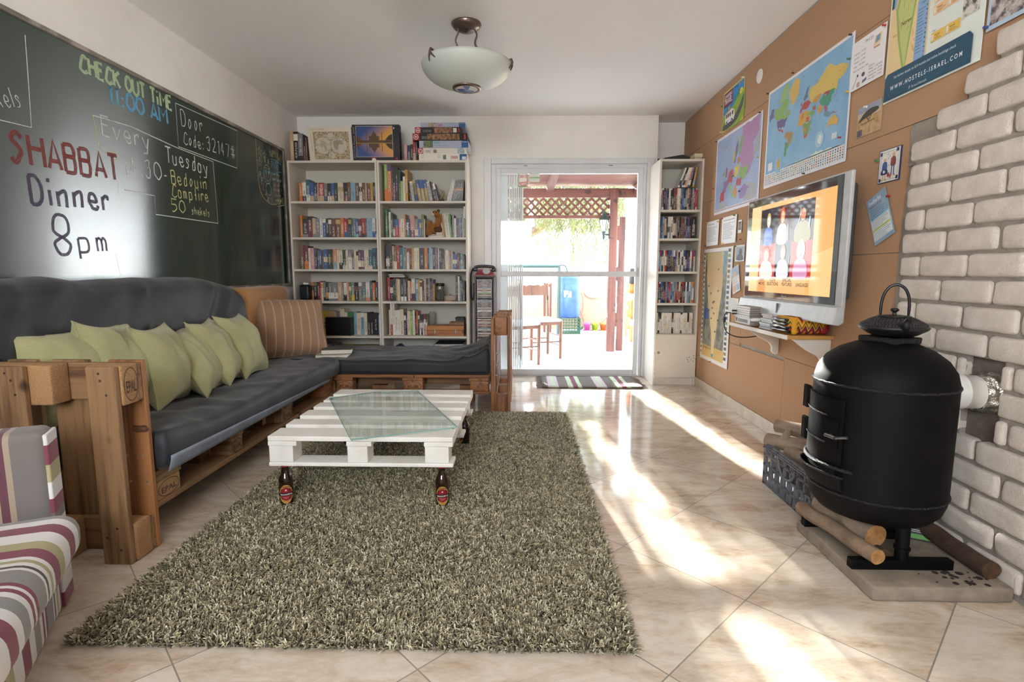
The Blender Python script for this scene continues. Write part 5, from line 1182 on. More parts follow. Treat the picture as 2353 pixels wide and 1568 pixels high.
MB().box(-0.625, -0.545, 4.93, 5.04, SH[4] + 0.127, SH[4] + 0.133).build('foot', pine[0], t); MB().box(-0.625, -0.545, 4.93, 5.04, SH[4] + 0.1335, SH[4] + 0.153).build('body', plain('#3b2733', 0.5), t); MB().box(-0.629, -0.545, 4.927, 5.04, SH[4] + 0.1535, SH[4] + 0.172).build('lid', plain('#26262c', 0.5), t, bevel=0.003)
# blanket and flight case on the bottom shelf
def blk(p):
    return p + Vector((0, 0, 0.010 * mnoise.noise(Vector((p.x * 9, p.y * 9, 3))) + (0.03 if p.x < -0.10 else 0) * math.exp(-((p.x + 0.13) / 0.05) ** 2)))
m = bpy.data.materials.new('blue_check_fleece'); n = NT(m); tc = n.new('TexCoord'); sp = n.new('SeparateXYZ'); n.link(tc.outputs['Object'], sp.inputs[0])
n.col(n.ramp(n.math('FRACT', n.math('MULTIPLY', sp.outputs[0], 3.6)), [(0, srgb('#8a93b2')), (0.30, srgb('#a8b0c6')), (0.36, srgb('#3f4d78')), (0.80, srgb('#8a93b2'))], 'CONSTANT')); n.set(Roughness=0.95)
q = MB().rbox((0, 0, 0), (0.36, 0.24, 0.235), 0.06, 0, 5, 8, 0.006, 14, fn=blk); o = q.build('folded_blanket', m); o.location = (-1.055, 5.02, 0.204); tag(o, 'folded blue checked fleece blanket on the bottom shelf', 'blanket')
fc = mat('aluminium_case', '#c9c9c6', 0.3, c2='#bcbcb9', nscale=30, metal=0.3); t = thing('flight_case', 'silver aluminium case with two latches on the bottom shelf', 'case', (-0.69, 5.03, 0.083))
MB().box(-0.83, -0.552, 4.90, 5.20, 0.083, 0.235).build('body', fc, t, bevel=0.004); MB().box(-0.83, -0.552, 4.90, 5.20, 0.2365, 0.365).build('lid', fc, t, bevel=0.004)
MB().box(-0.822, -0.56, 4.908, 5.195, 0.3651, 0.3672).build('top_skin', plain('#3a3b3e', 0.6), t)
for x_ in (-0.785, -0.597): MB().box(x_ - 0.013, x_ + 0.013, 4.895, 4.8995, 0.325, 0.352).lathe([(0.005, 0.0), (0.009, 0.003), (0.0, 0.004)], (0, 0, 0), 12, M=Matrix.Translation((x_, 4.895, 0.338)) @ Matrix.Rotation(R(90), 4, 'X')).build('latch', plain('#55565a', 0.35), t)
for x_ in (-0.735, -0.645): MB().box(x_ - 0.012, x_ + 0.012, 4.896, 4.8995, 0.330, 0.338).build('hinge', plain('#6b6c70', 0.35), t)
for x_ in (-0.826, -0.556): MB().rbox((x_, 4.902, 0.360), (0.018, 0.02, 0.02), 0.006).build('corner', plain('#8f9093', 0.3), t)
# --- on top of the bookcases
T0 = 2.0205
row('tn62/1.0 bk80/1.0~wh gy90/.92~bk bk40/.86 br30/.82', -2.095, -1.945, 4.93, T0, 0.262, E1, 'top of the corner bookcase', 'tall books on top of the corner bookcase', 0.19)
def puzzle(name, label, x0, x1, z0, z1, thick, y, tiltx, lean, draw, edge, group='jigsaw puzzle boxes'):
    w, h = x1 - x0, z1 - z0; t = thing(name, label, 'puzzle box', (0, 0, 0), group)
    MB().box(0, w, 0, thick, 0, h).build('carton', edge, t, world=False, bevel=0.0015)
    F = Flat((0, -0.0002, 0), (1, 0, 0), (0, 0, 1), 0.00025); draw(F, w, h); o = F.mb.build('printed_front', F.mats, t, world=False)
    t.matrix_world = Matrix.Translation((x0, y, z0)) @ Matrix.Rotation(R(lean), 4, 'Y') @ Matrix.Rotation(R(-tiltx), 4, 'X'); return t
def d_map(F, w, h):
    F.rect(0, 0, w, h, '#dcd3c2'); pm = mat('engraved_map_border', '#8f7a5c', 0.6, c2='#c9b796', nscale=60, nmix=(0.42, 0.58)); gm_ = mat('engraved_hemisphere', '#c9c2b4', 0.6, c2='#aea590', nscale=18, nmix=(0.52, 0.6))
    F.rect(w * 0.125, h * 0.075, w * 0.93, h * 0.865, '#8e7b58'); F.rect(w * 0.13, h * 0.08, w * 0.925, h * 0.86, pm)
    for cx_ in (0.335, 0.70): F.ell(w * cx_, h * 0.47, w * 0.182, w * 0.182, '#b9a781', 36); F.ell(w * cx_, h * 0.47, w * 0.177, w * 0.177, gm_, 36)
    for cy_ in (0.735, 0.185): F.ell(w * 0.52, h * cy_, w * 0.077, w * 0.077, '#b9a781', 28); F.ell(w * 0.52, h * cy_, w * 0.073, w * 0.073, gm_, 28)
    F.blob([(w * 0.27, h * 0.62), (w * 0.36, h * 0.60), (w * 0.38, h * 0.52), (w * 0.42, h * 0.40), (w * 0.37, h * 0.30), (w * 0.35, h * 0.45)], '#b3a583'); F.blob([(w * 0.58, h * 0.60), (w * 0.75, h * 0.62), (w * 0.80, h * 0.50), (w * 0.70, h * 0.5), (w * 0.64, h * 0.33), (w * 0.58, h * 0.48)], '#a3957a')
    F.text('COLLECTION', w * 0.06, h * 0.905, h * 0.07, '#b49c66', False, w * 0.33); F.text('2000', w * 0.2, h * 0.015, h * 0.055, '#b49c66', False, w * 0.15); F.text('Clementoni', w * 0.63, h * 0.02, h * 0.06, '#b49c66', False, w * 0.27); F.text('HIGH QUALITY', w * 0.095, h * 0.30, h * 0.05, '#b49c66', False, h * 0.5, R(90))
def d_domes(F, w, h):
    sky = bpy.data.materials.new('sunset_print'); n = NT(sky); tc = n.new('TexCoord'); sp = n.new('SeparateXYZ'); n.link(tc.outputs['Object'], sp.inputs[0])
    f = n.math('ADD', n.math('DIVIDE', sp.outputs[0], w), n.math('MULTIPLY', n.math('ABSOLUTE', n.math('SUBTRACT', n.math('DIVIDE', sp.outputs[2], h), 0.52)), -0.9))
    n.col(n.ramp(f, [(0.0, srgb('#2f4a86')), (0.25, srgb('#8c6f8a')), (0.5, srgb('#d99a45')), (0.85, srgb('#e0a24a'))])); n.set(Roughness=0.4)
    F.rect(0, 0, w, h, '#17151a'); F.rect(w * 0.075, h * 0.115, w * 0.855, h * 0.965, '#d9d0bc'); F.rect(w * 0.082, h * 0.125, w * 0.848, h * 0.955, sky)
    dk = '#5a4526'; F.rect(w * 0.082, h * 0.50, w * 0.848, h * 0.575, '#55411f'); F.rect(w * 0.082, h * 0.49, w * 0.848, h * 0.505, '#a98540')
    for sg, b in ((1, h * 0.575), (-1, h * 0.485)):
        Y = lambda v: b + sg * v * h
        F.poly([(w * 0.36, b), (w * 0.56, b), (w * 0.56, Y(0.11)), (w * 0.36, Y(0.11))], dk); F.blob([(w * 0.415, Y(0.10)), (w * 0.41, Y(0.16)), (w * 0.44, Y(0.21)), (w * 0.46, Y(0.26)), (w * 0.48, Y(0.21)), (w * 0.51, Y(0.16)), (w * 0.505, Y(0.10))], dk)
        for x_ in (0.30, 0.62): F.rect(w * x_, min(b, Y(0.22)), w * (x_ + 0.014), max(b, Y(0.22)), dk)
        for x_ in (0.35, 0.40, 0.52, 0.57): F.rect(w * x_, min(b, Y(0.13)), w * (x_ + 0.012), max(b, Y(0.13)), dk)
        F.poly([(w * 0.70, b), (w * 0.848, b), (w * 0.848, Y(0.17)), (w * 0.78, Y(0.13)), (w * 0.73, Y(0.06))], '#3a2c1a'); F.poly([(w * 0.082, b), (w * 0.2, b), (w * 0.16, Y(0.06)), (w * 0.082, Y(0.13))], '#6d3f26')
    F.ell(w * 0.885, h * 0.90, w * 0.035, w * 0.035, '#2a2a2e'); F.ell(w * 0.885, h * 0.90, w * 0.018, w * 0.018, '#c9c9c9'); F.rect(w * 0.39, 0.001, w * 0.50, h * 0.10, '#9c1f2c'); F.ell(w * 0.445, h * 0.035, w * 0.042, h * 0.05, '#e9e3dc'); F.rect(w * 0.905, h * 0.03, w * 0.95, h * 0.11, '#9c1f2c')
    F.text('EDUCA Puzzle 2000', w * 0.058, h * 0.08, h * 0.075, '#7f7f86', True, h * 0.86, R(90))
puzzle('puzzle_box', 'white puzzle box with an old double-hemisphere map on the corner bookcase', -1.930, -1.535, T0 + 0.001, T0 + 0.297, 0.055, 4.955, -9, 0, d_map, plain('#dcd3c2'))
puzzle('puzzle_box', 'black puzzle box showing a domed palace at sunset on the bookcases', -1.528, -1.105, T0 + 0.001, T0 + 0.312, 0.065, 4.93, -3, 0, d_domes, plain('#1d1a1e'))
row('pk60/1.0 nv65/1.0 bk42/1.06 rd60/1.55~tnl bk36/1.35', -1.075, -0.955, 4.97, T0, 0.15, 'domed palace puzzle', 'top of the bookcase by the tower', 'books standing beside the stacked puzzle boxes', 0.2)
def d_pz(kind):
    def f(F, w, h):
        if kind in ('blue1000', 'blue2000'):
            F.rect(0, 0, w, h, '#aab0c4'); F.rect(w * 0.86, 0, w, h, '#2a5c94'); F.text('Ravensburger', w * 0.865, h * 0.78, h * 0.16, '#e9edf2', True, w * 0.125)
            pic = mat('castle_print' if kind == 'blue1000' else 'valley_print', '#8a7260' if kind == 'blue1000' else '#3d4a38', 0.5, c2='#c9b59a' if kind == 'blue1000' else '#7d8a5a', nscale=50); F.rect(w * 0.17 if kind == 'blue1000' else w * 0.09, 0.002, w * (0.36 if kind == 'blue1000' else 0.28), h - 0.002, pic)
            F.text('1000' if kind == 'blue1000' else '2000', w * (0.37 if kind == 'blue1000' else 0.30), h * 0.28 if kind == 'blue1000' else h * 0.58, h * 0.62 if kind == 'blue1000' else h * 0.42, '#c43a66' if kind == 'blue1000' else '#3aa596', True, w * 0.12)
            if kind != 'blue1000': F.text("Ravensburger Puzzle", w * 0.30, h * 0.22, h * 0.24, '#7482a5', False, w * 0.27)
        elif kind in ('dark1000', 'dark3000'):
            F.rect(0, 0, w, h, '#1c181b'); F.rect(0, 0, h * 1.0, h, '#a3212f'); F.ell(h * 0.5, h * 0.5, h * 0.38, h * 0.38, '#e8e2dc'); F.ell(h * 0.5, h * 0.5, h * 0.29, h * 0.29, '#a3212f'); F.rect(h * 0.33, h * 0.4, h * 0.67, h * 0.6, '#e8e2dc')
            pic = mat('market_print' if kind == 'dark1000' else 'arch_print', '#3a3322', 0.5, c2='#b07a4a', nscale=45); F.rect(w * (0.42 if kind == 'dark1000' else 0.27), 0.004, w * (0.82 if kind == 'dark1000' else 0.86), h - 0.004, pic)
            F.text('1000' if kind == 'dark1000' else '3000', w * 0.16, h * 0.2, h * 0.55, '#8d8a88', False, w * 0.2 if kind == 'dark1000' else w * 0.10)
            if kind == 'dark1000': F.rect(w * 0.84, h * 0.15, w * 0.92, h * 0.85, '#dad6d0'); F.rect(w * 0.95, h * 0.2, w * 0.985, h * 0.8, '#a3212f')
            else: F.rect(w * 0.945, h * 0.1, w * 0.975, h * 0.85, '#c23a35')
        elif kind == 'white1500':
            F.rect(0, 0, w, h, '#dcd6ca'); F.rect(0, 0, h * 0.95, h, '#b5525f'); F.ell(h * 0.47, h * 0.5, h * 0.36, h * 0.36, '#e8e2dc'); F.ell(h * 0.47, h * 0.5, h * 0.27, h * 0.27, '#b5525f'); F.text('1500', w * 0.15, h * 0.24, h * 0.6, '#55504b', False, w * 0.12); F.rect(w * 0.33, h * 0.2, w * 0.40, h * 0.7, '#77726c'); F.rect(w * 0.84, h * 0.04, w * 0.985, h * 0.96, mat('snow_print', '#7d8fa5', 0.5, c2='#c9d2dc', nscale=60))
        else:
            F.rect(0, 0, w, h, '#e3ddd2'); F.text('3000', w * 0.66, h * 0.28, h * 0.58, '#b93a42', True, w * 0.155); F.rect(w * 0.505, h * 0.18, w * 0.57, h * 0.85, mat('garden_print', '#3d5a8a', 0.5, c2='#7a8a4a', nscale=60)); F.rect(w * 0.85, h * 0.05, w * 0.998, h * 0.95, '#28588f'); F.rect(w * 0.90, h * 0.14, w * 0.985, h * 0.6, '#cfdbe6')
            F.lines(w * 0.05, h * 0.85, w * 0.13, h * 0.13, 4, h * 0.05, '#b3aba0'); F.lines(w * 0.39, h * 0.85, w * 0.48, h * 0.13, 4, h * 0.05, '#b3aba0')
    return f
zz = T0
for kind, x0, x1, h, y, col, lab in (('white3000', -0.935, -0.505, 0.060, 4.915, '#e0dacf', 'white puzzle box with red 3000 at the bottom of the stack'), ('white1500', -0.945, -0.520, 0.052, 4.925, '#dcd6ca', 'cream puzzle box marked 1500 second from the bottom of the stack'),
        ('blue2000', -0.930, -0.490, 0.060, 4.915, '#c9cbd2', 'pale blue puzzle box marked 2000, third from the bottom of the stack'), ('dark3000', -0.985, -0.500, 0.060, 4.905, '#251f24', 'dark puzzle box with an arch picture, third from the top of the stack'),
        ('dark1000', -0.965, -0.560, 0.055, 4.915, '#221d21', 'dark puzzle box marked 1000, second from the top of the stack'), ('blue1000', -0.920, -0.520, 0.046, 4.945, '#a9afc2', 'pale blue puzzle box marked 1000 on top of the stack')):
    t = thing('puzzle_box', lab, 'puzzle box', (x0, y, zz), 'jigsaw puzzle boxes'); w = x1 - x0
    MB().box(0, w, 0, 0.29, 0.0004, h).build('carton', plain(col), t, world=False, bevel=0.0015)
    F = Flat((0, -0.0002, 0.0005), (1, 0, 0), (0, 0, 1), 0.00025); d_pz(kind)(F, w, h - 0.0006); F.mb.build('printed_front', F.mats, t, world=False); zz += h + 0.0004
# on the narrow bookcase
t = thing('black_folder', 'black folded case lying on top of the narrow bookcase', 'folder', (1.38, 5.0, 2.02))
MB().box(1.225, 1.50, 4.90, 5.15, 2.0205, 2.028).build('lower_board', plain('#1b1b1d', 0.6), t, bevel=0.002); q = MB(); q.prism([(1.245, 4.91, 2.0285), (1.475, 4.91, 2.0285), (1.475, 4.91, 2.046), (1.41, 4.91, 2.066), (1.25, 4.91, 2.040)], (0, 0.22, 0)); q.build('lid', plain('#1f1f22', 0.55), t)
t = thing('card_box', 'small cream cardboard box on top of the narrow bookcase against the wall', 'box', (1.545, 5.0, 2.02))
MB().box(1.518, 1.582, 4.92, 5.10, 2.0205, 2.046).build('body', plain('#cdbf9e', 0.7), t); MB().box(1.514, 1.586, 4.912, 5.105, 2.0465, 2.076).build('lid', plain('#d8ccae', 0.7), t, bevel=0.002)
# --- film cases in the narrow bookcase
pal = 'bk bk bk wh wh gy bk rd nv bl wh tn bk gy br mr bk cr lb pu'.split()
def cases(n, z, h, seed, where, pal_, kind='film case', y=4.905, x0=NB[0] + 0.026, pitch=0.0148):
    r = random.Random(seed)
    for i in range(n):
        c = r.choice(pal_); b = r.choice(pal_)
        place_book(x0 + i * pitch, y + r.uniform(-0.003, 0.003), z, pitch - 0.001, h, 0.135, c, (b, r.choice((0.0, 0.15, 0.3)), r.choice((0.55, 0.7, 0.92))), 0, '%s %s, %s from door side on %s of narrow bookcase' % (COL[c][0], kind, ORD[i], where), 'film cases on the %s of the narrow bookcase' % where, 'film_case', 'film case')
cases(22, 1.584, 0.192, 1, 'top shelf', pal)
for i, (c, b, lean) in enumerate((('wh', 'bk', 20), ('bk', 'gy', 20), ('wh', 'bk', 19), ('wh', 'sa', 18), ('sa', 'wh', 17), ('bl', 'wh', 16), ('mu', 'lb', 9))):
    o = place_book(1.375 + i * 0.0175 + (0.022 if i == 6 else 0), 4.905, 1.584 + 0.1985, 0.014, 0.178, 0.135, c, (b, 0.1, 0.35), 0, '%s film case leaning on top of the row, %s from the glass door side' % (COL[c][0], ORD[i]), 'film cases leaning above the top row', 'film_case', 'film case')
    o.rotation_euler = (0, R(lean), 0); o.location.z += 0.005
cases(19, 1.334, 0.192, 2, 'second shelf', pal); place_book(NB[0] + 0.026 + 19 * 0.0148, 4.905, 1.3365, 0.046, 0.190, 0.14, 'bk', None, 0, 'wide black box set at the wall end of the second shelf', 'film cases on the second shelf of the narrow bookcase', 'film_case', 'film case', title=('THE DARK KNIGHT', 0.32, 0.6, '#b9b9b9', 0.88))
cases(22, 1.041, 0.190, 3, 'third shelf', pal, pitch=0.0150); cases(22, 0.756, 0.190, 4, 'fourth shelf', pal + ['rd', 'og', 'lb', 'nv'], pitch=0.0150)
cases(21, 0.4745, 0.190, 5, 'fifth shelf', ['wh', 'wh', 'wh', 'cr', 'wh', 'bk'], 'game case', pitch=0.0158)
# --- tower of discs with the telephone
tw = mat('dark_plum_wood', '#4b333b', 0.45, c2='#553b43', nscale=6, stretch=(1, 1, 0.1)); CX0, CX1 = -0.458, -0.268
t = thing('cd_tower', 'dark plum cd tower beside the glass door carrying a telephone', 'cd tower', (-0.36, 5.1, 0))
MB().box(CX0, CX0 + 0.016, 5.04, 5.225, 0, 0.985).build('side_panel', tw, t, bevel=0.001); MB().box(CX1 - 0.016, CX1, 5.04, 5.225, 0, 0.985).build('side_panel', tw, t, bevel=0.001)
MB().box(CX0 - 0.006, CX1 + 0.006, 5.03, 5.228, 0.9855, 1.001).build('top_panel', tw, t, bevel=0.001); MB().box(CX0 + 0.0162, CX1 - 0.0162, 5.05, 5.225, 0.0, 0.05).build('plinth', tw, t); MB().box(CX0 + 0.0162, CX1 - 0.0162, 5.222, 5.226, 0.05, 0.985).build('back_panel', tw, t)
r = random.Random(15); cdn = {'bk': 'dark', 'wh': 'white', 'gy': 'grey', 'mr': 'maroon', 'sa': 'reddish', 'lb': 'pale blue', 'br': 'brown', 'lg': 'yellow green', 'tn': 'tan'}
z = 0.955; i = 0
while z > 0.33:
    c = 'lg' if i == 11 else r.choice(['bk', 'bk', 'bk', 'gy', 'wh', 'mr', 'sa', 'br', 'lb', 'tn', 'wh'])
    q = MB().box(0, 0.141, 0, 0.12, 0, 0.0098).box(0.006, 0.135, -0.0004, 0.001, 0.0015, 0.0085, 1)
    o = q.build('compact_disc_case', [plain('#c4c6c8', 0.2), spine_mat(c, 1)]); o.location = (CX0 + 0.022 + r.uniform(-0.001, 0.004), 5.046 + r.uniform(-0.003, 0.004), z)
    tag(o, '%s cd case, %s from the top of the plum coloured tower' % (cdn[c], ORD[i]), 'cd', 'cd cases in the tower'); z -= 0.0112 if i not in (15, 31, 47) else 0.019; i += 1
rp = mat('red_bakelite', '#8c2336', 0.3, coat=0.3); bp = mat('dark_bakelite', '#2c2730', 0.3)
t = thing('telephone', 'red telephone with dark handset and coiled cord on the cd tower', 'telephone', (-0.36, 5.11, 1.0))
q = MB(); q.prism([(-0.465, 5.20, 1.0015), (-0.262, 5.20, 1.0015), (-0.262, 5.04, 1.0015), (-0.465, 5.04, 1.0015)], (0, 0, 0.004)); 
def tel(u, v):
    a = 2 * PI * u; s = 1 - 0.42 * v; p = 2.6 
    cx_, sy_ = math.cos(a), math.sin(a); e = 2 / 4.0
    return Vector((-0.362 + 0.098 * s * math.copysign(abs(cx_) ** e, cx_), 5.12 + 0.085 * s * math.copysign(abs(sy_) ** e, sy_), 1.0055 + 0.052 * v))
q.grid(tel, 40, 6); q.add([tel(i / 40, 1) for i in range(40)], [tuple(range(40))]); q.build('base', rp, t)
MB().lathe([(0.036, 0.0), (0.038, 0.006), (0.026, 0.009), (0.024, 0.006), (0.0, 0.006)], (0, 0, 0), 24, M=Matrix.Translation((-0.345, 5.058, 1.040)) @ Matrix.Rotation(R(52), 4, 'X')).build('dial', plain('#b9b4b6', 0.35), t)
q = MB(); q.tube(cr([(-0.462, 5.10, 1.072), (-0.43, 5.10, 1.086), (-0.365, 5.10, 1.090), (-0.30, 5.10, 1.084), (-0.268, 5.10, 1.068)], 6), 0.0135, 12); q.rbox((-0.455, 5.098, 1.058), (0.052, 0.05, 0.034), 0.014, 0, 4, 2); q.rbox((-0.276, 5.098, 1.052), (0.050, 0.05, 0.034), 0.014, 0, 4, 2); q.build('handset', bp, t)
L = cr([(-0.478, 5.09, 1.060), (-0.492, 5.07, 1.0), (-0.492, 5.05, 0.88), (-0.486, 5.045, 0.79), (-0.472, 5.045, 0.775), (-0.464, 5.036, 0.83), (-0.464, 5.032, 0.93)], 14); pts = []
for i in range((len(L) - 1) * 4):
    f = i / 4; a = L[int(f)]; b = L[min(int(f) + 1, len(L) - 1)]; p = a.lerp(b, f - int(f)); pts.append(p + Vector((0.0055 * math.cos(i * 1.57), 0.0055 * math.sin(i * 1.57), 0)))
MB().tube(pts, 0.0022, 5).build('coiled_cord', bp, t)
# ================================================================ chalkboard with its writing
ANI = 0.25
BOW, BOW_PH = 0.063, -0.108   # metres, phase
bm_ = bpy.data.materials.new('green_chalkboard'); n = NT(bm_)
v = n.coord((1, 1, 1)); a = n.noise(n.coord((1, 2.2, 0.8)), 2.2, 4, 0.6); b = n.noise(n.coord((1, 14, 3)), 5, 4, 0.7)
f = n.math('ADD', n.math('MULTIPLY', a, 0.6), n.math('MULTIPLY', b, 0.4))
n.col(n.ramp(f, [(0.35, srgb('#16281f')), (0.58, srgb('#1d3329')), (0.72, srgb('#2f453b'))]))
n.link(n.math('ADD', n.math('MULTIPLY', b, 0.06), 0.17), n.b.inputs['Roughness']); n.b.inputs['IOR'].default_value = 2.0
tg_ = n.new('Tangent'); tg_.direction_type = 'RADIAL'; tg_.axis = 'Z'; n.link(tg_.outputs[0], n.b.inputs['Tangent']); n.b.inputs['Anisotropic'].default_value = 1.0; n.b.inputs['Anisotropic Rotation'].default_value = ANI
wv = n.math('SINE', n.math('MULTIPLY', n.math('SUBTRACT', n.new('SeparateXYZ').outputs[1], 1.0), 1.0)) if False else b
sy_ = n.new('SeparateXYZ'); tcb = n.new('TexCoord'); n.link(tcb.outputs['Object'], sy_.inputs[0])
# the big board is slightly bowed
bow = n.math('MULTIPLY', n.math('SINE', n.math('MULTIPLY', n.math('ADD', sy_.outputs[1], BOW_PH), 1.05)), BOW)
n.bump(bow, 1.0, 1.0)
cbd = thing('chalkboard', 'large green chalkboard covered in chalk notices on the wall above the sofa', 'chalkboard', (-2.155, 3.2, 0.915))
MB().box(-2.1625, -2.150, 1.05, 4.885, 0.925, 2.105).build('board', bm_, cbd)
fm_ = mat('worn_grey_frame', '#7d766e', 0.5, c2='#a39b91', nscale=7, nmix=(0.5, 0.62))
MB().box(-2.1625, -2.138, 1.05, 4.905, 2.100, 2.122).build('frame_rail', fm_, cbd, bevel=0.003); MB().box(-2.1625, -2.138, 1.05, 4.905, 0.908, 0.930).build('frame_rail', fm_, cbd, bevel=0.003)
MB().box(-2.1625, -2.138, 4.882, 4.905, 0.9305, 2.0995).build('frame_stile', fm_, cbd, bevel=0.003)
# single-line letters: digit pairs on a 0-9 grid, baseline 2, x-height 6, capitals 9; '~' makes a stroke curved
GL = {'C': '~68492804033263', 'H': '0902|6962|0656', 'E': '590902 52|0646', 'K': '0902|6906|1662', 'O': '~39 18 06 04 13 32 53 64 66 58 39', 'U': '~09042242 6469', 'T': '0969|3932', 'i': '2622|2928', 'I': '3932', 'M': '0209356962', 'A': '023962|1454', '1': '184932', '0': '~39 18 06 04 13 32 53 64 66 58 39', ':': '3332|3635',
      'S': '~58391817364544332212 03', 'B': '0902|~0949 57 46 06|~06 46 55 53 42 02', 'D': '0902|~09395754320 2', 'n': '0602|~05264642', 'e': '~0444 45 36 16 04 13 22 42 53', 'r': '0602|~05264645', '8': '~35 16 18 29 49 58 56 35|~35 14 13 22 42 53 54 35', 'p': '0600|~06 36 45 43 32 02', 'm': '0602|~05 16 25 22|~25 36 45 42',
      'v': '06225 6', 'y': '06325 6|56300 0', 'u': '~06 03 12 32 43|4642', 's': '~45361615343322 02', 'd': '4942|~46 26 14 12 32 43', 'a': '~45 36 16 04 03 12 32 43|4642', '4': '39044 4|3832', '3': '~08 39 48 36 26 46 44 32 12 03', '-': '1444', 'o': '~26 14 13 22 33 44 45 36 26', 'f': '~49 38 32|1545', '5': '5909064 6|~46 54 43 22 02', 'h': '0902|~05 26 36 45 42', 'k': '0902|4604|1542',
      'l': '2922', '2': '~08 29 48 46 02|0252', '7': '095922', '#': '2922|4942|0767|0464', 'R': '0902|~09 49 57 46 06|2652', 'L': '090252', 'V': '093269', 'P': '0902|~09 49 57 46 06', 'Y': '09366 9|3632', 'X': '0962|6902', 't': '2922|0646', 'w': '0612356 2|62 7 6', 'b': '0902|~06 26 45 43 22 02', 'c': '~45 26 05 03 22 43', 'g': '~45 26 05 04 13 33 45|46 40 10', ' ': ''}
def strokes(ch):
    out = []
    for s_ in GL.get(ch, '').split('|'):
        cur = s_.startswith('~'); d = [c for c in s_ if c.isdigit()]
        P = [(int(d[i]) / 7.0, (int(d[i + 1]) - 2) / 7.0) for i in range(0, len(d) - 1, 2)]
        if len(P) > 1: out.append((P, cur))
    return out
def chalk(name, c):
    if name in MATS: return MATS[name]
    m = bpy.data.materials.new(name); n = NT(m); MATS[name] = m
    a = n.noise(n.coord(), 420, 3, 0.7); n.set(Roughness=1.0); n.col(srgb(c)); t = n.new('BsdfTransparent'); x = n.new('MixShader')
    n.link(n.ramp(a, [(0.36, (0.35, 0.35, 0.35)), (0.55, (0.92, 0.92, 0.92))]), x.inputs[0]); n.link(t.outputs[0], x.inputs[1]); n.link(n.b.outputs[0], x.inputs[2]); n.link(x.outputs[0], n.out.inputs[0]); return m
cw_, cgn, cbl, crd, cpk, cyl_, csm = chalk('white_chalk', '#e0e5e0'), chalk('green_chalk', '#c3dcb2'), chalk('blue_chalk', '#74bce6'), chalk('red_chalk', '#8a4340'), chalk('violet_chalk', '#574c66'), chalk('yellow_chalk', '#dcd698'), chalk('faint_chalk', '#7f8f86')
jr = random.Random(9)
def write(F, t, y0, z0, y1, z1, H, w, m, jit=0.03, slant=0.0):
    adv = [0.45 if c in ' il:1' else 0.62 if c in 'r-tf' else 0.95 if c in 'M' else 0.78 for c in t]; tot = sum(adv); L = math.hypot(y1 - y0, z1 - z0); k = L / tot; pos = 0
    ux, uz = (y1 - y0) / L, (z1 - z0) / L
    for c, a in zip(t, adv):
        js = jr.uniform(-jit, jit) * H
        for P, cur in strokes(c):
            pts = []
            for (gx, gz) in P:
                u = (pos + gx * (a - 0.12) * (1.05 if c not in 'il:' else 0.8)) * k + jr.uniform(-1, 1) * jit * 0.4 * H + slant * gz * H; vv = gz * H + js + jr.uniform(-1, 1) * jit * 0.4 * H
                pts.append((y0 + ux * u - uz * vv, z0 + uz * u + ux * vv))
            F.line(pts, w, m, 5 if cur else 0)
        pos += a
    F.k += 1
def note(name, fn):
    F = Flat((-2.1497, 0, 0), (0, 1, 0), (0, 0, 1), 0.000012); fn(F); return F.build(name, cbd)
def n1(F):
    write(F, 'CHECK OUT TiME', 2.69, 2.000, 3.385, 2.012, 0.078, 0.0170, cgn, 0.02)
    write(F, '11:00 AM', 2.86, 1.905, 3.335, 1.922, 0.085, 0.0165, cbl, 0.02)
tag(note('chalk_writing', n1), 'check out time in green and blue chalk')
def n2(F):
    F.line([(2.737, 1.808), (2.998, 1.822), (3.381, 1.797), (3.775, 1.790), (3.785, 1.372), (3.143, 1.366), (3.145, 1.473), (2.906, 1.472)], 0.0055, cw_); F.line([(2.737, 1.808), (2.764, 1.646), (2.867, 1.653), (2.872, 1.60)], 0.0055, cyl_)
    write(F, 'Every', 2.79, 1.722, 3.16, 1.735, 0.098, 0.0080, cw_); write(F, 'Tuesday', 3.275, 1.690, 3.72, 1.692, 0.092, 0.0080, cw_); write(F, '14:30-', 2.925, 1.553, 3.30, 1.583, 0.098, 0.0072, cw_)
    write(F, 'Bedouin', 3.31, 1.570, 3.70, 1.590, 0.078, 0.0070, cyl_); write(F, 'Campfire', 3.31, 1.490, 3.705, 1.510, 0.076, 0.0066, cyl_); write(F, '50', 3.295, 1.400, 3.44, 1.405, 0.074, 0.0070, cyl_); write(F, 'shekels', 3.49, 1.405, 3.70, 1.411, 0.048, 0.0052, cyl_)
tag(note('chalk_writing', n2), 'boxed tuesday campfire notice in white chalk')
def n3(F):
    F.line([(3.407, 2.067), (4.126, 2.084), (4.090, 1.805), (3.404, 1.807), (3.407, 2.067)], 0.0050, cw_)
    write(F, 'Door', 3.455, 1.945, 3.70, 1.960, 0.095, 0.0058, cw_); write(F, 'Code:', 3.465, 1.838, 3.69, 1.846, 0.075, 0.0055, cw_); write(F, '32147#', 3.715, 1.855, 4.085, 1.868, 0.088, 0.0062, cw_)
tag(note('chalk_writing', n3), 'boxed door code in white chalk')
def n4(F):
    write(F, 'SHABBAT', 2.275, 1.493, 2.90, 1.512, 0.125, 0.0195, crd, 0.03); write(F, 'Dinner', 2.345, 1.330, 2.82, 1.348, 0.120, 0.0175, cpk, 0.03); write(F, '8', 2.425, 1.115, 2.58, 1.118, 0.178, 0.0150, cpk); write(F, 'pm', 2.575, 1.128, 2.80, 1.140, 0.115, 0.0125, cpk)
tag(note('chalk_writing', n4), 'shabbat dinner 8 pm in red and violet chalk')
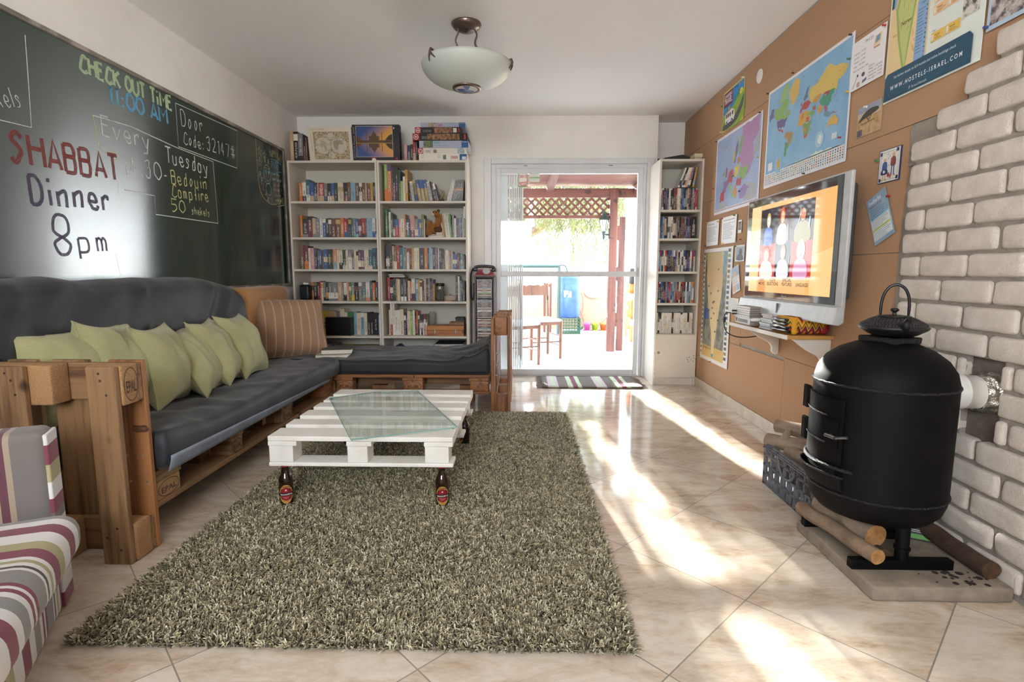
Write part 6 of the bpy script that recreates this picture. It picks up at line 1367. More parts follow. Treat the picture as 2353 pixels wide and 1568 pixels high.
def n5(F):
    F.line([(2.402, 2.045), (2.396, 1.9), (2.384, 1.658), (2.15, 1.646)], 0.0045, cw_); write(F, 'kels', 2.245, 1.705, 2.362, 1.738, 0.075, 0.0042, cw_); write(F, 'she', 2.05, 1.69, 2.235, 1.705, 0.07, 0.0042, cw_)
tag(note('chalk_writing', n5), 'end of a boxed price in thin white chalk')
def n6(F):
    F.line([(4.406, 2.095), (4.403, 1.921), (4.421, 1.719), (4.47, 1.655), (4.528, 1.625), (4.62, 1.605), (4.72, 1.62)], 0.0055, cyl_, 4)
    for (y, z, s) in ((4.455, 2.010, 0.042), (4.545, 2.000, 0.036), (4.452, 1.918, 0.044)):
        P = [(y + s * math.cos(PI / 2 + i * 4 * PI / 5), z + s * math.sin(PI / 2 + i * 4 * PI / 5)) for i in range(6)]; F.line(P, 0.005, cgn)
    F.line([(4.57 + 0.062 * math.cos(a * PI / 10), 1.845 + 0.078 * math.sin(a * PI / 10)) for a in range(21)], 0.004, cw_); F.line([(4.545, 1.935), (4.54, 1.985)], 0.010, cyl_); F.line([(4.60, 1.935), (4.605, 1.98)], 0.010, cyl_)
    for y in (4.55, 4.60): F.ell(y, 1.865, 0.012, 0.018, cbl, 14); F.line([(y - 0.018, 1.892), (y, 1.898), (y + 0.018, 1.892)], 0.0035, cw_)
    F.line([(4.545, 1.805), (4.575, 1.790), (4.61, 1.812)], 0.004, cw_, 4); F.line([(4.54, 1.800), (4.515, 1.785)], 0.008, cpk); F.line([(4.58 + 0.045 * math.cos(a * PI / 10), 1.725 + 0.05 * math.sin(a * PI / 10)) for a in range(21)], 0.0035, cw_)
    write(F, 'HAPPY', 4.635, 2.005, 4.76, 2.015, 0.055, 0.005, cyl_); write(F, 'YoU', 4.77, 2.0, 4.86, 2.0, 0.06, 0.005, cyl_); F.line([(4.64, 1.985), (4.74, 1.992), (4.85, 1.975)], 0.006, cbl, 4); write(F, 'PARTY', 4.66, 1.905, 4.85, 1.93, 0.06, 0.005, cbl)
    for i, s in enumerate(('smile', 'dont forget', 'you will', 'be next', 'space', 'ta ta you')): write(F, s, 4.65 + 0.01 * i, 1.855 - i * 0.043, 4.80 + 0.012 * (len(s) % 4), 1.865 - i * 0.043, 0.030, 0.003, cw_)
    for i, c in enumerate('RELAX'): write(F, c, 4.425 + i * 0.028, 1.80 - i * 0.045, 4.465 + i * 0.028, 1.79 - i * 0.045, 0.048, 0.0045, cw_)
    F.line([(4.68, 1.86), (4.76, 1.895), (4.84, 1.91)], 0.006, cbl, 4); write(F, 'LoVE', 4.74, 1.622, 4.87, 1.64, 0.05, 0.0055, cyl_); F.line([(4.73, 1.60), (4.87, 1.63)], 0.006, cyl_)
tag(note('chalk_drawing', n6), 'crowded corner of stars, doodled face and small writing')
def n7(F):
    r = random.Random(12)
    for i in range(16):
        y, z = r.uniform(1.9, 4.3), r.uniform(0.98, 2.05); a = r.uniform(0.5, 2.2); L = r.uniform(0.02, 0.12); F.line([(y, z), (y + L * math.cos(a), z + L * math.sin(a))], 0.0010, csm)
note('chalk_smears', n7)
tag(Flat((-2.1372, 4.862, 2.055), (0, 1, 0), (0, 0, 1)).rect(0, 0, 0.018, 0.05, '#cfccc6').build('frame_sticker', cbd), 'pale sticker')
# ================================================================ ceiling lamp
LX, LY = -0.343, 3.38
brs = mat('brushed_pewter', '#7a6b62', 0.3, metal=0.85); lamp = thing('pendant_lamp', 'frosted glass bowl lamp hanging from the ceiling on two wavy rods', 'ceiling lamp', (LX, LY, 2.5))
MB().lathe([(0.088, 2.4995), (0.090, 2.494), (0.075, 2.474), (0.045, 2.459), (0.0, 2.453)], (LX, LY, 0), 36).build('ceiling_rose', brs, lamp)
MB().lathe([(0.011, 2.452), (0.012, 2.445), (0.0, 2.440)], (LX, LY - 0.02, 0), 14).build('screw_knob', plain('#2a2322', 0.4), lamp)
def rod(x0, y0, z0, x1, y1, z1, ph):
    return [(x0 + (x1 - x0) * t + 0.008 * math.sin(t * 4.2 * PI + ph), y0 + (y1 - y0) * t, z0 + (z1 - z0) * t) for t in [i / 30 for i in range(31)]]
MB().tube(rod(LX - 0.052, LY - 0.025, 2.463, LX - 0.060, LY, 2.262, 0.6), 0.0055, 10).build('wavy_rod', brs, lamp); MB().tube(rod(LX + 0.050, LY + 0.02, 2.468, LX + 0.072, LY + 0.02, 2.262, 0.2), 0.0055, 10).build('wavy_rod', brs, lamp)
fg = mat('frosted_bowl_glass', '#dfe6e0', 0.4, trans=0.25)
BR_, zr, dp = 0.268, 2.268, 0.135
prof = [(BR_ * math.sin(a), zr - dp * (1 - (1 - math.cos(PI / 2 - a)) ) * 0 - dp * math.cos(a)) for a in [i * PI / 2 / 16 for i in range(17)]]
MB().lathe(prof, (LX, LY, 0), 56).build('bowl', fg, lamp, solid=0.005)
MB().lathe([(0.064, zr - dp + 0.002), (0.088, zr - dp + 0.008), (0.084, zr - dp - 0.004), (0.068, zr - dp - 0.006), (0.062, zr - dp - 0.002)], (LX, LY, 0), 36).build('base_ring', brs, lamp)
F = Flat((LX, LY, zr - dp - 0.0045), (1, 0, 0), (0, -1, 0), 0.0003); F.ell(0, 0, 0.066, 0.066, plain('#d9d9d6', 0.2), 32); F.poly([(-0.062, 0.01), (-0.02, 0.012), (0.02, -0.01), (0.045, -0.04), (0.02, -0.06), (-0.02, -0.06), (-0.05, -0.035)], plain('#2d4a94', 0.2)); F.poly([(-0.02, 0.06), (0.025, 0.058), (0.01, 0.0), (-0.005, 0.0)], plain('#4a67ae', 0.2)); F.poly([(-0.02, 0.012), (0.02, -0.01), (0.03, -0.045), (-0.01, -0.02)], plain('#6f8fc9', 0.2)); F.build('coloured_glass_disc', lamp)
def clip(a):
    c_, s_ = math.cos(a), math.sin(a); P = lambda r_, z_, t_=0: (LX + r_ * c_ - t_ * s_, LY + r_ * s_ + t_ * c_, z_)
    q = MB(); q.tube([P(BR_ - 0.015, zr + 0.012), P(BR_ + 0.004, zr + 0.016), P(BR_ + 0.010, zr), P(BR_ + 0.006, zr - 0.022, -0.014), P(BR_ - 0.006, zr - 0.042, -0.026)], [0.006, 0.008, 0.007, 0.005, 0.003], 8); q.tube([P(BR_ + 0.010, zr), P(BR_ + 0.006, zr - 0.020, 0.014), P(BR_ - 0.004, zr - 0.035, 0.028)], [0.006, 0.005, 0.003], 8); q.build('clip', brs, lamp)
clip(R(228)); clip(R(-8)); clip(R(110))
# ================================================================ television, wall shelf, maps and papers on the cardboard wall
silver = mat('silver_plastic', '#c3c4c6', 0.35, c2='#b9babc', nscale=20); gloss = mat('piano_black', '#07070a', 0.04, coat=1.0)
tv = thing('television', 'silver flat television on the cardboard wall showing a film menu', 'television', (1.50, 3.05, 0.80))
q = MB(); q.rbox((1.4835, 3.0475, 1.175), (0.020, 1.105, 0.634), 0.006, 0, 3, 3); q.build('cabinet', silver, tv)
q = MB(); q.prism([(1.4937, 2.56, 0.90), (1.4937, 3.535, 0.90), (1.555, 3.45, 0.95), (1.555, 2.65, 0.95)][:0] or [(1.4937, 2.56, 0.90), (1.4937, 3.535, 0.90), (1.4937, 3.535, 1.45), (1.4937, 2.56, 1.45)], (0.060, 0, 0)); q.build('rear_housing', plain('#4a4b4e', 0.5), tv, bevel=0.02, seg=3)
MB().box(1.553, 1.5895, 2.85, 3.25, 1.0, 1.3).build('wall_mount', plain('#2a2a2c', 0.5), tv)
q = MB(); q.prism([(1.452, 3.60, 0.872), (1.436, 3.60, 0.790), (1.47, 3.60, 0.785), (1.492, 3.60, 0.80), (1.492, 3.60, 0.872)], (0, -1.105, 0)); q.build('speaker_bar', silver, tv, bevel=0.005, seg=2)
MB().box(1.4705, 1.4735, 2.548, 3.580, 0.879, 1.483).build('glass_bezel', gloss, tv, bevel=0.002)
scr = thing  # screen picture
def emis(h, k=1.0):
    nm = 'screen_%s_%d' % (h.lstrip('#'), int(k * 100))
    if nm in MATS: return MATS[nm]
    m = bpy.data.materials.new(nm); n = NT(m); MATS[nm] = m; n.col((0.01, 0.01, 0.01)); n.set(Roughness=0.05); n.b.inputs['Emission Color'].default_value = srgb(h) + (1,); n.b.inputs['Emission Strength'].default_value = k; n.b.inputs['Specular IOR Level'].default_value = 0.09; return m
F = Flat((1.4702, 3.520, 0.915), (0, -1, 0), (0, 0, 1), 0.00003); Wd, Hd = 0.929, 0.523
K = 0.66; ORA = emis('#e6b37a', K); F.rect(0, 0, Wd, Hd, ORA); F.rect(0, 0, 0.12, Hd, emis('#f2c896', K)); F.rect(0.70, 0.0, Wd, Hd, emis('#e0aa68', K)); F.poly([(0.74, 0.0), (Wd, 0.0), (Wd, 0.24), (0.74, 0.20)], emis('#e8bd80', K)); F.rect(0.135, 0.0, 0.24, 0.085, emis('#dd9a62', K))
cx = [0.135, 0.345, 0.525, 0.745]; mid, top_, bot = 0.285, 0.495, 0.09
for i, c in enumerate(('#2b2330', '#4a2620', '#3a2a2a')): F.rect(cx[i], mid, cx[i + 1], top_, emis(c, K))
for i, c in enumerate(('#c9483a', '#1f1a22', '#b9382c')): F.rect(cx[i], bot, cx[i + 1], mid, emis(c, K))
def figure(cx_, b, t, skin, hair, cloth, w=0.06, hs=1.0):
    h = t - b; F.blob([(cx_ - w, b), (cx_ - w * 0.95, b + h * 0.40), (cx_ - w * 0.3, b + h * 0.55), (cx_ + w * 0.3, b + h * 0.55), (cx_ + w * 0.95, b + h * 0.40), (cx_ + w, b)], emis(cloth, K)); F.rect(cx_ - w, b, cx_ + w, b + 0.01, emis(cloth, K))
    F.ell(cx_, b + h * 0.76, w * 0.52 * hs, h * 0.24 * hs, emis(hair, K), 18); F.ell(cx_, b + h * 0.72, w * 0.34 * hs, h * 0.18 * hs, emis(skin, K), 16)
    F.rect(cx_ - w * 0.2, b + h * 0.74, cx_ - w * 0.08, b + h * 0.755, emis('#2a1a16', K)); F.rect(cx_ + w * 0.08, b + h * 0.74, cx_ + w * 0.2, b + h * 0.755, emis('#2a1a16', K)); F.rect(cx_ - w * 0.1, b + h * 0.62, cx_ + w * 0.1, b + h * 0.635, emis('#7a2a26', K))
figure(0.24, mid, 0.47, '#cfd4ee', '#c9a860', '#5a74c9', 0.05); figure(0.41, mid, 0.485, '#f0b48a', '#c9502c', '#e6dac0', 0.055); figure(0.635, mid, 0.475, '#e08a62', '#1a1216', '#8a7d4a', 0.075)
figure(0.235, bot, 0.265, '#f2c9a9', '#d98a72', '#f2d9cc', 0.075); figure(0.44, bot, 0.275, '#e6a98a', '#9a5a30', '#dcd6e2', 0.062); figure(0.635, bot, 0.28, '#e9eef8', '#eceaf2', '#c98fae', 0.065, 1.25)
F.line([(0.555, mid + 0.05), (0.60, mid + 0.11), (0.61, mid + 0.17)], 0.006, emis('#e6e0da', K)); F.line([(0.49, mid + 0.01), (0.478, mid + 0.10)], 0.008, emis('#d8dcea', K)); F.line([(0.505, bot + 0.02), (0.515, bot + 0.12)], 0.004, emis('#c9b9a9', K)); F.line([(0.70, mid + 0.06), (0.705, mid + 0.12)], 0.014, emis('#9fb2d9', K))
dkt = emis('#3a2a1e', K)
for tx_, x_, lines in (('a', 0.19, ('PLAY', 'MOVIE')), ('b', 0.335, ('SCENE', 'SELECTIONS')), ('c', 0.505, ('SPECIAL', 'FEATURES')), ('d', 0.668, ('LANGUAGES',))):
    for i, l in enumerate(lines[::-1]): F.text(l, x_, 0.043 + i * 0.024, 0.027, dkt, True, 0.0138 * len(l) + 0.004, 0, 'c')
F.build('screen', tv)
F = Flat((1.4703, 3.045, 0.893), (0, -1, 0), (0, 0, 1), 0.0001); F.ell(-0.012, 0, 0.009, 0.009, '#d9d9d9', 16); F.ell(-0.012, 0, 0.0065, 0.0065, '#4a4a4e', 16); F.rect(-0.013, -0.004, -0.011, 0.005, '#d9d9d9'); F.text('LG', 0.002, -0.008, 0.022, '#d9d9d9', True); F.build('emblem', tv)
MB().box(1.437, 1.446, 3.045, 3.055, 0.805, 0.860).build('indicator', plain('#55585c', 0.2), tv)
# wall shelf
sw = mat('oak_laminate', '#b98a4a', 0.45, c2='#c09352', nscale=9); sf = thing('wall_shelf', 'narrow wooden shelf with white edge on two curved brackets below the television', 'shelf', (1.47, 3.1, 0.68))
MB().box(1.352, 1.586, 2.728, 3.49, 0.6935, 0.7115).build('board', sw, sf)
MB().box(1.346, 1.3518, 2.728, 3.49, 0.692, 0.713).build('front_edge', plain('#dedbd4', 0.5), sf)
for yb_ in (2.748, 3.30):
    q = MB(); P = [(1.386, 0.6925), (1.586, 0.6925), (1.586, 0.535)] + [(p.x, p.y) for p in cr([(1.570, 0.527, 0), (1.548, 0.545, 0), (1.545, 0.575, 0), (1.525, 0.602, 0), (1.475, 0.628, 0), (1.435, 0.655, 0), (1.405, 0.680, 0)], 4)]
    q.prism([(x, yb_, z) for x, z in P], (0, 0.024, 0)); q.build('bracket', plain('#d9d6d0', 0.5), sf, bevel=0.002)
zt = 0.7135
t = thing('game_console', 'white slim game console at the far end of the wall shelf', 'console', (1.46, 3.40, zt)); wc_ = plain('#e3e3e4', 0.3)
MB().box(1.38, 1.57, 3.235, 3.455, zt, zt + 0.044).build('body', plain('#8a8178', 0.5), t, bevel=0.003); MB().box(1.372, 1.3795, 3.235, 3.455, zt, zt + 0.044).build('front_panel', wc_, t, bevel=0.002)
q = MB()
for i in range(12): q.box(1.3712, 1.3722, 3.27 + i * 0.012, 3.276 + i * 0.012, zt + 0.012, zt + 0.032)
q.build('vents', plain('#4a4b4e', 0.6), t); MB().box(1.371, 1.3722, 3.425, 3.445, zt + 0.014, zt + 0.036).build('ports', plain('#1c1c1f', 0.5), t)
for i in range(5):
    t = thing('disc_player', ('silver slim player, %s from the bottom of the pile on the game console') % ORD[i], 'player', (1.46, 3.37, zt + 0.045 + i * 0.0135), 'silver slim players piled on the wall shelf')
    z0 = zt + 0.0445 + i * 0.0136; MB().box(1.376, 1.56, 3.25, 3.475, z0, z0 + 0.0120).build('body', plain('#8f8880', 0.4), t, bevel=0.0015); MB().box(1.371, 1.3758, 3.25, 3.475, z0, z0 + 0.0122).build('front_panel', plain('#d5d6d8', 0.3), t, bevel=0.001)
q = MB()
for dz in (0.058, 0.076): q.tube([(1.372, 3.44, zt + dz), (1.345, 3.45, zt + dz)], 0.006, 8)
q.build('plugs', plain('#161618', 0.5), t)
tag(MB().tube(cr([(1.345, 3.47, zt + 0.06), (1.33, 3.52, zt + 0.05), (1.335, 3.545, zt - 0.02), (1.35, 3.52, zt - 0.075), (1.40, 3.44, zt - 0.095), (1.47, 3.34, zt - 0.075), (1.55, 3.26, zt - 0.03)], 8), 0.0035, 8).rbox((1.332, 3.535, zt + 0.01), (0.014, 0.018, 0.035), 0.004).build('power_cable', cb), 'black cable looping under the far end of the wall shelf', 'cable')
t = thing('game_controller', 'white handheld controller beside the game console on the shelf', 'controller', (1.42, 3.20, zt)); MB().rbox((1.43, 3.175, zt + 0.040), (0.15, 0.038, 0.022), 0.010, 0, 3, 3).build('top_shell', wc_, t); MB().rbox((1.43, 3.175, zt + 0.016), (0.15, 0.05, 0.030), 0.010, 0, 3, 3).build('base', plain('#6a5f58', 0.5), t)
for i in range(7):
    dx = [0, 0.004, 0.0, 0.012, 0.006, 0.018, 0.010][i]; z0 = zt + 0.0004 + i * 0.0122; t = thing('disc_case', ('clear plastic disc case, %s from the bottom of the pile beside the woven bag') % ORD[i], 'disc case', (1.44, 3.03, z0), 'clear disc cases piled on the wall shelf')
    MB().box(1.368 + dx, 1.50 + dx, 2.965, 3.10, z0, z0 + 0.0112).build('case', mat('clear_case_plastic', '#cfd2d4', 0.12, trans=0.35), t, bevel=0.0008); MB().box(1.372 + dx, 1.49 + dx, 2.975, 3.09, z0 + 0.003, z0 + 0.0085).build('booklet', plain(['#8a8f98', '#6a6d74', '#b9bcc2', '#5a6a8a', '#a9a9ab', '#7a7f88', '#c0c3c6'][i], 0.5), t)
wb_ = bpy.data.materials.new('woven_zigzag'); n = NT(wb_); tc = n.new('TexCoord'); sp = n.new('SeparateXYZ'); n.link(tc.outputs['Object'], sp.inputs[0])
zz_ = n.math('ABSOLUTE', n.math('SUBTRACT', n.math('FRACT', n.math('MULTIPLY', sp.outputs[0], 28.0)), 0.5))
f = n.math('FRACT', n.math('ADD', n.math('MULTIPLY', sp.outputs[2], 14.0), zz_)); n.col(n.ramp(f, [(0, srgb('#d9a52b')), (0.30, srgb('#a32a26')), (0.5, srgb('#3d2545')), (0.68, srgb('#d98f2b')), (0.86, srgb('#4a5a2a'))], 'CONSTANT')); n.set(Roughness=0.9); n.bump(n.noise(n.coord(), 300, 2), 0.5, 0.001)
t = thing('woven_bag', 'folded zigzag woven bag in yellow, red and purple on the wall shelf', 'bag', (1.47, 2.84, zt))
bag_fn = lambda p: Vector((p.x, p.y, p.z * (1.0 - 0.45 * max(0, (p.x - 0.03) / 0.08) ** 2)))
MB().rbox((1.475, 2.845, zt + 0.046), (0.205, 0.185, 0.090), 0.036, 0, 5, 8, 0.003, 12, fn=bag_fn).build('body', wb_, t)
MB().rbox((1.400, 2.845, zt + 0.045), (0.030, 0.190, 0.092), 0.014, 0, 4, 5, 0.002, 12).build('yellow_band', plain('#d29b26', 0.85), t); MB().rbox((1.555, 2.845, zt + 0.030), (0.05, 0.180, 0.058), 0.022, 0, 4, 4).build('red_band', plain('#a3242a', 0.85), t)
q = MB()
for i in range(4): q.rbox((1.380 - 0.002 * i, 2.85, zt + 0.016 + 0.019 * i), (0.028, 0.175 - 0.012 * i, 0.016), 0.007, 0, 3, 6, 0.005, 24, i)
q.build('plastic_lining', mat('black_film', '#17181b', 0.15), t)

# ---------------------------------------------------------------- maps and papers
pins = []
def pin(y, z, c, par=None, label=None, x=1.5845):
    nm = {'#b5262b': 'red', '#2f7d4f': 'green', '#e0b62f': 'yellow', '#2f4f8f': 'blue', '#e9e7e2': 'white', '#26262a': 'black'}[c]
    o = MB().lathe([(0.0, 0.013), (0.0048, 0.013), (0.0052, 0.011), (0.0032, 0.009), (0.0030, 0.004), (0.0058, 0.002), (0.0058, 0.0)], (0, 0, 0), 10, M=Matrix.Rotation(R(-90), 4, 'Y')).build('push_pin', plain(c, 0.35)); o.location = (x, y, z); tag(o, nm + ' push pin ' + label, 'push pin', 'push pins on the cardboard wall')
def paper(name, label, cat, y, z, w, h, fn, base='#eeeae4', warp=0.0, rot=0, lift=0.0, thick=0.0008, group=None):
    F = wall_flat(y, z, lift); s = rnd.uniform(0, 9)
    if rot:
        c, d = math.cos(R(rot)), math.sin(R(rot)); F.U, F.V = Vector((0, -c, d)), Vector((0, d, c))
    if warp: F.warp = lambda u, v: warp * (0.5 + 0.5 * math.sin(u * 9 + s + v * 4)) * (0.3 + 0.7 * abs(u / w - 0.5) * 2)
    F.paper(0, 0, w, h, F.mats[F.mi(base)] if False else base, thick); fn(F, w, h); o = F.mb.build(name, F.mats); return tag(o, label, cat, group)
CONT = {  # lon, lat outlines, coarse
 'na_can': ('#8fb56a', [(-140, 60), (-135, 69), (-110, 68), (-95, 72), (-80, 73), (-62, 67), (-78, 60), (-92, 58), (-80, 52), (-65, 60), (-55, 52), (-65, 48), (-80, 44), (-95, 49), (-123, 49)]),
 'arctic': ('#9cbd78', [(-120, 72), (-105, 78), (-85, 82), (-65, 82), (-75, 74), (-95, 73)]),
 'alaska': ('#7b6f9c', [(-166, 62), (-158, 71), (-141, 70), (-140, 60), (-150, 60), (-162, 55)]),
 'usa': ('#6f6496', [(-123, 48), (-95, 48), (-82, 44), (-68, 46), (-76, 38), (-81, 26), (-90, 30), (-97, 27), (-106, 32), (-117, 33)]),
 'mex': ('#b8604a', [(-116, 32), (-97, 27), (-97, 20), (-87, 21), (-83, 10), (-95, 16), (-106, 22)]),
 'green': ('#d9b96a', [(-70, 77), (-40, 83), (-20, 80), (-22, 70), (-44, 60), (-54, 68)]),
 'bra': ('#a98f5a', [(-78, 2), (-70, 11), (-52, 5), (-35, -6), (-40, -22), (-54, -34), (-58, -20), (-75, -8)]),
 'arg': ('#5f9a6a', [(-72, -18), (-60, -22), (-54, -34), (-63, -42), (-67, -54), (-75, -50), (-72, -32)]),
 'naf': ('#d1a552', [(-16, 15), (-10, 34), (10, 37), (32, 31), (36, 18), (43, 11), (20, 6), (-8, 5)]),
 'alg': ('#c9813f', [(-2, 22), (2, 36), (11, 33), (10, 22)]), 'egy': ('#8faa5a', [(24, 22), (25, 31), (34, 31), (36, 22)]), 'sud': ('#b85f3f', [(22, 6), (24, 21), (36, 18), (34, 6)]),
 'saf': ('#7a9a5a', [(9, 5), (35, 4), (48, 10), (40, -8), (40, -18), (32, -28), (20, -35), (13, -18)]), 'rsa': ('#c9603f', [(17, -28), (20, -35), (31, -30), (30, -23)]), 'ang': ('#c98f4a', [(12, -6), (24, -8), (24, -18), (13, -17)]),
 'mad': ('#a8b35a', [(44, -16), (50, -14), (47, -25)]), 'eur': ('#b5524a', [(-9, 37), (-8, 44), (0, 49), (10, 55), (24, 55), (40, 48), (28, 41), (18, 40), (5, 43)]), 'uk': ('#8f5a8a', [(-6, 50), (-5, 58), (0, 53)]), 'scan': ('#6f7f9c', [(5, 59), (15, 69), (28, 71), (24, 60), (14, 56)]),
 'rus': ('#dcc06a', [(28, 60), (32, 69), (60, 69), (80, 73), (105, 77), (140, 73), (178, 69), (160, 60), (142, 59), (135, 44), (118, 50), (90, 50), (60, 54), (45, 45), (35, 50)]),
 'kaz': ('#c99a5a', [(48, 48), (60, 54), (85, 50), (72, 42), (55, 41)]), 'mon': ('#a83f52', [(88, 49), (100, 51), (118, 49), (105, 42)]), 'chn': ('#4f9a7c', [(74, 39), (88, 48), (105, 42), (120, 50), (134, 47), (120, 38), (121, 28), (108, 20), (98, 24), (80, 30)]),
 'ara': ('#7fa05a', [(35, 29), (48, 30), (59, 22), (45, 13)]), 'irn': ('#b56a4a', [(45, 38), (60, 37), (61, 26), (50, 29)]), 'ind': ('#d1a24f', [(68, 24), (78, 34), (92, 24), (80, 14), (77, 8), (73, 18)]), 'sea': ('#a86a8a', [(94, 24), (106, 20), (108, 11), (102, 2), (99, 12)]),
 'ind2': ('#6a8fa0', [(96, 4), (106, -6), (118, -9), (140, -8), (130, 0), (115, 4)]), 'png': ('#9a6a8a', [(131, -2), (146, -6), (150, -10), (138, -8)]), 'jap': ('#8f6a9a', [(130, 32), (140, 36), (143, 44), (137, 36)]),
 'aus': ('#d9b05a', [(114, -22), (130, -12), (137, -12), (142, -11), (153, -28), (148, -38), (135, -33), (116, -34)]), 'nz': ('#b5a052', [(168, -45), (178, -38), (173, -42)]), 'ant': ('#cfe0d8', [(-60, -68), (0, -69), (60, -66), (120, -66), (170, -72), (170, -76), (-60, -76)])}
def coast(P, seed, amp=0.16, lv=3):
    r = random.Random(seed); P = [Vector(p) for p in P]
    for _ in range(lv):
        Q = []
        for a, b in zip(P, P[1:] + P[:1]):
            d = b - a; Q += [a, (a + b) / 2 + Vector((-d.y, d.x)) * r.uniform(-amp, amp)]
        P = Q
    return [(p.x, p.y) for p in P]
def world_map(F, w, h):
    sea = mat('map_sea_blue', '#7db0d9', 0.35, c2='#93c0e3', nscale=5); F.rect(0.016, 0.018, w - 0.014, h - 0.016, sea)
    X = lambda lo: 0.02 + (w - 0.04) * (lo + 170) / 350; Yv = lambda la: 0.10 + (h - 0.13) * (math.asinh(math.tan(R(max(-74, min(82, la))))) + 1.55) / 4.15
    for k, (c, P) in CONT.items():
        F.poly(coast([(X(a), min(h - 0.02, max(0.09, Yv(b)))) for a, b in P], hash(c) % 97 if False else len(P) * 7 + int(abs(P[0][0]))), c)
    F.rect(0.014, 0.014, w - 0.014, 0.086, '#dfe3e6'); r = random.Random(2); cols = ['#b5262b', '#2f4f8f', '#2f7d4f', '#d9b63a', '#26262a', '#c9803a', '#7a9ac9']
    for i in range(40):
        for j in range(5): u = 0.020 + i * (w - 0.05) / 39.0; F.rect(u, 0.020 + j * 0.0125, u + 0.0095, 0.0275 + j * 0.0125, r.choice(cols)); F.k -= 1
    F.k += 1
    F.ell(w * 0.72, h * 0.27, 0.042, 0.042, '#a8cfe6', 24); F.blob([(w * 0.70, h * 0.26), (w * 0.72, h * 0.31), (w * 0.745, h * 0.28), (w * 0.73, h * 0.23)], '#e6efe9'); F.ell(w * 0.215, h * 0.195, 0.050, 0.050, '#8fbfe0', 24); F.blob([(w * 0.19, h * 0.22), (w * 0.22, h * 0.26), (w * 0.24, h * 0.20), (w * 0.21, h * 0.14)], '#d1a552'); F.rect(w * 0.06, h * 0.17, w * 0.125, h * 0.25, '#e3e6e8'); F.rect(w * 0.85, h * 0.22, w * 0.90, h * 0.27, '#d5dde6')
    for i in range(90): a, b = r.uniform(0.03, w - 0.03), r.uniform(0.10, h - 0.03); F.rect(a, b, a + r.uniform(0.005, 0.016), b + 0.0014, '#4f5f6f'); F.k -= 1
paper('world_map', 'large coloured world map pinned above the television', 'map', 3.650, 1.578, 0.902, 0.605, world_map, '#eceaf0', 0.0)
def europe_map(F, w, h):
    sea = mat('europe_sea', '#97acd0', 0.3, c2='#a6b9da', nscale=6); F.rect(0.018, 0.035, w - 0.018, h - 0.020, sea); S_ = lambda P: [(a * w, b * h) for a, b in P]
    F.poly(coast(S_([(0.60, 0.97), (0.62, 0.80), (0.57, 0.62), (0.62, 0.50), (0.72, 0.36), (0.80, 0.40), (0.86, 0.52), (0.84, 0.70), (0.95, 0.80), (0.96, 0.97)]), 5, 0.1), '#b088b4'); F.poly(S_([(0.86, 0.55), (0.97, 0.60), (0.97, 0.80), (0.90, 0.72)]), '#a9adb2'); F.poly(coast(S_([(0.66, 0.25), (0.78, 0.28), (0.95, 0.20), (0.95, 0.08), (0.70, 0.07)]), 8, 0.1), '#a5a6ad'); F.poly(coast(S_([(0.58, 0.22), (0.72, 0.27), (0.80, 0.22), (0.74, 0.14), (0.60, 0.12)]), 9), '#8d7bb0')
    for c, P in (('#cdb84a', [(0.40, 0.62), (0.45, 0.72), (0.53, 0.88), (0.50, 0.76), (0.44, 0.62)]), ('#77709c', [(0.45, 0.58), (0.47, 0.70), (0.53, 0.84), (0.52, 0.68), (0.49, 0.58)]), ('#7fa66a', [(0.55, 0.66), (0.57, 0.80), (0.60, 0.90), (0.63, 0.78), (0.60, 0.66)]), ('#a9484f', [(0.33, 0.36), (0.34, 0.48), (0.42, 0.52), (0.45, 0.44), (0.42, 0.34)]), ('#d1bd4f', [(0.47, 0.40), (0.47, 0.52), (0.58, 0.53), (0.57, 0.43)]), ('#86ab5e', [(0.58, 0.40), (0.60, 0.50), (0.76, 0.46), (0.72, 0.36), (0.62, 0.36)]), ('#8f6f9c', [(0.20, 0.29), (0.22, 0.40), (0.32, 0.42), (0.34, 0.34), (0.28, 0.26)]), ('#b5404f', [(0.15, 0.14), (0.16, 0.27), (0.26, 0.27), (0.25, 0.16)]), ('#8cae62', [(0.34, 0.33), (0.40, 0.34), (0.44, 0.24), (0.49, 0.17), (0.44, 0.16), (0.38, 0.26)]), ('#a8424e', [(0.52, 0.30), (0.55, 0.38), (0.64, 0.36), (0.62, 0.27)]), ('#c98a4a', [(0.46, 0.22), (0.50, 0.30), (0.55, 0.22), (0.54, 0.13)]), ('#a05a78', [(0.25, 0.44), (0.27, 0.58), (0.31, 0.54), (0.30, 0.44)]), ('#6fa06a', [(0.19, 0.48), (0.21, 0.55), (0.24, 0.50)]), ('#9aa08a', [(0.20, 0.84), (0.27, 0.87), (0.28, 0.82)]), ('#a8a6a8', [(0.10, 0.06), (0.16, 0.13), (0.34, 0.12), (0.36, 0.07)]), ('#b86a4a', [(0.53, 0.54), (0.56, 0.64), (0.60, 0.58)])): F.poly(coast(S_(P), int(P[0][0] * 1000)), c)
    F.rect(0.014, 0.014, w - 0.014, 0.034, '#e6e4e6'); r = random.Random(5)
    for i in range(46): u = 0.02 + i * (w - 0.05) / 45; F.rect(u, 0.020, u + 0.010, 0.030, r.choice(['#b5404f', '#3f4f7f', '#3a3a3e', '#a8606a'])); F.k -= 1
    F.k += 1
    for i in range(70): a, b = r.uniform(0.1, 0.9) * w, r.uniform(0.08, 0.95) * h; F.rect(a, b, a + r.uniform(0.005, 0.018), b + 0.0014, '#4a4a5f'); F.k -= 1
paper('europe_map', 'map of Europe with large purple eastern area pinned above the typed pages', 'map', 4.560, 1.502, 0.838, 0.600, europe_map, '#e6e4ea', 0.0)
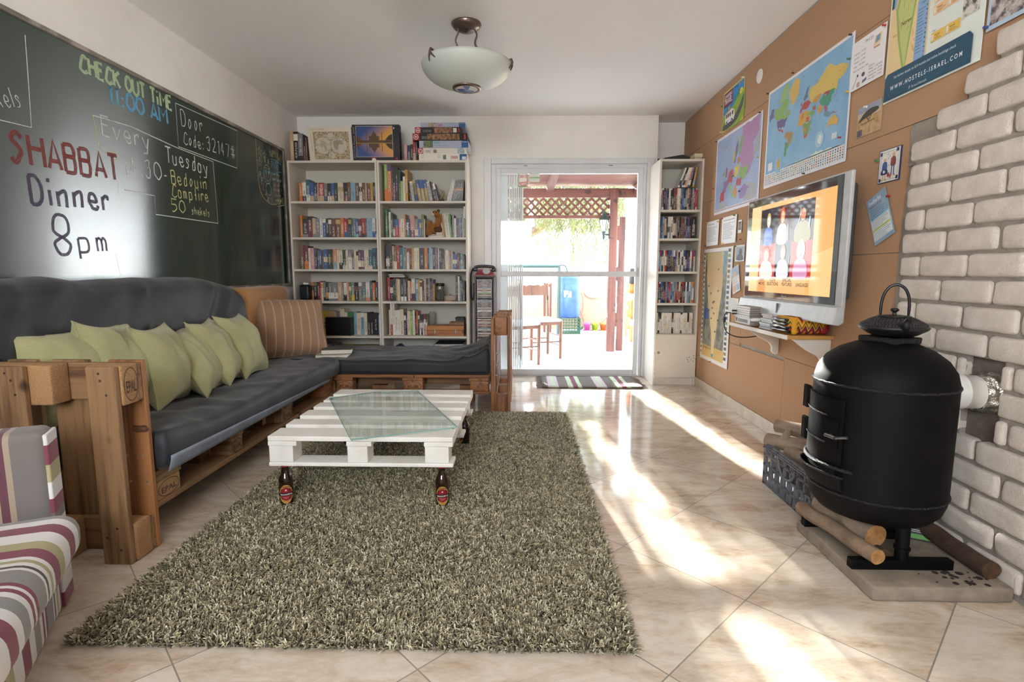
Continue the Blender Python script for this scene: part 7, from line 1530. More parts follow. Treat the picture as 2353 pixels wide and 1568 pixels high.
def van_poster(F, w, h):
    F.rect(0.010, 0.010, w - 0.010, h - 0.010, '#2f8fc9'); F.blob([(0.012, 0.012), (0.012, h * 0.40), (w * 0.35, h * 0.42), (w * 0.7, h * 0.66), (w - 0.012, h * 0.72), (w - 0.012, 0.012)], '#8fb23f'); F.blob([(0.012, 0.012), (w * 0.12, h * 0.22), (w * 0.5, h * 0.20), (w * 0.80, h * 0.40), (w - 0.012, h * 0.60), (w - 0.012, h * 0.40), (w * 0.78, h * 0.15), (w * 0.5, 0.012)], '#55585c')
    F.rect(0.012, h * 0.60, w * 0.46, h - 0.012, '#7a2a55'); F.text('CONVENIENT', w * 0.05, h * 0.83, 0.034, '#f1e9e2', True, w * 0.38); F.text('TRAVEL', w * 0.05, h * 0.67, 0.060, '#f1e9e2', True, w * 0.38); F.text('ISRAEL', w * 0.50, h * 0.88, 0.030, '#2a4f9c', True, w * 0.22); F.text('travel bus', w * 0.73, h * 0.89, 0.026, '#d9607a', False, w * 0.20)
    F.ell(w * 0.86, h * 0.72, 0.03, 0.022, '#e6d23f'); F.poly([(w * 0.13, h * 0.16), (w * 0.13, h * 0.40), (w * 0.45, h * 0.46), (w * 0.56, h * 0.40), (w * 0.60, h * 0.26), (w * 0.56, h * 0.16)], '#f0efec')
    for a in (0.16, 0.25, 0.34, 0.46): F.rect(w * a, h * 0.30, w * (a + 0.07), h * 0.40, '#6a4f4a')
    for a in (0.21, 0.47): F.ell(w * a, h * 0.16, 0.018, 0.018, '#26262a'); F.ell(w * a, h * 0.16, 0.008, 0.008, '#c9c9c9')
    F.poly([(w * 0.12, h * 0.41), (w * 0.45, h * 0.47), (w * 0.44, h * 0.50), (w * 0.12, h * 0.44)], '#d9a52b'); F.rect(w * 0.28, h * 0.48, w * 0.33, h * 0.56, '#e0c13f'); F.rect(w * 0.30, h * 0.56, w * 0.315, h * 0.62, '#c98a5a'); F.text('van', w * 0.24, h * 0.20, 0.018, '#8a3a8a', True)
    for a, b in ((0.62, 0.50), (0.70, 0.56), (0.76, 0.62)): F.rect(w * a, h * b, w * a + 0.004, h * (b + 0.13), '#4f6f2f'); F.ell(w * a + 0.002, h * (b + 0.13), 0.009, 0.016, '#5f7f35')
paper('travel_poster', 'yellow edged poster with white camper van by the ceiling', 'poster', 4.462, 2.135, 0.405, 0.298, van_poster, '#e6d24a', 0.0, thick=0.0008)
o = MB().lathe([(0.0, 0.006), (0.040, 0.006), (0.045, 0.003), (0.046, 0.0)], (0, 0, 0), 36, M=Matrix.Rotation(R(-90), 4, 'Y')).build('wall_disc', plain('#e6e3df', 0.5)); o.location = (1.5895, 3.818, 2.345); tag(o, 'round white disc on the cardboard between the van poster and the world map', 'disc')
def price(F, w, h):
    ink_ = '#6d6f78'; F.text('PRICES -', w * 0.40, h * 0.86, 0.020, ink_, False)
    for i, s in enumerate(('Internet - 10 NIS', 'Laundry - 15 NIS', 'Towel - 5 NIS', 'Safe - 30 NIS', 'Return reserve map - 5 NIS')): F.text(s, w * 0.10, h * (0.72 - i * 0.085), 0.0125, ink_, False, w * (0.44 if i == 4 else 0.34))
    for i, s in enumerate(('Supplies -', 'Map - 10 NIS', 'Walking stick - 20 NIS', 'Sleeping mat - 15 NIS', 'Flash light - 15 NIS')): F.text(s, w * 0.57, h * (0.32 - i * 0.065), 0.0115, ink_, False, w * (0.18 if i == 0 else 0.38))
    F.poly([(w * 0.66, h * 0.66), (w * 0.86, h * 0.70), (w * 0.88, h * 0.88), (w * 0.70, h * 0.86)], '#e8d79a'); F.poly([(w * 0.71, h * 0.72), (w * 0.83, h * 0.74), (w * 0.84, h * 0.86), (w * 0.73, h * 0.85)], '#7f9ac0'); F.rect(w * 0.68, h * 0.63, w * 0.84, h * 0.66, '#c98a6a'); F.line([(w * 0.12, h * 0.04), (w * 0.24, h * 0.26)], 0.003, '#3a3a3e'); F.ell(w * 0.25, h * 0.27, 0.006, 0.006, '#3a3a3e'); F.rect(w * 0.24, h * 0.03, w * 0.33, h * 0.13, '#c9a9a0'); F.ell(w * 0.42, h * 0.24, 0.012, 0.010, '#5f5f66'); F.poly([(w * 0.40, h * 0.06), (w * 0.53, h * 0.09), (w * 0.53, h * 0.15), (w * 0.41, h * 0.12)], '#6a6f9c')
paper('price_sheet', 'white handwritten price sheet between the world map and the hostel poster', 'paper', 2.758, 1.897, 0.25, 0.222, price, '#efedf0', 0.0, lift=0.004)
def hostel(F, w, h):
    nb = '#24506a'; F.rect(0.006, 0.062, w * 0.47, h - 0.006, '#ecd2a0'); F.poly([(0.006, h - 0.006), (0.006, h * 0.72), (w * 0.06, h * 0.60), (w * 0.20, h - 0.006)], '#8fb5d9'); F.rect(0.008, h * 0.62, w * 0.045, h - 0.006, nb)
    F.poly([(w * 0.07, h * 0.60), (w * 0.24, h - 0.006), (w * 0.40, h - 0.006), (w * 0.36, h * 0.80), (w * 0.27, h * 0.36), (w * 0.235, h * 0.155), (w * 0.21, h * 0.16), (w * 0.12, h * 0.40)], '#a3ba66'); F.poly([(w * 0.10, h * 0.59), (w * 0.25, h - 0.006), (w * 0.37, h - 0.006), (w * 0.335, h * 0.80), (w * 0.25, h * 0.36), (w * 0.228, h * 0.18), (w * 0.145, h * 0.40)], '#c7cf86'); F.ell(w * 0.355, h * 0.80, 0.006, 0.014, '#8fb0d9'); F.poly([(w * 0.205, h * 0.155), (w * 0.24, h * 0.155), (w * 0.245, 0.062), (w * 0.195, 0.062)], '#6a96c9')
    r = random.Random(8)
    for i in range(26): a = r.uniform(0.14, 0.32); b = r.uniform(0.30, 0.95); F.line([(w * a, h * b), (w * (a + r.uniform(-0.03, 0.03)), h * (b + r.uniform(-0.08, 0.08)))], 0.0012, r.choice(['#b5603f', '#8a8a5a', '#5a5a4a'])); F.k -= 1
    F.text('Negev', w * 0.15, h * 0.47, 0.024, '#6d5a35', True); F.text('Jordan', w * 0.385, h * 0.68, 0.012, '#c9604a', False, None, R(70)); F.text('Egypt', w * 0.055, h * 0.43, 0.012, '#c9604a'); F.text('Egypt', w * 0.13, h * 0.14, 0.011, '#c9604a'); F.ell(w * 0.40, h * 0.645, 0.014, 0.014, '#5f8fa8', 16)
    F.rect(w * 0.335, h * 0.13, w * 0.455, h * 0.56, '#8cb0d9'); F.text('Legend', w * 0.375, h * 0.53, 0.012, '#2a3f6a'); F.lines(w * 0.345, h * 0.50, w * 0.43, 0.0125, 14, 0.0022, '#3f5f8a')
    for i in range(12): F.rect(w * 0.435, h * (0.50 - i * 0.028), w * 0.447, h * (0.508 - i * 0.028), r.choice(['#26262a', '#b5404a', '#3f6f3f'])); F.k -= 1
    F.k += 1
    for j, (c, v) in enumerate((('#d9dc9a', 0.73), ('#d9dc9a', 0.86), ('#b9d0e6', 0.95), ('#ecc08f', 0.475), ('#ecc08f', 0.405), ('#e6c05f', 0.245))):
        for k in range(2):
            if j == 0 and k: continue
            u = w * (0.52 + 0.145 * k + (0.02 if False else 0)); F.rect(u, h * v, u + w * 0.135, h * (v + 0.055), c); F.text('Hostel', u + 0.018, h * (v + 0.030), 0.009, '#4a3a2a', True); F.lines(u + 0.018, h * (v + 0.022), u + w * 0.12, 0.006, 2, 0.0015, '#6d5a4a'); F.rect(u + 0.002, h * (v + 0.008), u + 0.012, h * (v + 0.045), '#f0e6d2')
    for s, v in (('Dead Sea', 0.79), ('Negev', 0.535), ('Eilat', 0.305)): F.text(s, w * 0.53, h * v, 0.010, '#55585c')
    for c1, c2, v0, v1, u0 in (('#5a5550', '#8f8a84', 0.565, 0.72, 0.66), ('#8a5a4a', '#c9a07a', 0.79, 0.985, 0.66), ('#a9b0b9', '#6d5a48', 0.62, 0.86, 0.81), ('#4a443f', '#d9d4cc', 0.285, 0.54, 0.815)): F.rect(w * u0, h * v0, w * (u0 + 0.145), h * v1, mat('photo_print_' + c1.strip('#'), c1, 0.4, c2=c2, nscale=35, nmix=(0.42, 0.58)))
    P = [(0.006, 0.006)] + [(w - 0.034, 0.006), (w - 0.034, h * 0.16)] + [(w - 0.05, h * 0.19), (0.022, h * 0.19), (0.006, h * 0.165)]
    F.poly(P, nb); F.text('For further details on ILH hostels and online bookings check', w * 0.125, h * 0.142, 0.0150, '#e6ecef', False, w * 0.66); F.text('W W W . H O S T E L S - I S R A E L . C O M', w * 0.09, h * 0.072, 0.0235, '#eef2f4', True, w * 0.76); F.text('/Israel.Hostels', w * 0.345, h * 0.025, 0.0150, '#c9d6de'); F.text('f', w * 0.322, h * 0.024, 0.018, '#eef2f4', True)
paper('hostel_poster', 'large hostel poster with green desert map and dark blue web address band', 'poster', 2.492, 1.765, 0.50, 0.62, hostel, '#e3ebe6', 0.0, lift=0.004, thick=0.003)
def treepic(F, w, h):
    F.rect(0.002, 0.002, w - 0.002, h * 0.62, mat('dry_grass_print', '#a9804f', 0.4, c2='#c9a878', nscale=45)); F.rect(0.002, h * 0.62, w - 0.002, h * 0.78, '#c9b79c'); F.rect(0.002, h * 0.78, w - 0.002, h - 0.002, '#9aa2b8')
    dk = '#3a3528'; F.blob([(w * 0.06, h * 0.50), (w * 0.25, h * 0.72), (w * 0.55, h * 0.84), (w * 0.85, h * 0.80), (w * 0.88, h * 0.70), (w * 0.60, h * 0.62), (w * 0.30, h * 0.56)], dk, 5); F.line([(w * 0.50, h * 0.40), (w * 0.48, h * 0.50), (w * 0.38, h * 0.60)], 0.004, dk); F.line([(w * 0.49, h * 0.45), (w * 0.60, h * 0.62)], 0.004, dk); F.line([(w * 0.48, h * 0.48), (w * 0.50, h * 0.62)], 0.003, dk); F.line([(w * 0.2, h * 0.40), (w * 0.75, h * 0.44)], 0.004, '#6d5335'); F.rect(0.003, 0.003, w * 0.26, h * 0.24, '#5a5f66'); F.ell(w * 0.13, h * 0.12, 0.008, 0.014, '#33363c')
paper('tile_picture', 'small picture tile of a flat-topped desert tree under the hostel poster', 'picture', 2.672, 1.664, 0.168, 0.136, treepic, '#b9a07c', 0, lift=0.002, thick=0.005)
def duo(F, w, h):
    F.rect(0.003, 0.003, w - 0.003, h - 0.003, '#e3e1dc'); nv = '#27335f'; F.line([(0.012, 0.012), (w - 0.012, 0.012), (w - 0.012, h - 0.012), (0.012, h - 0.012), (0.012, 0.012)], 0.0014, nv)
    for a, b in ((0.006, 0.006), (w - 0.02, 0.006), (0.006, h - 0.024), (w - 0.026, h - 0.020)): F.rect(a, b, a + 0.014, b + 0.015, nv)
    def fig(x, t, body, legs): F.ell(x, t, 0.009, 0.011, '#d9a98a', 14); F.blob([(x - 0.012, t - 0.012), (x + 0.012, t - 0.012), (x + 0.015, t - 0.045), (x - 0.015, t - 0.045)], body); F.line([(x - 0.006, t - 0.045), (x - 0.009, t - 0.085)], 0.006, legs); F.line([(x + 0.006, t - 0.045), (x + 0.007, t - 0.085)], 0.006, legs); F.ell(x - 0.013, t - 0.087, 0.007, 0.003, '#c99a3a', 10); F.ell(x + 0.012, t - 0.087, 0.007, 0.003, '#c99a3a', 10)
    fig(0.040, 0.098, '#3a5a9c', '#d9a98a'); F.ell(0.040, 0.108, 0.012, 0.006, '#ece6dc', 12); F.blob([(0.024, 0.055), (0.056, 0.055), (0.060, 0.036), (0.020, 0.036)], '#2a3f7a'); F.ell(0.038, 0.047, 0.008, 0.007, '#e6e2da', 10); fig(0.094, 0.112, '#7a3a3a', '#3a5a9c'); F.rect(0.078, 0.078, 0.090, 0.098, '#b5403a'); F.ell(0.068, 0.030, 0.008, 0.010, '#a33a3a', 10); F.ell(0.080, 0.022, 0.005, 0.008, '#a8603a', 10)
    for a, b in ((0.062, 0.100), (0.058, 0.118), (0.072, 0.108), (0.108, 0.120), (0.020, 0.108), (0.066, 0.070)): F.ell(a, b, 0.0022, 0.0018, '#3a3a4a', 8); F.rect(a + 0.0015, b, a + 0.0024, b + 0.008, '#3a3a4a')
paper('tile_picture', 'blue bordered picture tile of two cartoon musicians beside the stone bricks', 'picture', 2.486, 1.424, 0.135, 0.141, duo, '#2d3866', 0, lift=0.002, thick=0.006)
def deadsea(F, w, h):
    F.rect(0.002, 0.002, w - 0.002, h - 0.002, mat('flyer_blue', '#7f9fc0', 0.35, c2='#a9bdd2', nscale=6)); F.text('DeadSea Bus', w * 0.10, h * 0.86, 0.024, '#eef2f6', True, w * 0.62); F.text('The Direct Route', w * 0.10, h * 0.78, 0.012, '#8a2a3a', True, w * 0.6); F.rect(w * 0.04, h * 0.08, w * 0.95, h * 0.56, '#dfe6ea'); F.rect(w * 0.05, h * 0.52, w * 0.94, h * 0.56, '#7fc0e0'); F.rect(w * 0.05, h * 0.28, w * 0.94, h * 0.32, '#cfd45a'); F.lines(w * 0.08, h * 0.74, w * 0.9, 0.010, 5, 0.0022, '#5f7590'); F.lines(w * 0.07, h * 0.50, w * 0.9, 0.0085, 6, 0.002, '#7a8a98'); F.lines(w * 0.07, h * 0.26, w * 0.9, 0.0085, 5, 0.002, '#7a8a98')
paper('bus_flyer', 'blue bus timetable flyer hanging askew beside the stone bricks', 'flyer', 2.462, 1.150, 0.135, 0.222, deadsea, '#9db3ca', 0.0, 24, 0.004)
def typed(seed):
    def f(F, w, h):
        r = random.Random(seed); F.lines(w * 0.12, h * 0.88, w * 0.9, 0.008, 1, 0.004, '#6d6f76', r); F.lines(w * 0.10, h * 0.76, w * 0.92, 0.0105, 12, 0.003, '#9a9ca3', r)
    return f
paper('typed_page', 'white typed page pinned nearer the narrow bookcase under the Europe map', 'paper', 4.700, 1.255, 0.285, 0.203, typed(1), '#eeeded', 0.006, lift=0.003)
paper('typed_page', 'white typed page pinned between the other typed page and the television', 'paper', 4.345, 1.255, 0.285, 0.206, typed(2), '#efeeee', 0.006, lift=0.003)
def strip(F, w, h): F.rect(w * 0.12, h * 0.25, w * 0.85, h * 0.88, '#3a302c'); F.ell(w * 0.5, h * 0.55, 0.012, 0.022, '#8a6a58', 12)
paper('instant_photo', 'small white bordered photo strip beside the television', 'photo', 4.035, 1.318, 0.065, 0.095, strip, '#e0dcd6', 0, lift=0.002)
def negev(F, w, h):
    F.rect(0.045, 0.03, w - 0.10, h - 0.03, mat('aerial_dark_print', '#55594f', 0.4, c2='#8a8878', nscale=14, nmix=(0.4, 0.6))); F.rect(w * 0.10, h * 0.37, w * 0.30, h * 0.47, '#3f5a92'); F.rect(w * 0.07, 0.03, w * 0.86, h * 0.135, '#cfab5a'); F.poly([(w * 0.10, h * 0.97), (w * 0.10, h * 0.90), (w * 0.22, h * 0.97)], '#b9a25a')
    des = bpy.data.materials.new('desert_print'); n = NT(des); n.set(Roughness=0.4); a = n.noise(n.coord(), 9, 5, 0.7); tc = n.new('TexCoord'); sp = n.new('SeparateXYZ'); n.link(tc.outputs['Object'], sp.inputs[0]); f = n.math('ADD', n.math('MULTIPLY', a, 0.5), n.math('MULTIPLY', n.math('SUBTRACT', sp.outputs[2], 0.9), 0.9)); n.col(n.ramp(f, [(0.2, srgb('#d9bf8f')), (0.4, srgb('#c9a878')), (0.5, srgb('#bda878')), (0.62, srgb('#a8b07f'))]))
    F.poly([(w * 0.13, h * 0.965), (w * 0.75, h * 0.965), (w * 0.70, h * 0.62), (w * 0.62, h * 0.40), (w * 0.55, h * 0.22), (w * 0.50, h * 0.06), (w * 0.44, h * 0.06), (w * 0.40, h * 0.25), (w * 0.25, h * 0.48), (w * 0.14, h * 0.75)], des); F.poly([(w * 0.72, h * 0.965), (w * 0.80, h * 0.965), (w * 0.76, h * 0.76), (w * 0.70, h * 0.78)], '#5f8f98'); F.poly([(w * 0.43, h * 0.075), (w * 0.51, h * 0.075), (w * 0.49, h * 0.045), (w * 0.45, h * 0.045)], '#3f8fb9')
    r = random.Random(4)
    for i in range(22):
        v = 0.05 + i * (h - 0.1) / 21; c = r.choice(['#4a443c', '#6a5a48', '#3f5a7a', '#8a7a6a', '#2f3a3a']); F.rect(0.012, v, 0.036, v + 0.022, c); F.rect(w - 0.085, v + 0.01, w - 0.035, v + 0.034, r.choice(['#4a443c', '#6a5a48', '#3f5a7a', '#8a7a6a', '#7a8a5a']))
    for i in range(12): F.ell(w * r.uniform(0.22, 0.62), h * r.uniform(0.25, 0.92), 0.016, 0.008, '#4f4638', 8)
    F.text('gonegev.co', w * 0.12, h * 0.105, 0.040, '#55442f', False, w * 0.30)
    for i in (0.30, 0.58): F.rect(w * i, 0.03, w * i + 0.004, h - 0.03, '#cbb288')
paper('desert_map', 'tall narrow photographic desert map beside the narrow bookcase', 'map', 4.735, 0.285, 0.635, 0.945, negev, '#dcdad6', 0.0, lift=0.003)
def pic1(F, w, h): F.rect(0.012, 0.010, w - 0.010, h - 0.012, '#8f9aa6'); F.ell(w * 0.58, h * 0.55, 0.03, 0.03, '#4a3f3a', 14); F.blob([(w * 0.2, 0.010), (w * 0.3, h * 0.4), (w * 0.7, h * 0.45), (w * 0.9, 0.010)], '#3f3a42')
paper('photo_print', 'white bordered photograph of a person pinned beside the television edge', 'photo', 4.055, 1.113, 0.165, 0.118, pic1, '#e3e0dc', 0, 0, 0.004)
def fly1(F, w, h): F.rect(0.003, h * 0.62, w - 0.003, h - 0.003, '#8fa6c0'); F.ell(w * 0.4, h * 0.72, 0.03, 0.02, '#c9a878', 12); F.lines(w * 0.1, h * 0.56, w * 0.9, 0.011, 4, 0.003, '#9c8f88'); F.rect(w * 0.08, h * 0.06, w * 0.45, h * 0.30, '#c9b08f'); F.rect(w * 0.55, h * 0.06, w * 0.92, h * 0.30, '#9ab0c4')
paper('tour_flyer', 'tilted pale tour flyer pinned beside the television above the folded slip', 'flyer', 4.060, 0.868, 0.135, 0.195, fly1, '#e0dad4', 0.0, 16, 0.003)
def slip(F, w, h): F.lines(w * 0.1, h * 0.9, w * 0.9, 0.011, 9, 0.0025, '#a3a09c')
paper('paper_slip', 'small folded printed slip pinned above the far end of the wall shelf', 'paper', 4.105, 0.730, 0.155, 0.112, slip, '#e0ddd8', 0.0, 0, 0.003)
def beach(F, w, h):
    for u0, v0, c, c2 in ((0.012, 0.015, '#5a4a52', '#c9c2bf'), (w * 0.40, 0.02, '#6a6d74', '#8a8f98'), (0.012, h * 0.52, '#c98f7a', '#d9b9a6'), (w * 0.40, h * 0.52, '#7f8fa6', '#b9c4d2')): F.rect(u0, v0, u0 + w * 0.36, v0 + h * 0.45, mat('photo_print_' + c.strip('#'), c, 0.4, c2=c2, nscale=26, nmix=(0.42, 0.58)))
paper('photo_poster', 'blue edged poster of photographs above the stone bricks at the ceiling end', 'poster', 1.975, 1.848, 0.36, 0.33, beach, '#b5c9dc', 0.0, lift=0.006)
for (y, z, c, l) in ((3.64, 2.176, '#26262a', 'at the upper far corner of the world map'), (2.765, 2.17, '#26262a', 'at the upper near corner of the world map'), (3.32, 2.19, '#26262a', 'along the upper edge of the world map'), (3.12, 1.585, '#26262a', 'along the lower edge of the world map'), (2.79, 1.70, '#b5262b', 'at the lower near edge of the world map'), (2.765, 2.06, '#2f7d4f', 'joining the world map and the price sheet'), (2.755, 1.905, '#e0b62f', 'at the lower corner of the price sheet'), (2.515, 2.105, '#b5262b', 'at the upper corner of the price sheet'),
        (4.55, 2.09, '#26262a', 'at the upper far corner of the Europe map'), (3.745, 2.09, '#26262a', 'at the upper near corner of the Europe map'), (3.735, 1.80, '#e0b62f', 'on the near edge of the Europe map'), (4.565, 1.72, '#b5262b', 'on the far edge of the Europe map'), (4.02, 1.62, '#2f4f8f', 'on the lower part of the Europe map'), (4.15, 1.75, '#2f7d4f', 'in the middle of the Europe map'), (3.72, 1.462, '#2f7d4f', 'beside the upper corner of the television'), (3.80, 1.44, '#b5262b', 'between the Europe map and the television'),
        (4.455, 2.14, '#e9e7e2', 'at the lower corner of the van poster'), (4.07, 2.425, '#e9e7e2', 'at the upper near corner of the van poster'), (4.465, 2.34, '#2f7d4f', 'on the far edge of the van poster'), (4.68, 1.452, '#e0b62f', 'on the typed page by the bookcase'), (4.425, 1.44, '#e0b62f', 'between the two typed pages'), (4.33, 1.455, '#b5262b', 'at the top of the second typed page'), (4.09, 1.455, '#2f7d4f', 'at the near top of the second typed page'), (4.70, 1.26, '#2f4f8f', 'at the foot of the first typed page'), (4.30, 1.262, '#e0b62f', 'at the foot of the second typed page'),
        (3.95, 1.27, '#b5262b', 'beside the far edge of the television'), (4.04, 1.225, '#2f7d4f', 'on the photograph beside the television'), (4.74, 1.12, '#2f7d4f', 'on the upper far edge of the desert map'), (4.735, 0.96, '#e0b62f', 'halfway down the far edge of the desert map'), (4.74, 0.58, '#2f7d4f', 'low on the far edge of the desert map'), (4.725, 0.30, '#2f7d4f', 'at the lower far corner of the desert map'), (4.66, 0.288, '#e0b62f', 'along the lower edge of the desert map'), (4.45, 0.287, '#b5262b', 'along the bottom edge of the desert map'), (2.60, 1.79, '#e9e7e2', 'at the top of the desert tree tile'), (2.488, 1.528, '#2f7d4f', 'on the edge of the musicians tile'), (2.39, 1.36, '#b5262b', 'holding the blue bus timetable flyer'), (1.968, 1.862, '#2f4f8f', 'at the corner of the photo poster')):
    pin(y, z, c, None, l, 1.578)
# ================================================================ gas-bottle stove corner
slab_m = mat('rough_concrete', '#81766a', 0.95, c2='#9a8d7d', nscale=14, bump=(90, 0.7, 0.004))
q = MB(); q.rbox((1.328, 1.822, 0.025), (0.440, 0.470, 0.0495), 0.008, 0, 2, 10, 0.0025, 18); sl = tag(q.build('concrete_slab', slab_m), 'rough grey concrete slab on the floor under the black stove', 'slab')
q = MB(); r = random.Random(3)
for i in range(26):
    a, s = r.uniform(0, 6), r.uniform(0.003, 0.011); q.lathe([(0.0, 0.0022), (s * 0.7, 0.0016), (s, 0.0)], (1.30 + 0.20 * r.random(), 1.600 + 0.075 * r.random(), 0.0512), 7)
tag(q.build('soot_bits', mat('soot', '#2a221d', 0.95), sl), 'dark soot crumbs')
iron = mat('matt_black_iron', '#020203', 0.6, c2='#050506', nscale=9, nmix=(0.4, 0.75), bump=(130, 0.15, 0.002), spec=0.18); ironw = mat('rough_black_weld', '#101011', 0.5, bump=(260, 1.0, 0.006))
AX, AY, AR = 1.262, 1.858, 0.212
stv = thing('wood_stove', 'black round wood stove welded from a gas bottle, standing on a concrete slab', 'stove', (AX, AY, 0.05))
c0 = (AX, AY, 0)
MB().lathe([(0.0, 0.800), (0.05, 0.799), (0.095, 0.790), (0.14, 0.770), (0.178, 0.740), (0.202, 0.703), (0.2115, 0.665), (0.2120, 0.655), (0.2120, 0.40)], c0, 72).lathe([(0.2120, 0.40), (0.2120, 0.285), (0.2105, 0.262), (0.200, 0.228), (0.176, 0.198), (0.13, 0.179), (0.07, 0.170), (0.0, 0.168)], c0, 72).build('body', iron, stv)
for z in (0.657, 0.283):
    MB().tube([(AX + 0.2125 * math.cos(2 * PI * i / 96), AY + 0.2125 * math.sin(2 * PI * i / 96), z + 0.0012 * math.sin(i * 2.1)) for i in range(96)], 0.0042, 8, closed=True).build('weld_seam', ironw, stv)
def curved_plate(a0, a1, z0, z1, rin, rout, n=24):
    q = MB(); P = lambda a, z, rr: Vector((AX + rr * math.cos(a), AY + rr * math.sin(a), z)); b0, b1 = R(a0), R(a1)
    q.grid(lambda u, v: P(b0 + (b1 - b0) * u, z0 + (z1 - z0) * v, rout), n, 4)
    q.grid(lambda u, v: P(b0 + (b1 - b0) * u, z1, rin + (rout - rin) * (1 - v)), n, 1); q.grid(lambda u, v: P(b0 + (b1 - b0) * u, z0, rin + (rout - rin) * v), n, 1)
    q.grid(lambda u, v: P(b1, z0 + (z1 - z0) * v, rout + (rin - rout) * u), 1, 4); q.grid(lambda u, v: P(b0, z0 + (z1 - z0) * v, rin + (rout - rin) * u), 1, 4); return q
dr_ = curved_plate(143, 210, 0.385, 0.608, 0.2125, 0.2185).build('fire_door', iron, stv)
for z in (0.548, 0.452):
    MB().tube([(AX + 0.2195 * math.cos(R(a)), AY + 0.2195 * math.sin(R(a)), z + 0.0015 * math.sin(a * 3)) for a in range(144, 196, 2)], 0.0032, 6).build('weld_strip', ironw, dr_)
curved_plate(193, 206, 0.435, 0.535, 0.2187, 0.2215, 8).build('latch_plate', iron, dr_)
def polar(a, rr, z): return Vector((AX + rr * math.cos(R(a)), AY + rr * math.sin(R(a)), z))
MB().tube([polar(197, 0.236, 0.482), polar(206, 0.239, 0.482)], 0.006, 10).tube([polar(200, 0.222, 0.482), polar(200, 0.238, 0.482)], 0.005, 8).tube([polar(203, 0.222, 0.475), polar(214, 0.222, 0.488)], 0.005, 8).build('door_handle', mat('worn_steel', '#77767a', 0.3, metal=0.8), dr_)
for z in (0.575, 0.455):
    q = MB(); a = polar(148, 0.228, z); q.rbox(a, (0.014, 0.034, 0.085), 0.005, 0, 3, 2); q.tube([polar(146, 0.233, z - 0.040), polar(146, 0.233, z + 0.040)], 0.008, 10); q.build('hinge', iron, stv)
# ash lip and slot under the door
MB().tube([polar(a, 0.219 + 0.004 * math.sin(R((a - 140) * 2.2)), 0.372 + 0.0015 * math.sin(a * 1.9)) for a in range(138, 222, 2)], [0.003] + [0.0065] * 40 + [0.003], 8).build('door_lip', ironw, stv)
q = MB(); N_ = 24
def scoop(u, v):
    a = 140 + 72 * u; e = math.sin(PI * min(1, max(0, u))) ** 0.5; return polar(a, 0.2125 + 0.030 * e * (1 - v) ** 0.8, 0.352 - 0.060 * v - 0.012 * (1 - v) * (1 - e))
q.grid(scoop, N_, 8); q.build('ash_scoop', iron, stv, solid=0.005)
MB().tube([scoop(i / 24, 0) for i in range(25)], 0.0042, 8).build('scoop_rim', ironw, stv)
curved_plate(150, 204, 0.345, 0.366, 0.2118, 0.2124, 16).build('ash_slot', plain('#040404', 0.9), stv)
# feet
MB().box(1.098, 1.432, 1.684, 1.714, 0.0512, 0.084).build('foot_bar', iron, stv, bevel=0.002); MB().box(1.098, 1.432, 1.982, 2.012, 0.0512, 0.084).build('foot_bar', iron, stv, bevel=0.002)
q = MB(); q.tube([(1.268, 1.700, 0.084), (1.268, 1.702, 0.205)], 0.0205, 16).tube([(1.268, 1.7005, 0.118), (1.268, 1.7005, 0.126)], 0.0245, 16); q.build('leg', iron, stv); MB().tube([(1.268, 1.997, 0.084), (1.268, 1.99, 0.215)], 0.0205, 16).build('leg', iron, stv)
MB().lathe([(0.0, 0.092), (0.085, 0.092), (0.085, 0.104), (0.072, 0.106), (0.072, 0.118), (0.083, 0.12), (0.083, 0.134), (0.07, 0.137), (0.07, 0.185)], (1.322, 1.90, 0), 40).build('ash_collar', iron, stv)
MB().box(1.295, 1.302, 1.69, 1.708, 0.0841, 0.0846).build('bolt_hole', plain('#050505', 0.9), stv)
# welded ring that carries the kettle
Mr = Matrix.Translation((1.278, 1.868, 0.801)) @ Matrix.Rotation(R(20), 4, 'Z')
q = MB()
for sx in (-1, 1): q.rbox(Mr @ Vector((sx * 0.052, 0, 0)), (0.030, 0.134, 0.024), 0.006, 0, 2, 5, 0.002, 40, sx, M=Mr.to_3x3().to_4x4()); q.rbox(Mr @ Vector((0, sx * 0.052, 0)), (0.076, 0.030, 0.024), 0.006, 0, 2, 4, 0.002, 40, sx + 3, M=Mr.to_3x3().to_4x4())
q.build('top_plate', ironw, stv)
# flue
fl_ = thing('flue_pipe', 'short white painted flue pipe between the stove and the brick wall', 'flue', (1.50, 1.80, 0.63))
wpn = mat('white_flue_enamel', '#dcdbd6', 0.4, c2='#d2d0ca', nscale=10)
pA, pB = Vector((1.430, 1.812, 0.632)), Vector((1.583, 1.795, 0.632)); d = (pB - pA)
MB().tube([pA + d * t for t in (0, 0.35, 0.352, 0.40, 0.402, 0.7)], [0.057, 0.057, 0.059, 0.059, 0.057, 0.057], 32).build('pipe', wpn, fl_)
foil = mat('crumpled_foil', '#b9b6ae', 0.28, metal=0.9, bump=(45, 1.0, 0.012))
q = MB()
q.grid(lambda u, v: (pA + d * (0.66 + 0.33 * v)) + (lambda n_: Vector((0, math.cos(2 * PI * u), math.sin(2 * PI * u))) * (0.0585 + 0.012 * v + 0.010 * n_))(mnoise.noise(Vector((math.cos(2 * PI * u) * 3, math.sin(2 * PI * u) * 3, v * 3)))), 48, 8); tag(q.build('foil_wrap', foil, fl_), 'crumpled silver foil')
q = MB(); r = random.Random(5)
for i in range(7): t = 0.03 + 0.06 * r.random(); a = R(150 + 60 * r.random()); q.rbox(pA + d * t + Vector((-0.02, 0.057 * math.cos(a), 0.057 * math.sin(a))), (0.020, 0.003, 0.005), 0.0012)
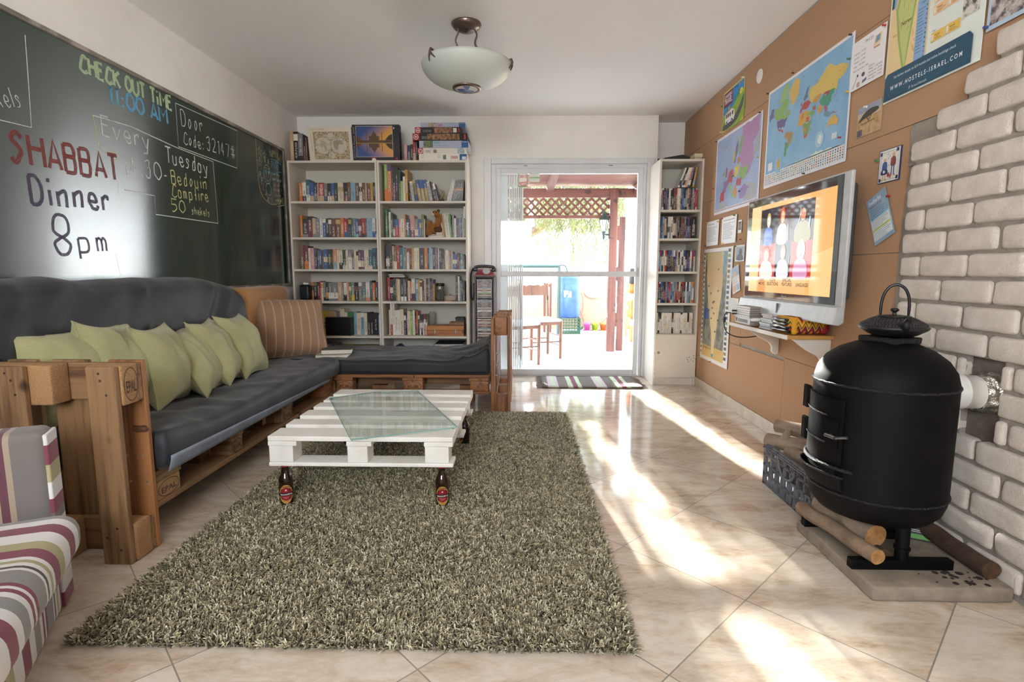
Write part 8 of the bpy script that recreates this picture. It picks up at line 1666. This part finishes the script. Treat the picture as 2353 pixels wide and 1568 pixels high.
q.build('soot_drips', plain('#1a1614', 0.9), fl_)
# kettle
KX, KY, KZ = 1.292, 1.876, 0.8135
ci = mat('cast_iron_kettle', '#141416', 0.38, c2='#1e1e21', nscale=30, bump=(300, 0.15, 0.001))
kt = thing('kettle', 'black cast iron hobnail kettle with arched handle on top of the stove', 'kettle', (KX, KY, KZ))
MB().lathe([(0.0, 0.0), (0.055, 0.0), (0.075, 0.008), (0.100, 0.024), (0.1045, 0.030), (0.1045, 0.033), (0.098, 0.040), (0.080, 0.053), (0.058, 0.064), (0.046, 0.068), (0.0, 0.068)], (KX, KY, KZ), 56).build('body', ci, kt)
q = MB()
for k in range(7):
    t = (k + 0.5) / 7; rr = 0.099 - t * 0.046; zz = 0.0395 + t * 0.0255 + 0.002 * math.sin(PI * t); nn = max(20, int(2 * PI * rr / 0.0098))
    for i in range(nn):
        a = 2 * PI * (i + 0.5 * (k % 2)) / nn; n_ = Vector((math.cos(a) * 0.50, math.sin(a) * 0.50, 0.86)); M_ = Matrix.Translation((KX + rr * math.cos(a), KY + rr * math.sin(a), KZ + zz)) @ n_.to_track_quat('Z', 'Y').to_matrix().to_4x4(); q.lathe([(0.0036, -0.0005), (0.0030, 0.0014), (0.0013, 0.0023), (0.0, 0.0024)], (0, 0, 0), 7, M=M_)
q.build('hobnails', ci, kt)
MB().lathe([(0.0, 0.0745), (0.030, 0.0735), (0.050, 0.0705), (0.052, 0.068), (0.047, 0.067)], (KX, KY, KZ), 36).build('lid', ci, kt); MB().lathe([(0.009, 0.073), (0.005, 0.079), (0.006, 0.083), (0.0125, 0.088), (0.0135, 0.092), (0.009, 0.097), (0.0, 0.098)], (KX, KY, KZ), 18).build('lid_knob', ci, kt)
ha = R(-28); hx, hy = math.cos(ha), math.sin(ha); P = []
for i in range(25): a = PI * i / 24; w_ = 0.040 * math.cos(a) * (1 + 0.15 * math.sin(a)); P.append((KX + hx * w_, KY + hy * w_, KZ + 0.066 + 0.112 * math.sin(a) ** 0.75))
MB().tube(P, [0.0035] + [0.0050] * 23 + [0.0035], 10).build('handle', mat('dark_steel_handle', '#3d3d42', 0.25, metal=0.9), kt)
sa_ = R(-105); sx_, sy_ = math.cos(sa_), math.sin(sa_); q = MB(); q.tube(cr([(KX + sx_ * 0.080, KY + sy_ * 0.080, KZ + 0.036), (KX + sx_ * 0.103, KY + sy_ * 0.103, KZ + 0.044), (KX + sx_ * 0.112, KY + sy_ * 0.112, KZ + 0.060), (KX + sx_ * 0.124, KY + sy_ * 0.124, KZ + 0.071)], 5), [0.019 - 0.0008 * i for i in range(16)], 14); q.build('spout', ci, kt)
# logs, crate, carton
bk1 = mat('pale_log_bark', '#8a7766', 0.9, c2='#a99683', nscale=9, stretch=(1, 1, 1), bump=(30, 0.6, 0.006)); bk2 = mat('brown_log_bark', '#76604f', 0.9, c2='#97806c', nscale=14, bump=(40, 0.7, 0.006)); bk3 = mat('dark_log_bark', '#3a2a20', 0.95, c2='#55402f', nscale=16, bump=(40, 0.9, 0.008))
cut = mat('cut_log_end', '#b58a58', 0.85, c2='#96683c', nscale=40, bump=(90, 0.4, 0.002)); cutd = mat('dark_cut_end', '#5a3f2a', 0.9, c2='#44301f', nscale=40)
def log(label, a, b, ra, rb, bark, ends, seed, group, twig=None):
    a, b = Vector(a), Vector(b); t = thing('firewood_log', label, 'log', tuple((a + b) / 2), group); N_ = 14; s = seed * 1.9
    ax = (b - a).normalized(); sx = ax.cross(Vector((0, 0, 1))).normalized(); up = sx.cross(ax)
    def P(u, v):
        an = 2 * PI * v; rr = ra + (rb - ra) * u; rr *= 1 + 0.12 * mnoise.noise(Vector((math.cos(an) * 1.2 + s, math.sin(an) * 1.2, u * 4 + s))); c = a + (b - a) * u + up * 0.010 * mnoise.noise(Vector((u * 3 + s, s, 0))) + sx * 0.012 * mnoise.noise(Vector((u * 3, s, 5)))
        return c + (sx * math.cos(an) + up * math.sin(an)) * rr
    MB().grid(P, 22, 20).build('bark', bark, t)
    for u in (0, 1):
        q = MB(); ring = [P(u, i / 20) for i in range(20)]; c = sum(ring, Vector()) / 20; q.add([c] + ring, [(0, 1 + i, 1 + (i + 1) % 20) if u else (0, 1 + (i + 1) % 20, 1 + i) for i in range(20)]); q.build('cut_end', ends, t)
    if twig: u, L, an, rr = twig; c = P(u, an); dr2 = (c - (a + (b - a) * u)).normalized(); MB().tube([c - dr2 * 0.01, c + dr2 * L * 0.5 + ax * L * 0.5, c + dr2 * L + ax * L * 0.7], [rr, rr * 0.9, rr * 0.8], 10).build('branch_stub', bark, t)
    return t
log('long thin pale log along the slab edge with cut end over the foot bar', (1.105, 2.030, 0.112), (1.160, 1.655, 0.112), 0.025, 0.026, bk2, cut, 1, 'logs on the concrete slab', (0.72, 0.04, 0.55, 0.012))
log('thick pale log with round cut end lying inside the thin log under the stove', (1.180, 2.030, 0.128), (1.216, 1.755, 0.130), 0.038, 0.040, bk1, cut, 2, 'logs on the concrete slab')
log('short dark log under the stove between the thick log and the front leg', (1.235, 1.930, 0.078), (1.222, 1.725, 0.078), 0.026, 0.027, bk3, cutd, 3, 'logs on the concrete slab')
log('dark bark log lying against the stone bricks on the slab', (1.508, 1.985, 0.082), (1.516, 1.640, 0.082), 0.030, 0.031, bk3, cutd, 4, 'logs on the concrete slab')
gcr = mat('grey_crate_plastic', '#6a6e78', 0.45, c2='#60646d', nscale=8); CX, CY_, CZ = (1.190, 1.500), (2.100, 2.555), 0.205
ct = slat_crate('plastic_crate', 'grey plastic lattice crate full of firewood beside the stove', 'crate', CX[0], CX[1], CY_[0], CY_[1], 0.0005, CZ, gcr, 5, 7, 4)
q = MB()
for z in (0.190, 0.180): q.box(CX[0] - 0.004, CX[0] + 0.012, CY_[0] - 0.004, CY_[1] + 0.004, z, z + 0.005).box(CX[0] - 0.004, CX[1] + 0.004, CY_[0] - 0.004, CY_[0] + 0.012, z, z + 0.005).box(CX[1] - 0.012, CX[1] + 0.004, CY_[0] - 0.004, CY_[1] + 0.004, z, z + 0.005).box(CX[0] - 0.004, CX[1] + 0.004, CY_[1] - 0.012, CY_[1] + 0.004, z, z + 0.005)
q.build('rim', gcr, ct)
hg = MB(); yc = (CY_[0] + CY_[1]) / 2; hg.tube([(CX[0] - 0.002, yc + 0.075 * math.cos(a), 0.170 + 0.065 * math.sin(a)) for a in [PI + i * PI / 14 for i in range(15)]], 0.006, 8); hg.build('hand_hold', gcr, ct)
q = MB()
for i in range(14):
    y = CY_[0] + 0.03 + i * 0.030
    q.box(CX[0] + 0.004, CX[0] + 0.007, y, y + 0.016, 0.01, 0.095)
q.build('side_mesh', gcr, ct)
for i in range(1):
    q = MB()
    for k in range(16): x = CX[0] + 0.012 + k * 0.0185; q.box(x, x + 0.010, CY_[0] + 0.003, CY_[0] + 0.006, 0.01, 0.150)
    q.build('side_mesh', gcr, ct)
G_ = 'logs piled in the grey crate'
log('pale gnarled log slanting across the top of the crate', (1.205, 2.560, 0.218), (1.440, 2.190, 0.245), 0.034, 0.038, bk1, cut, 5, G_, (0.2, 0.05, 0.2, 0.018))
log('pale peeled log lying highest on the crate pile', (1.265, 2.600, 0.275), (1.470, 2.280, 0.285), 0.032, 0.036, bk1, cutd, 6, G_, (0.35, 0.03, 0.3, 0.015))
log('short log with round cut end at the near side of the crate', (1.255, 2.440, 0.200), (1.250, 2.235, 0.214), 0.030, 0.031, bk1, cut, 7, G_)
log('dark log poking over the near rim of the crate', (1.215, 2.175, 0.205), (1.480, 2.215, 0.202), 0.029, 0.030, bk3, cutd, 8, G_)
log('thick log standing up at the wall side of the crate', (1.440, 2.470, 0.150), (1.455, 2.500, 0.345), 0.038, 0.040, bk1, cut, 9, G_)
log('log standing up beside the thick one at the back of the crate', (1.395, 2.520, 0.150), (1.375, 2.560, 0.300), 0.036, 0.040, bk1, cut, 10, G_)
log('thin log low in the crate under the others', (1.235, 2.500, 0.120), (1.440, 2.180, 0.120), 0.036, 0.036, bk2, cut, 11, G_)
log('log buried in the middle of the crate', (1.300, 2.520, 0.070), (1.330, 2.150, 0.070), 0.040, 0.040, bk2, cut, 12, G_)
# black carton
Mb = Matrix.Translation((1.440, 1.902, 0.0517)) @ Matrix.Rotation(R(-28), 4, 'Z') @ Matrix.Rotation(R(-30), 4, 'X')
bx_ = thing('cardboard_carton', 'small black printed carton with green stripe leaning behind the stove leg', 'carton', (0, 0, 0)); ckb = plain('#141416', 0.45)
MB().box(-0.075, 0.075, 0.0, 0.035, 0.0, 0.105).build('carton', ckb, bx_, world=False, bevel=0.0015)
F = Flat((-0.075, -0.0002, 0), (1, 0, 0), (0, 0, 1), 0.0002); wt = '#d9d9d9'; F.rect(0.004, 0.004, 0.146, 0.020, '#5a9a45'); F.text('ZIP', 0.05, 0.007, 0.011, '#e9f0e6', True); F.line([(0.02, 0.05), (0.085, 0.05), (0.085, 0.098), (0.02, 0.098), (0.02, 0.05)], 0.0012, wt); F.lines(0.025, 0.093, 0.082, 0.005, 8, 0.0018, wt); F.rect(0.095, 0.055, 0.118, 0.078, wt); F.text('*', 0.100, 0.055, 0.03, '#141416', True); F.rect(0.12, 0.06, 0.145, 0.08, '#c9702b'); F.lines(0.025, 0.042, 0.14, 0.006, 3, 0.002, wt); F.text('P-718', 0.02, 0.100 - 0.004, 0.001, wt); F.mb.build('printed_front', F.mats, bx_, world=False)
F = Flat((0.0752, 0, 0), (0, 1, 0), (0, 0, 1), 0.0002); F.text('P-718', 0.006, 0.03, 0.016, wt, True, None, R(0)) if False else F.text('P-718', 0.025, 0.03, 0.016, wt, True, None, R(90)); F.mb.build('printed_side', F.mats, bx_, world=False)
bx_.matrix_world = Mb
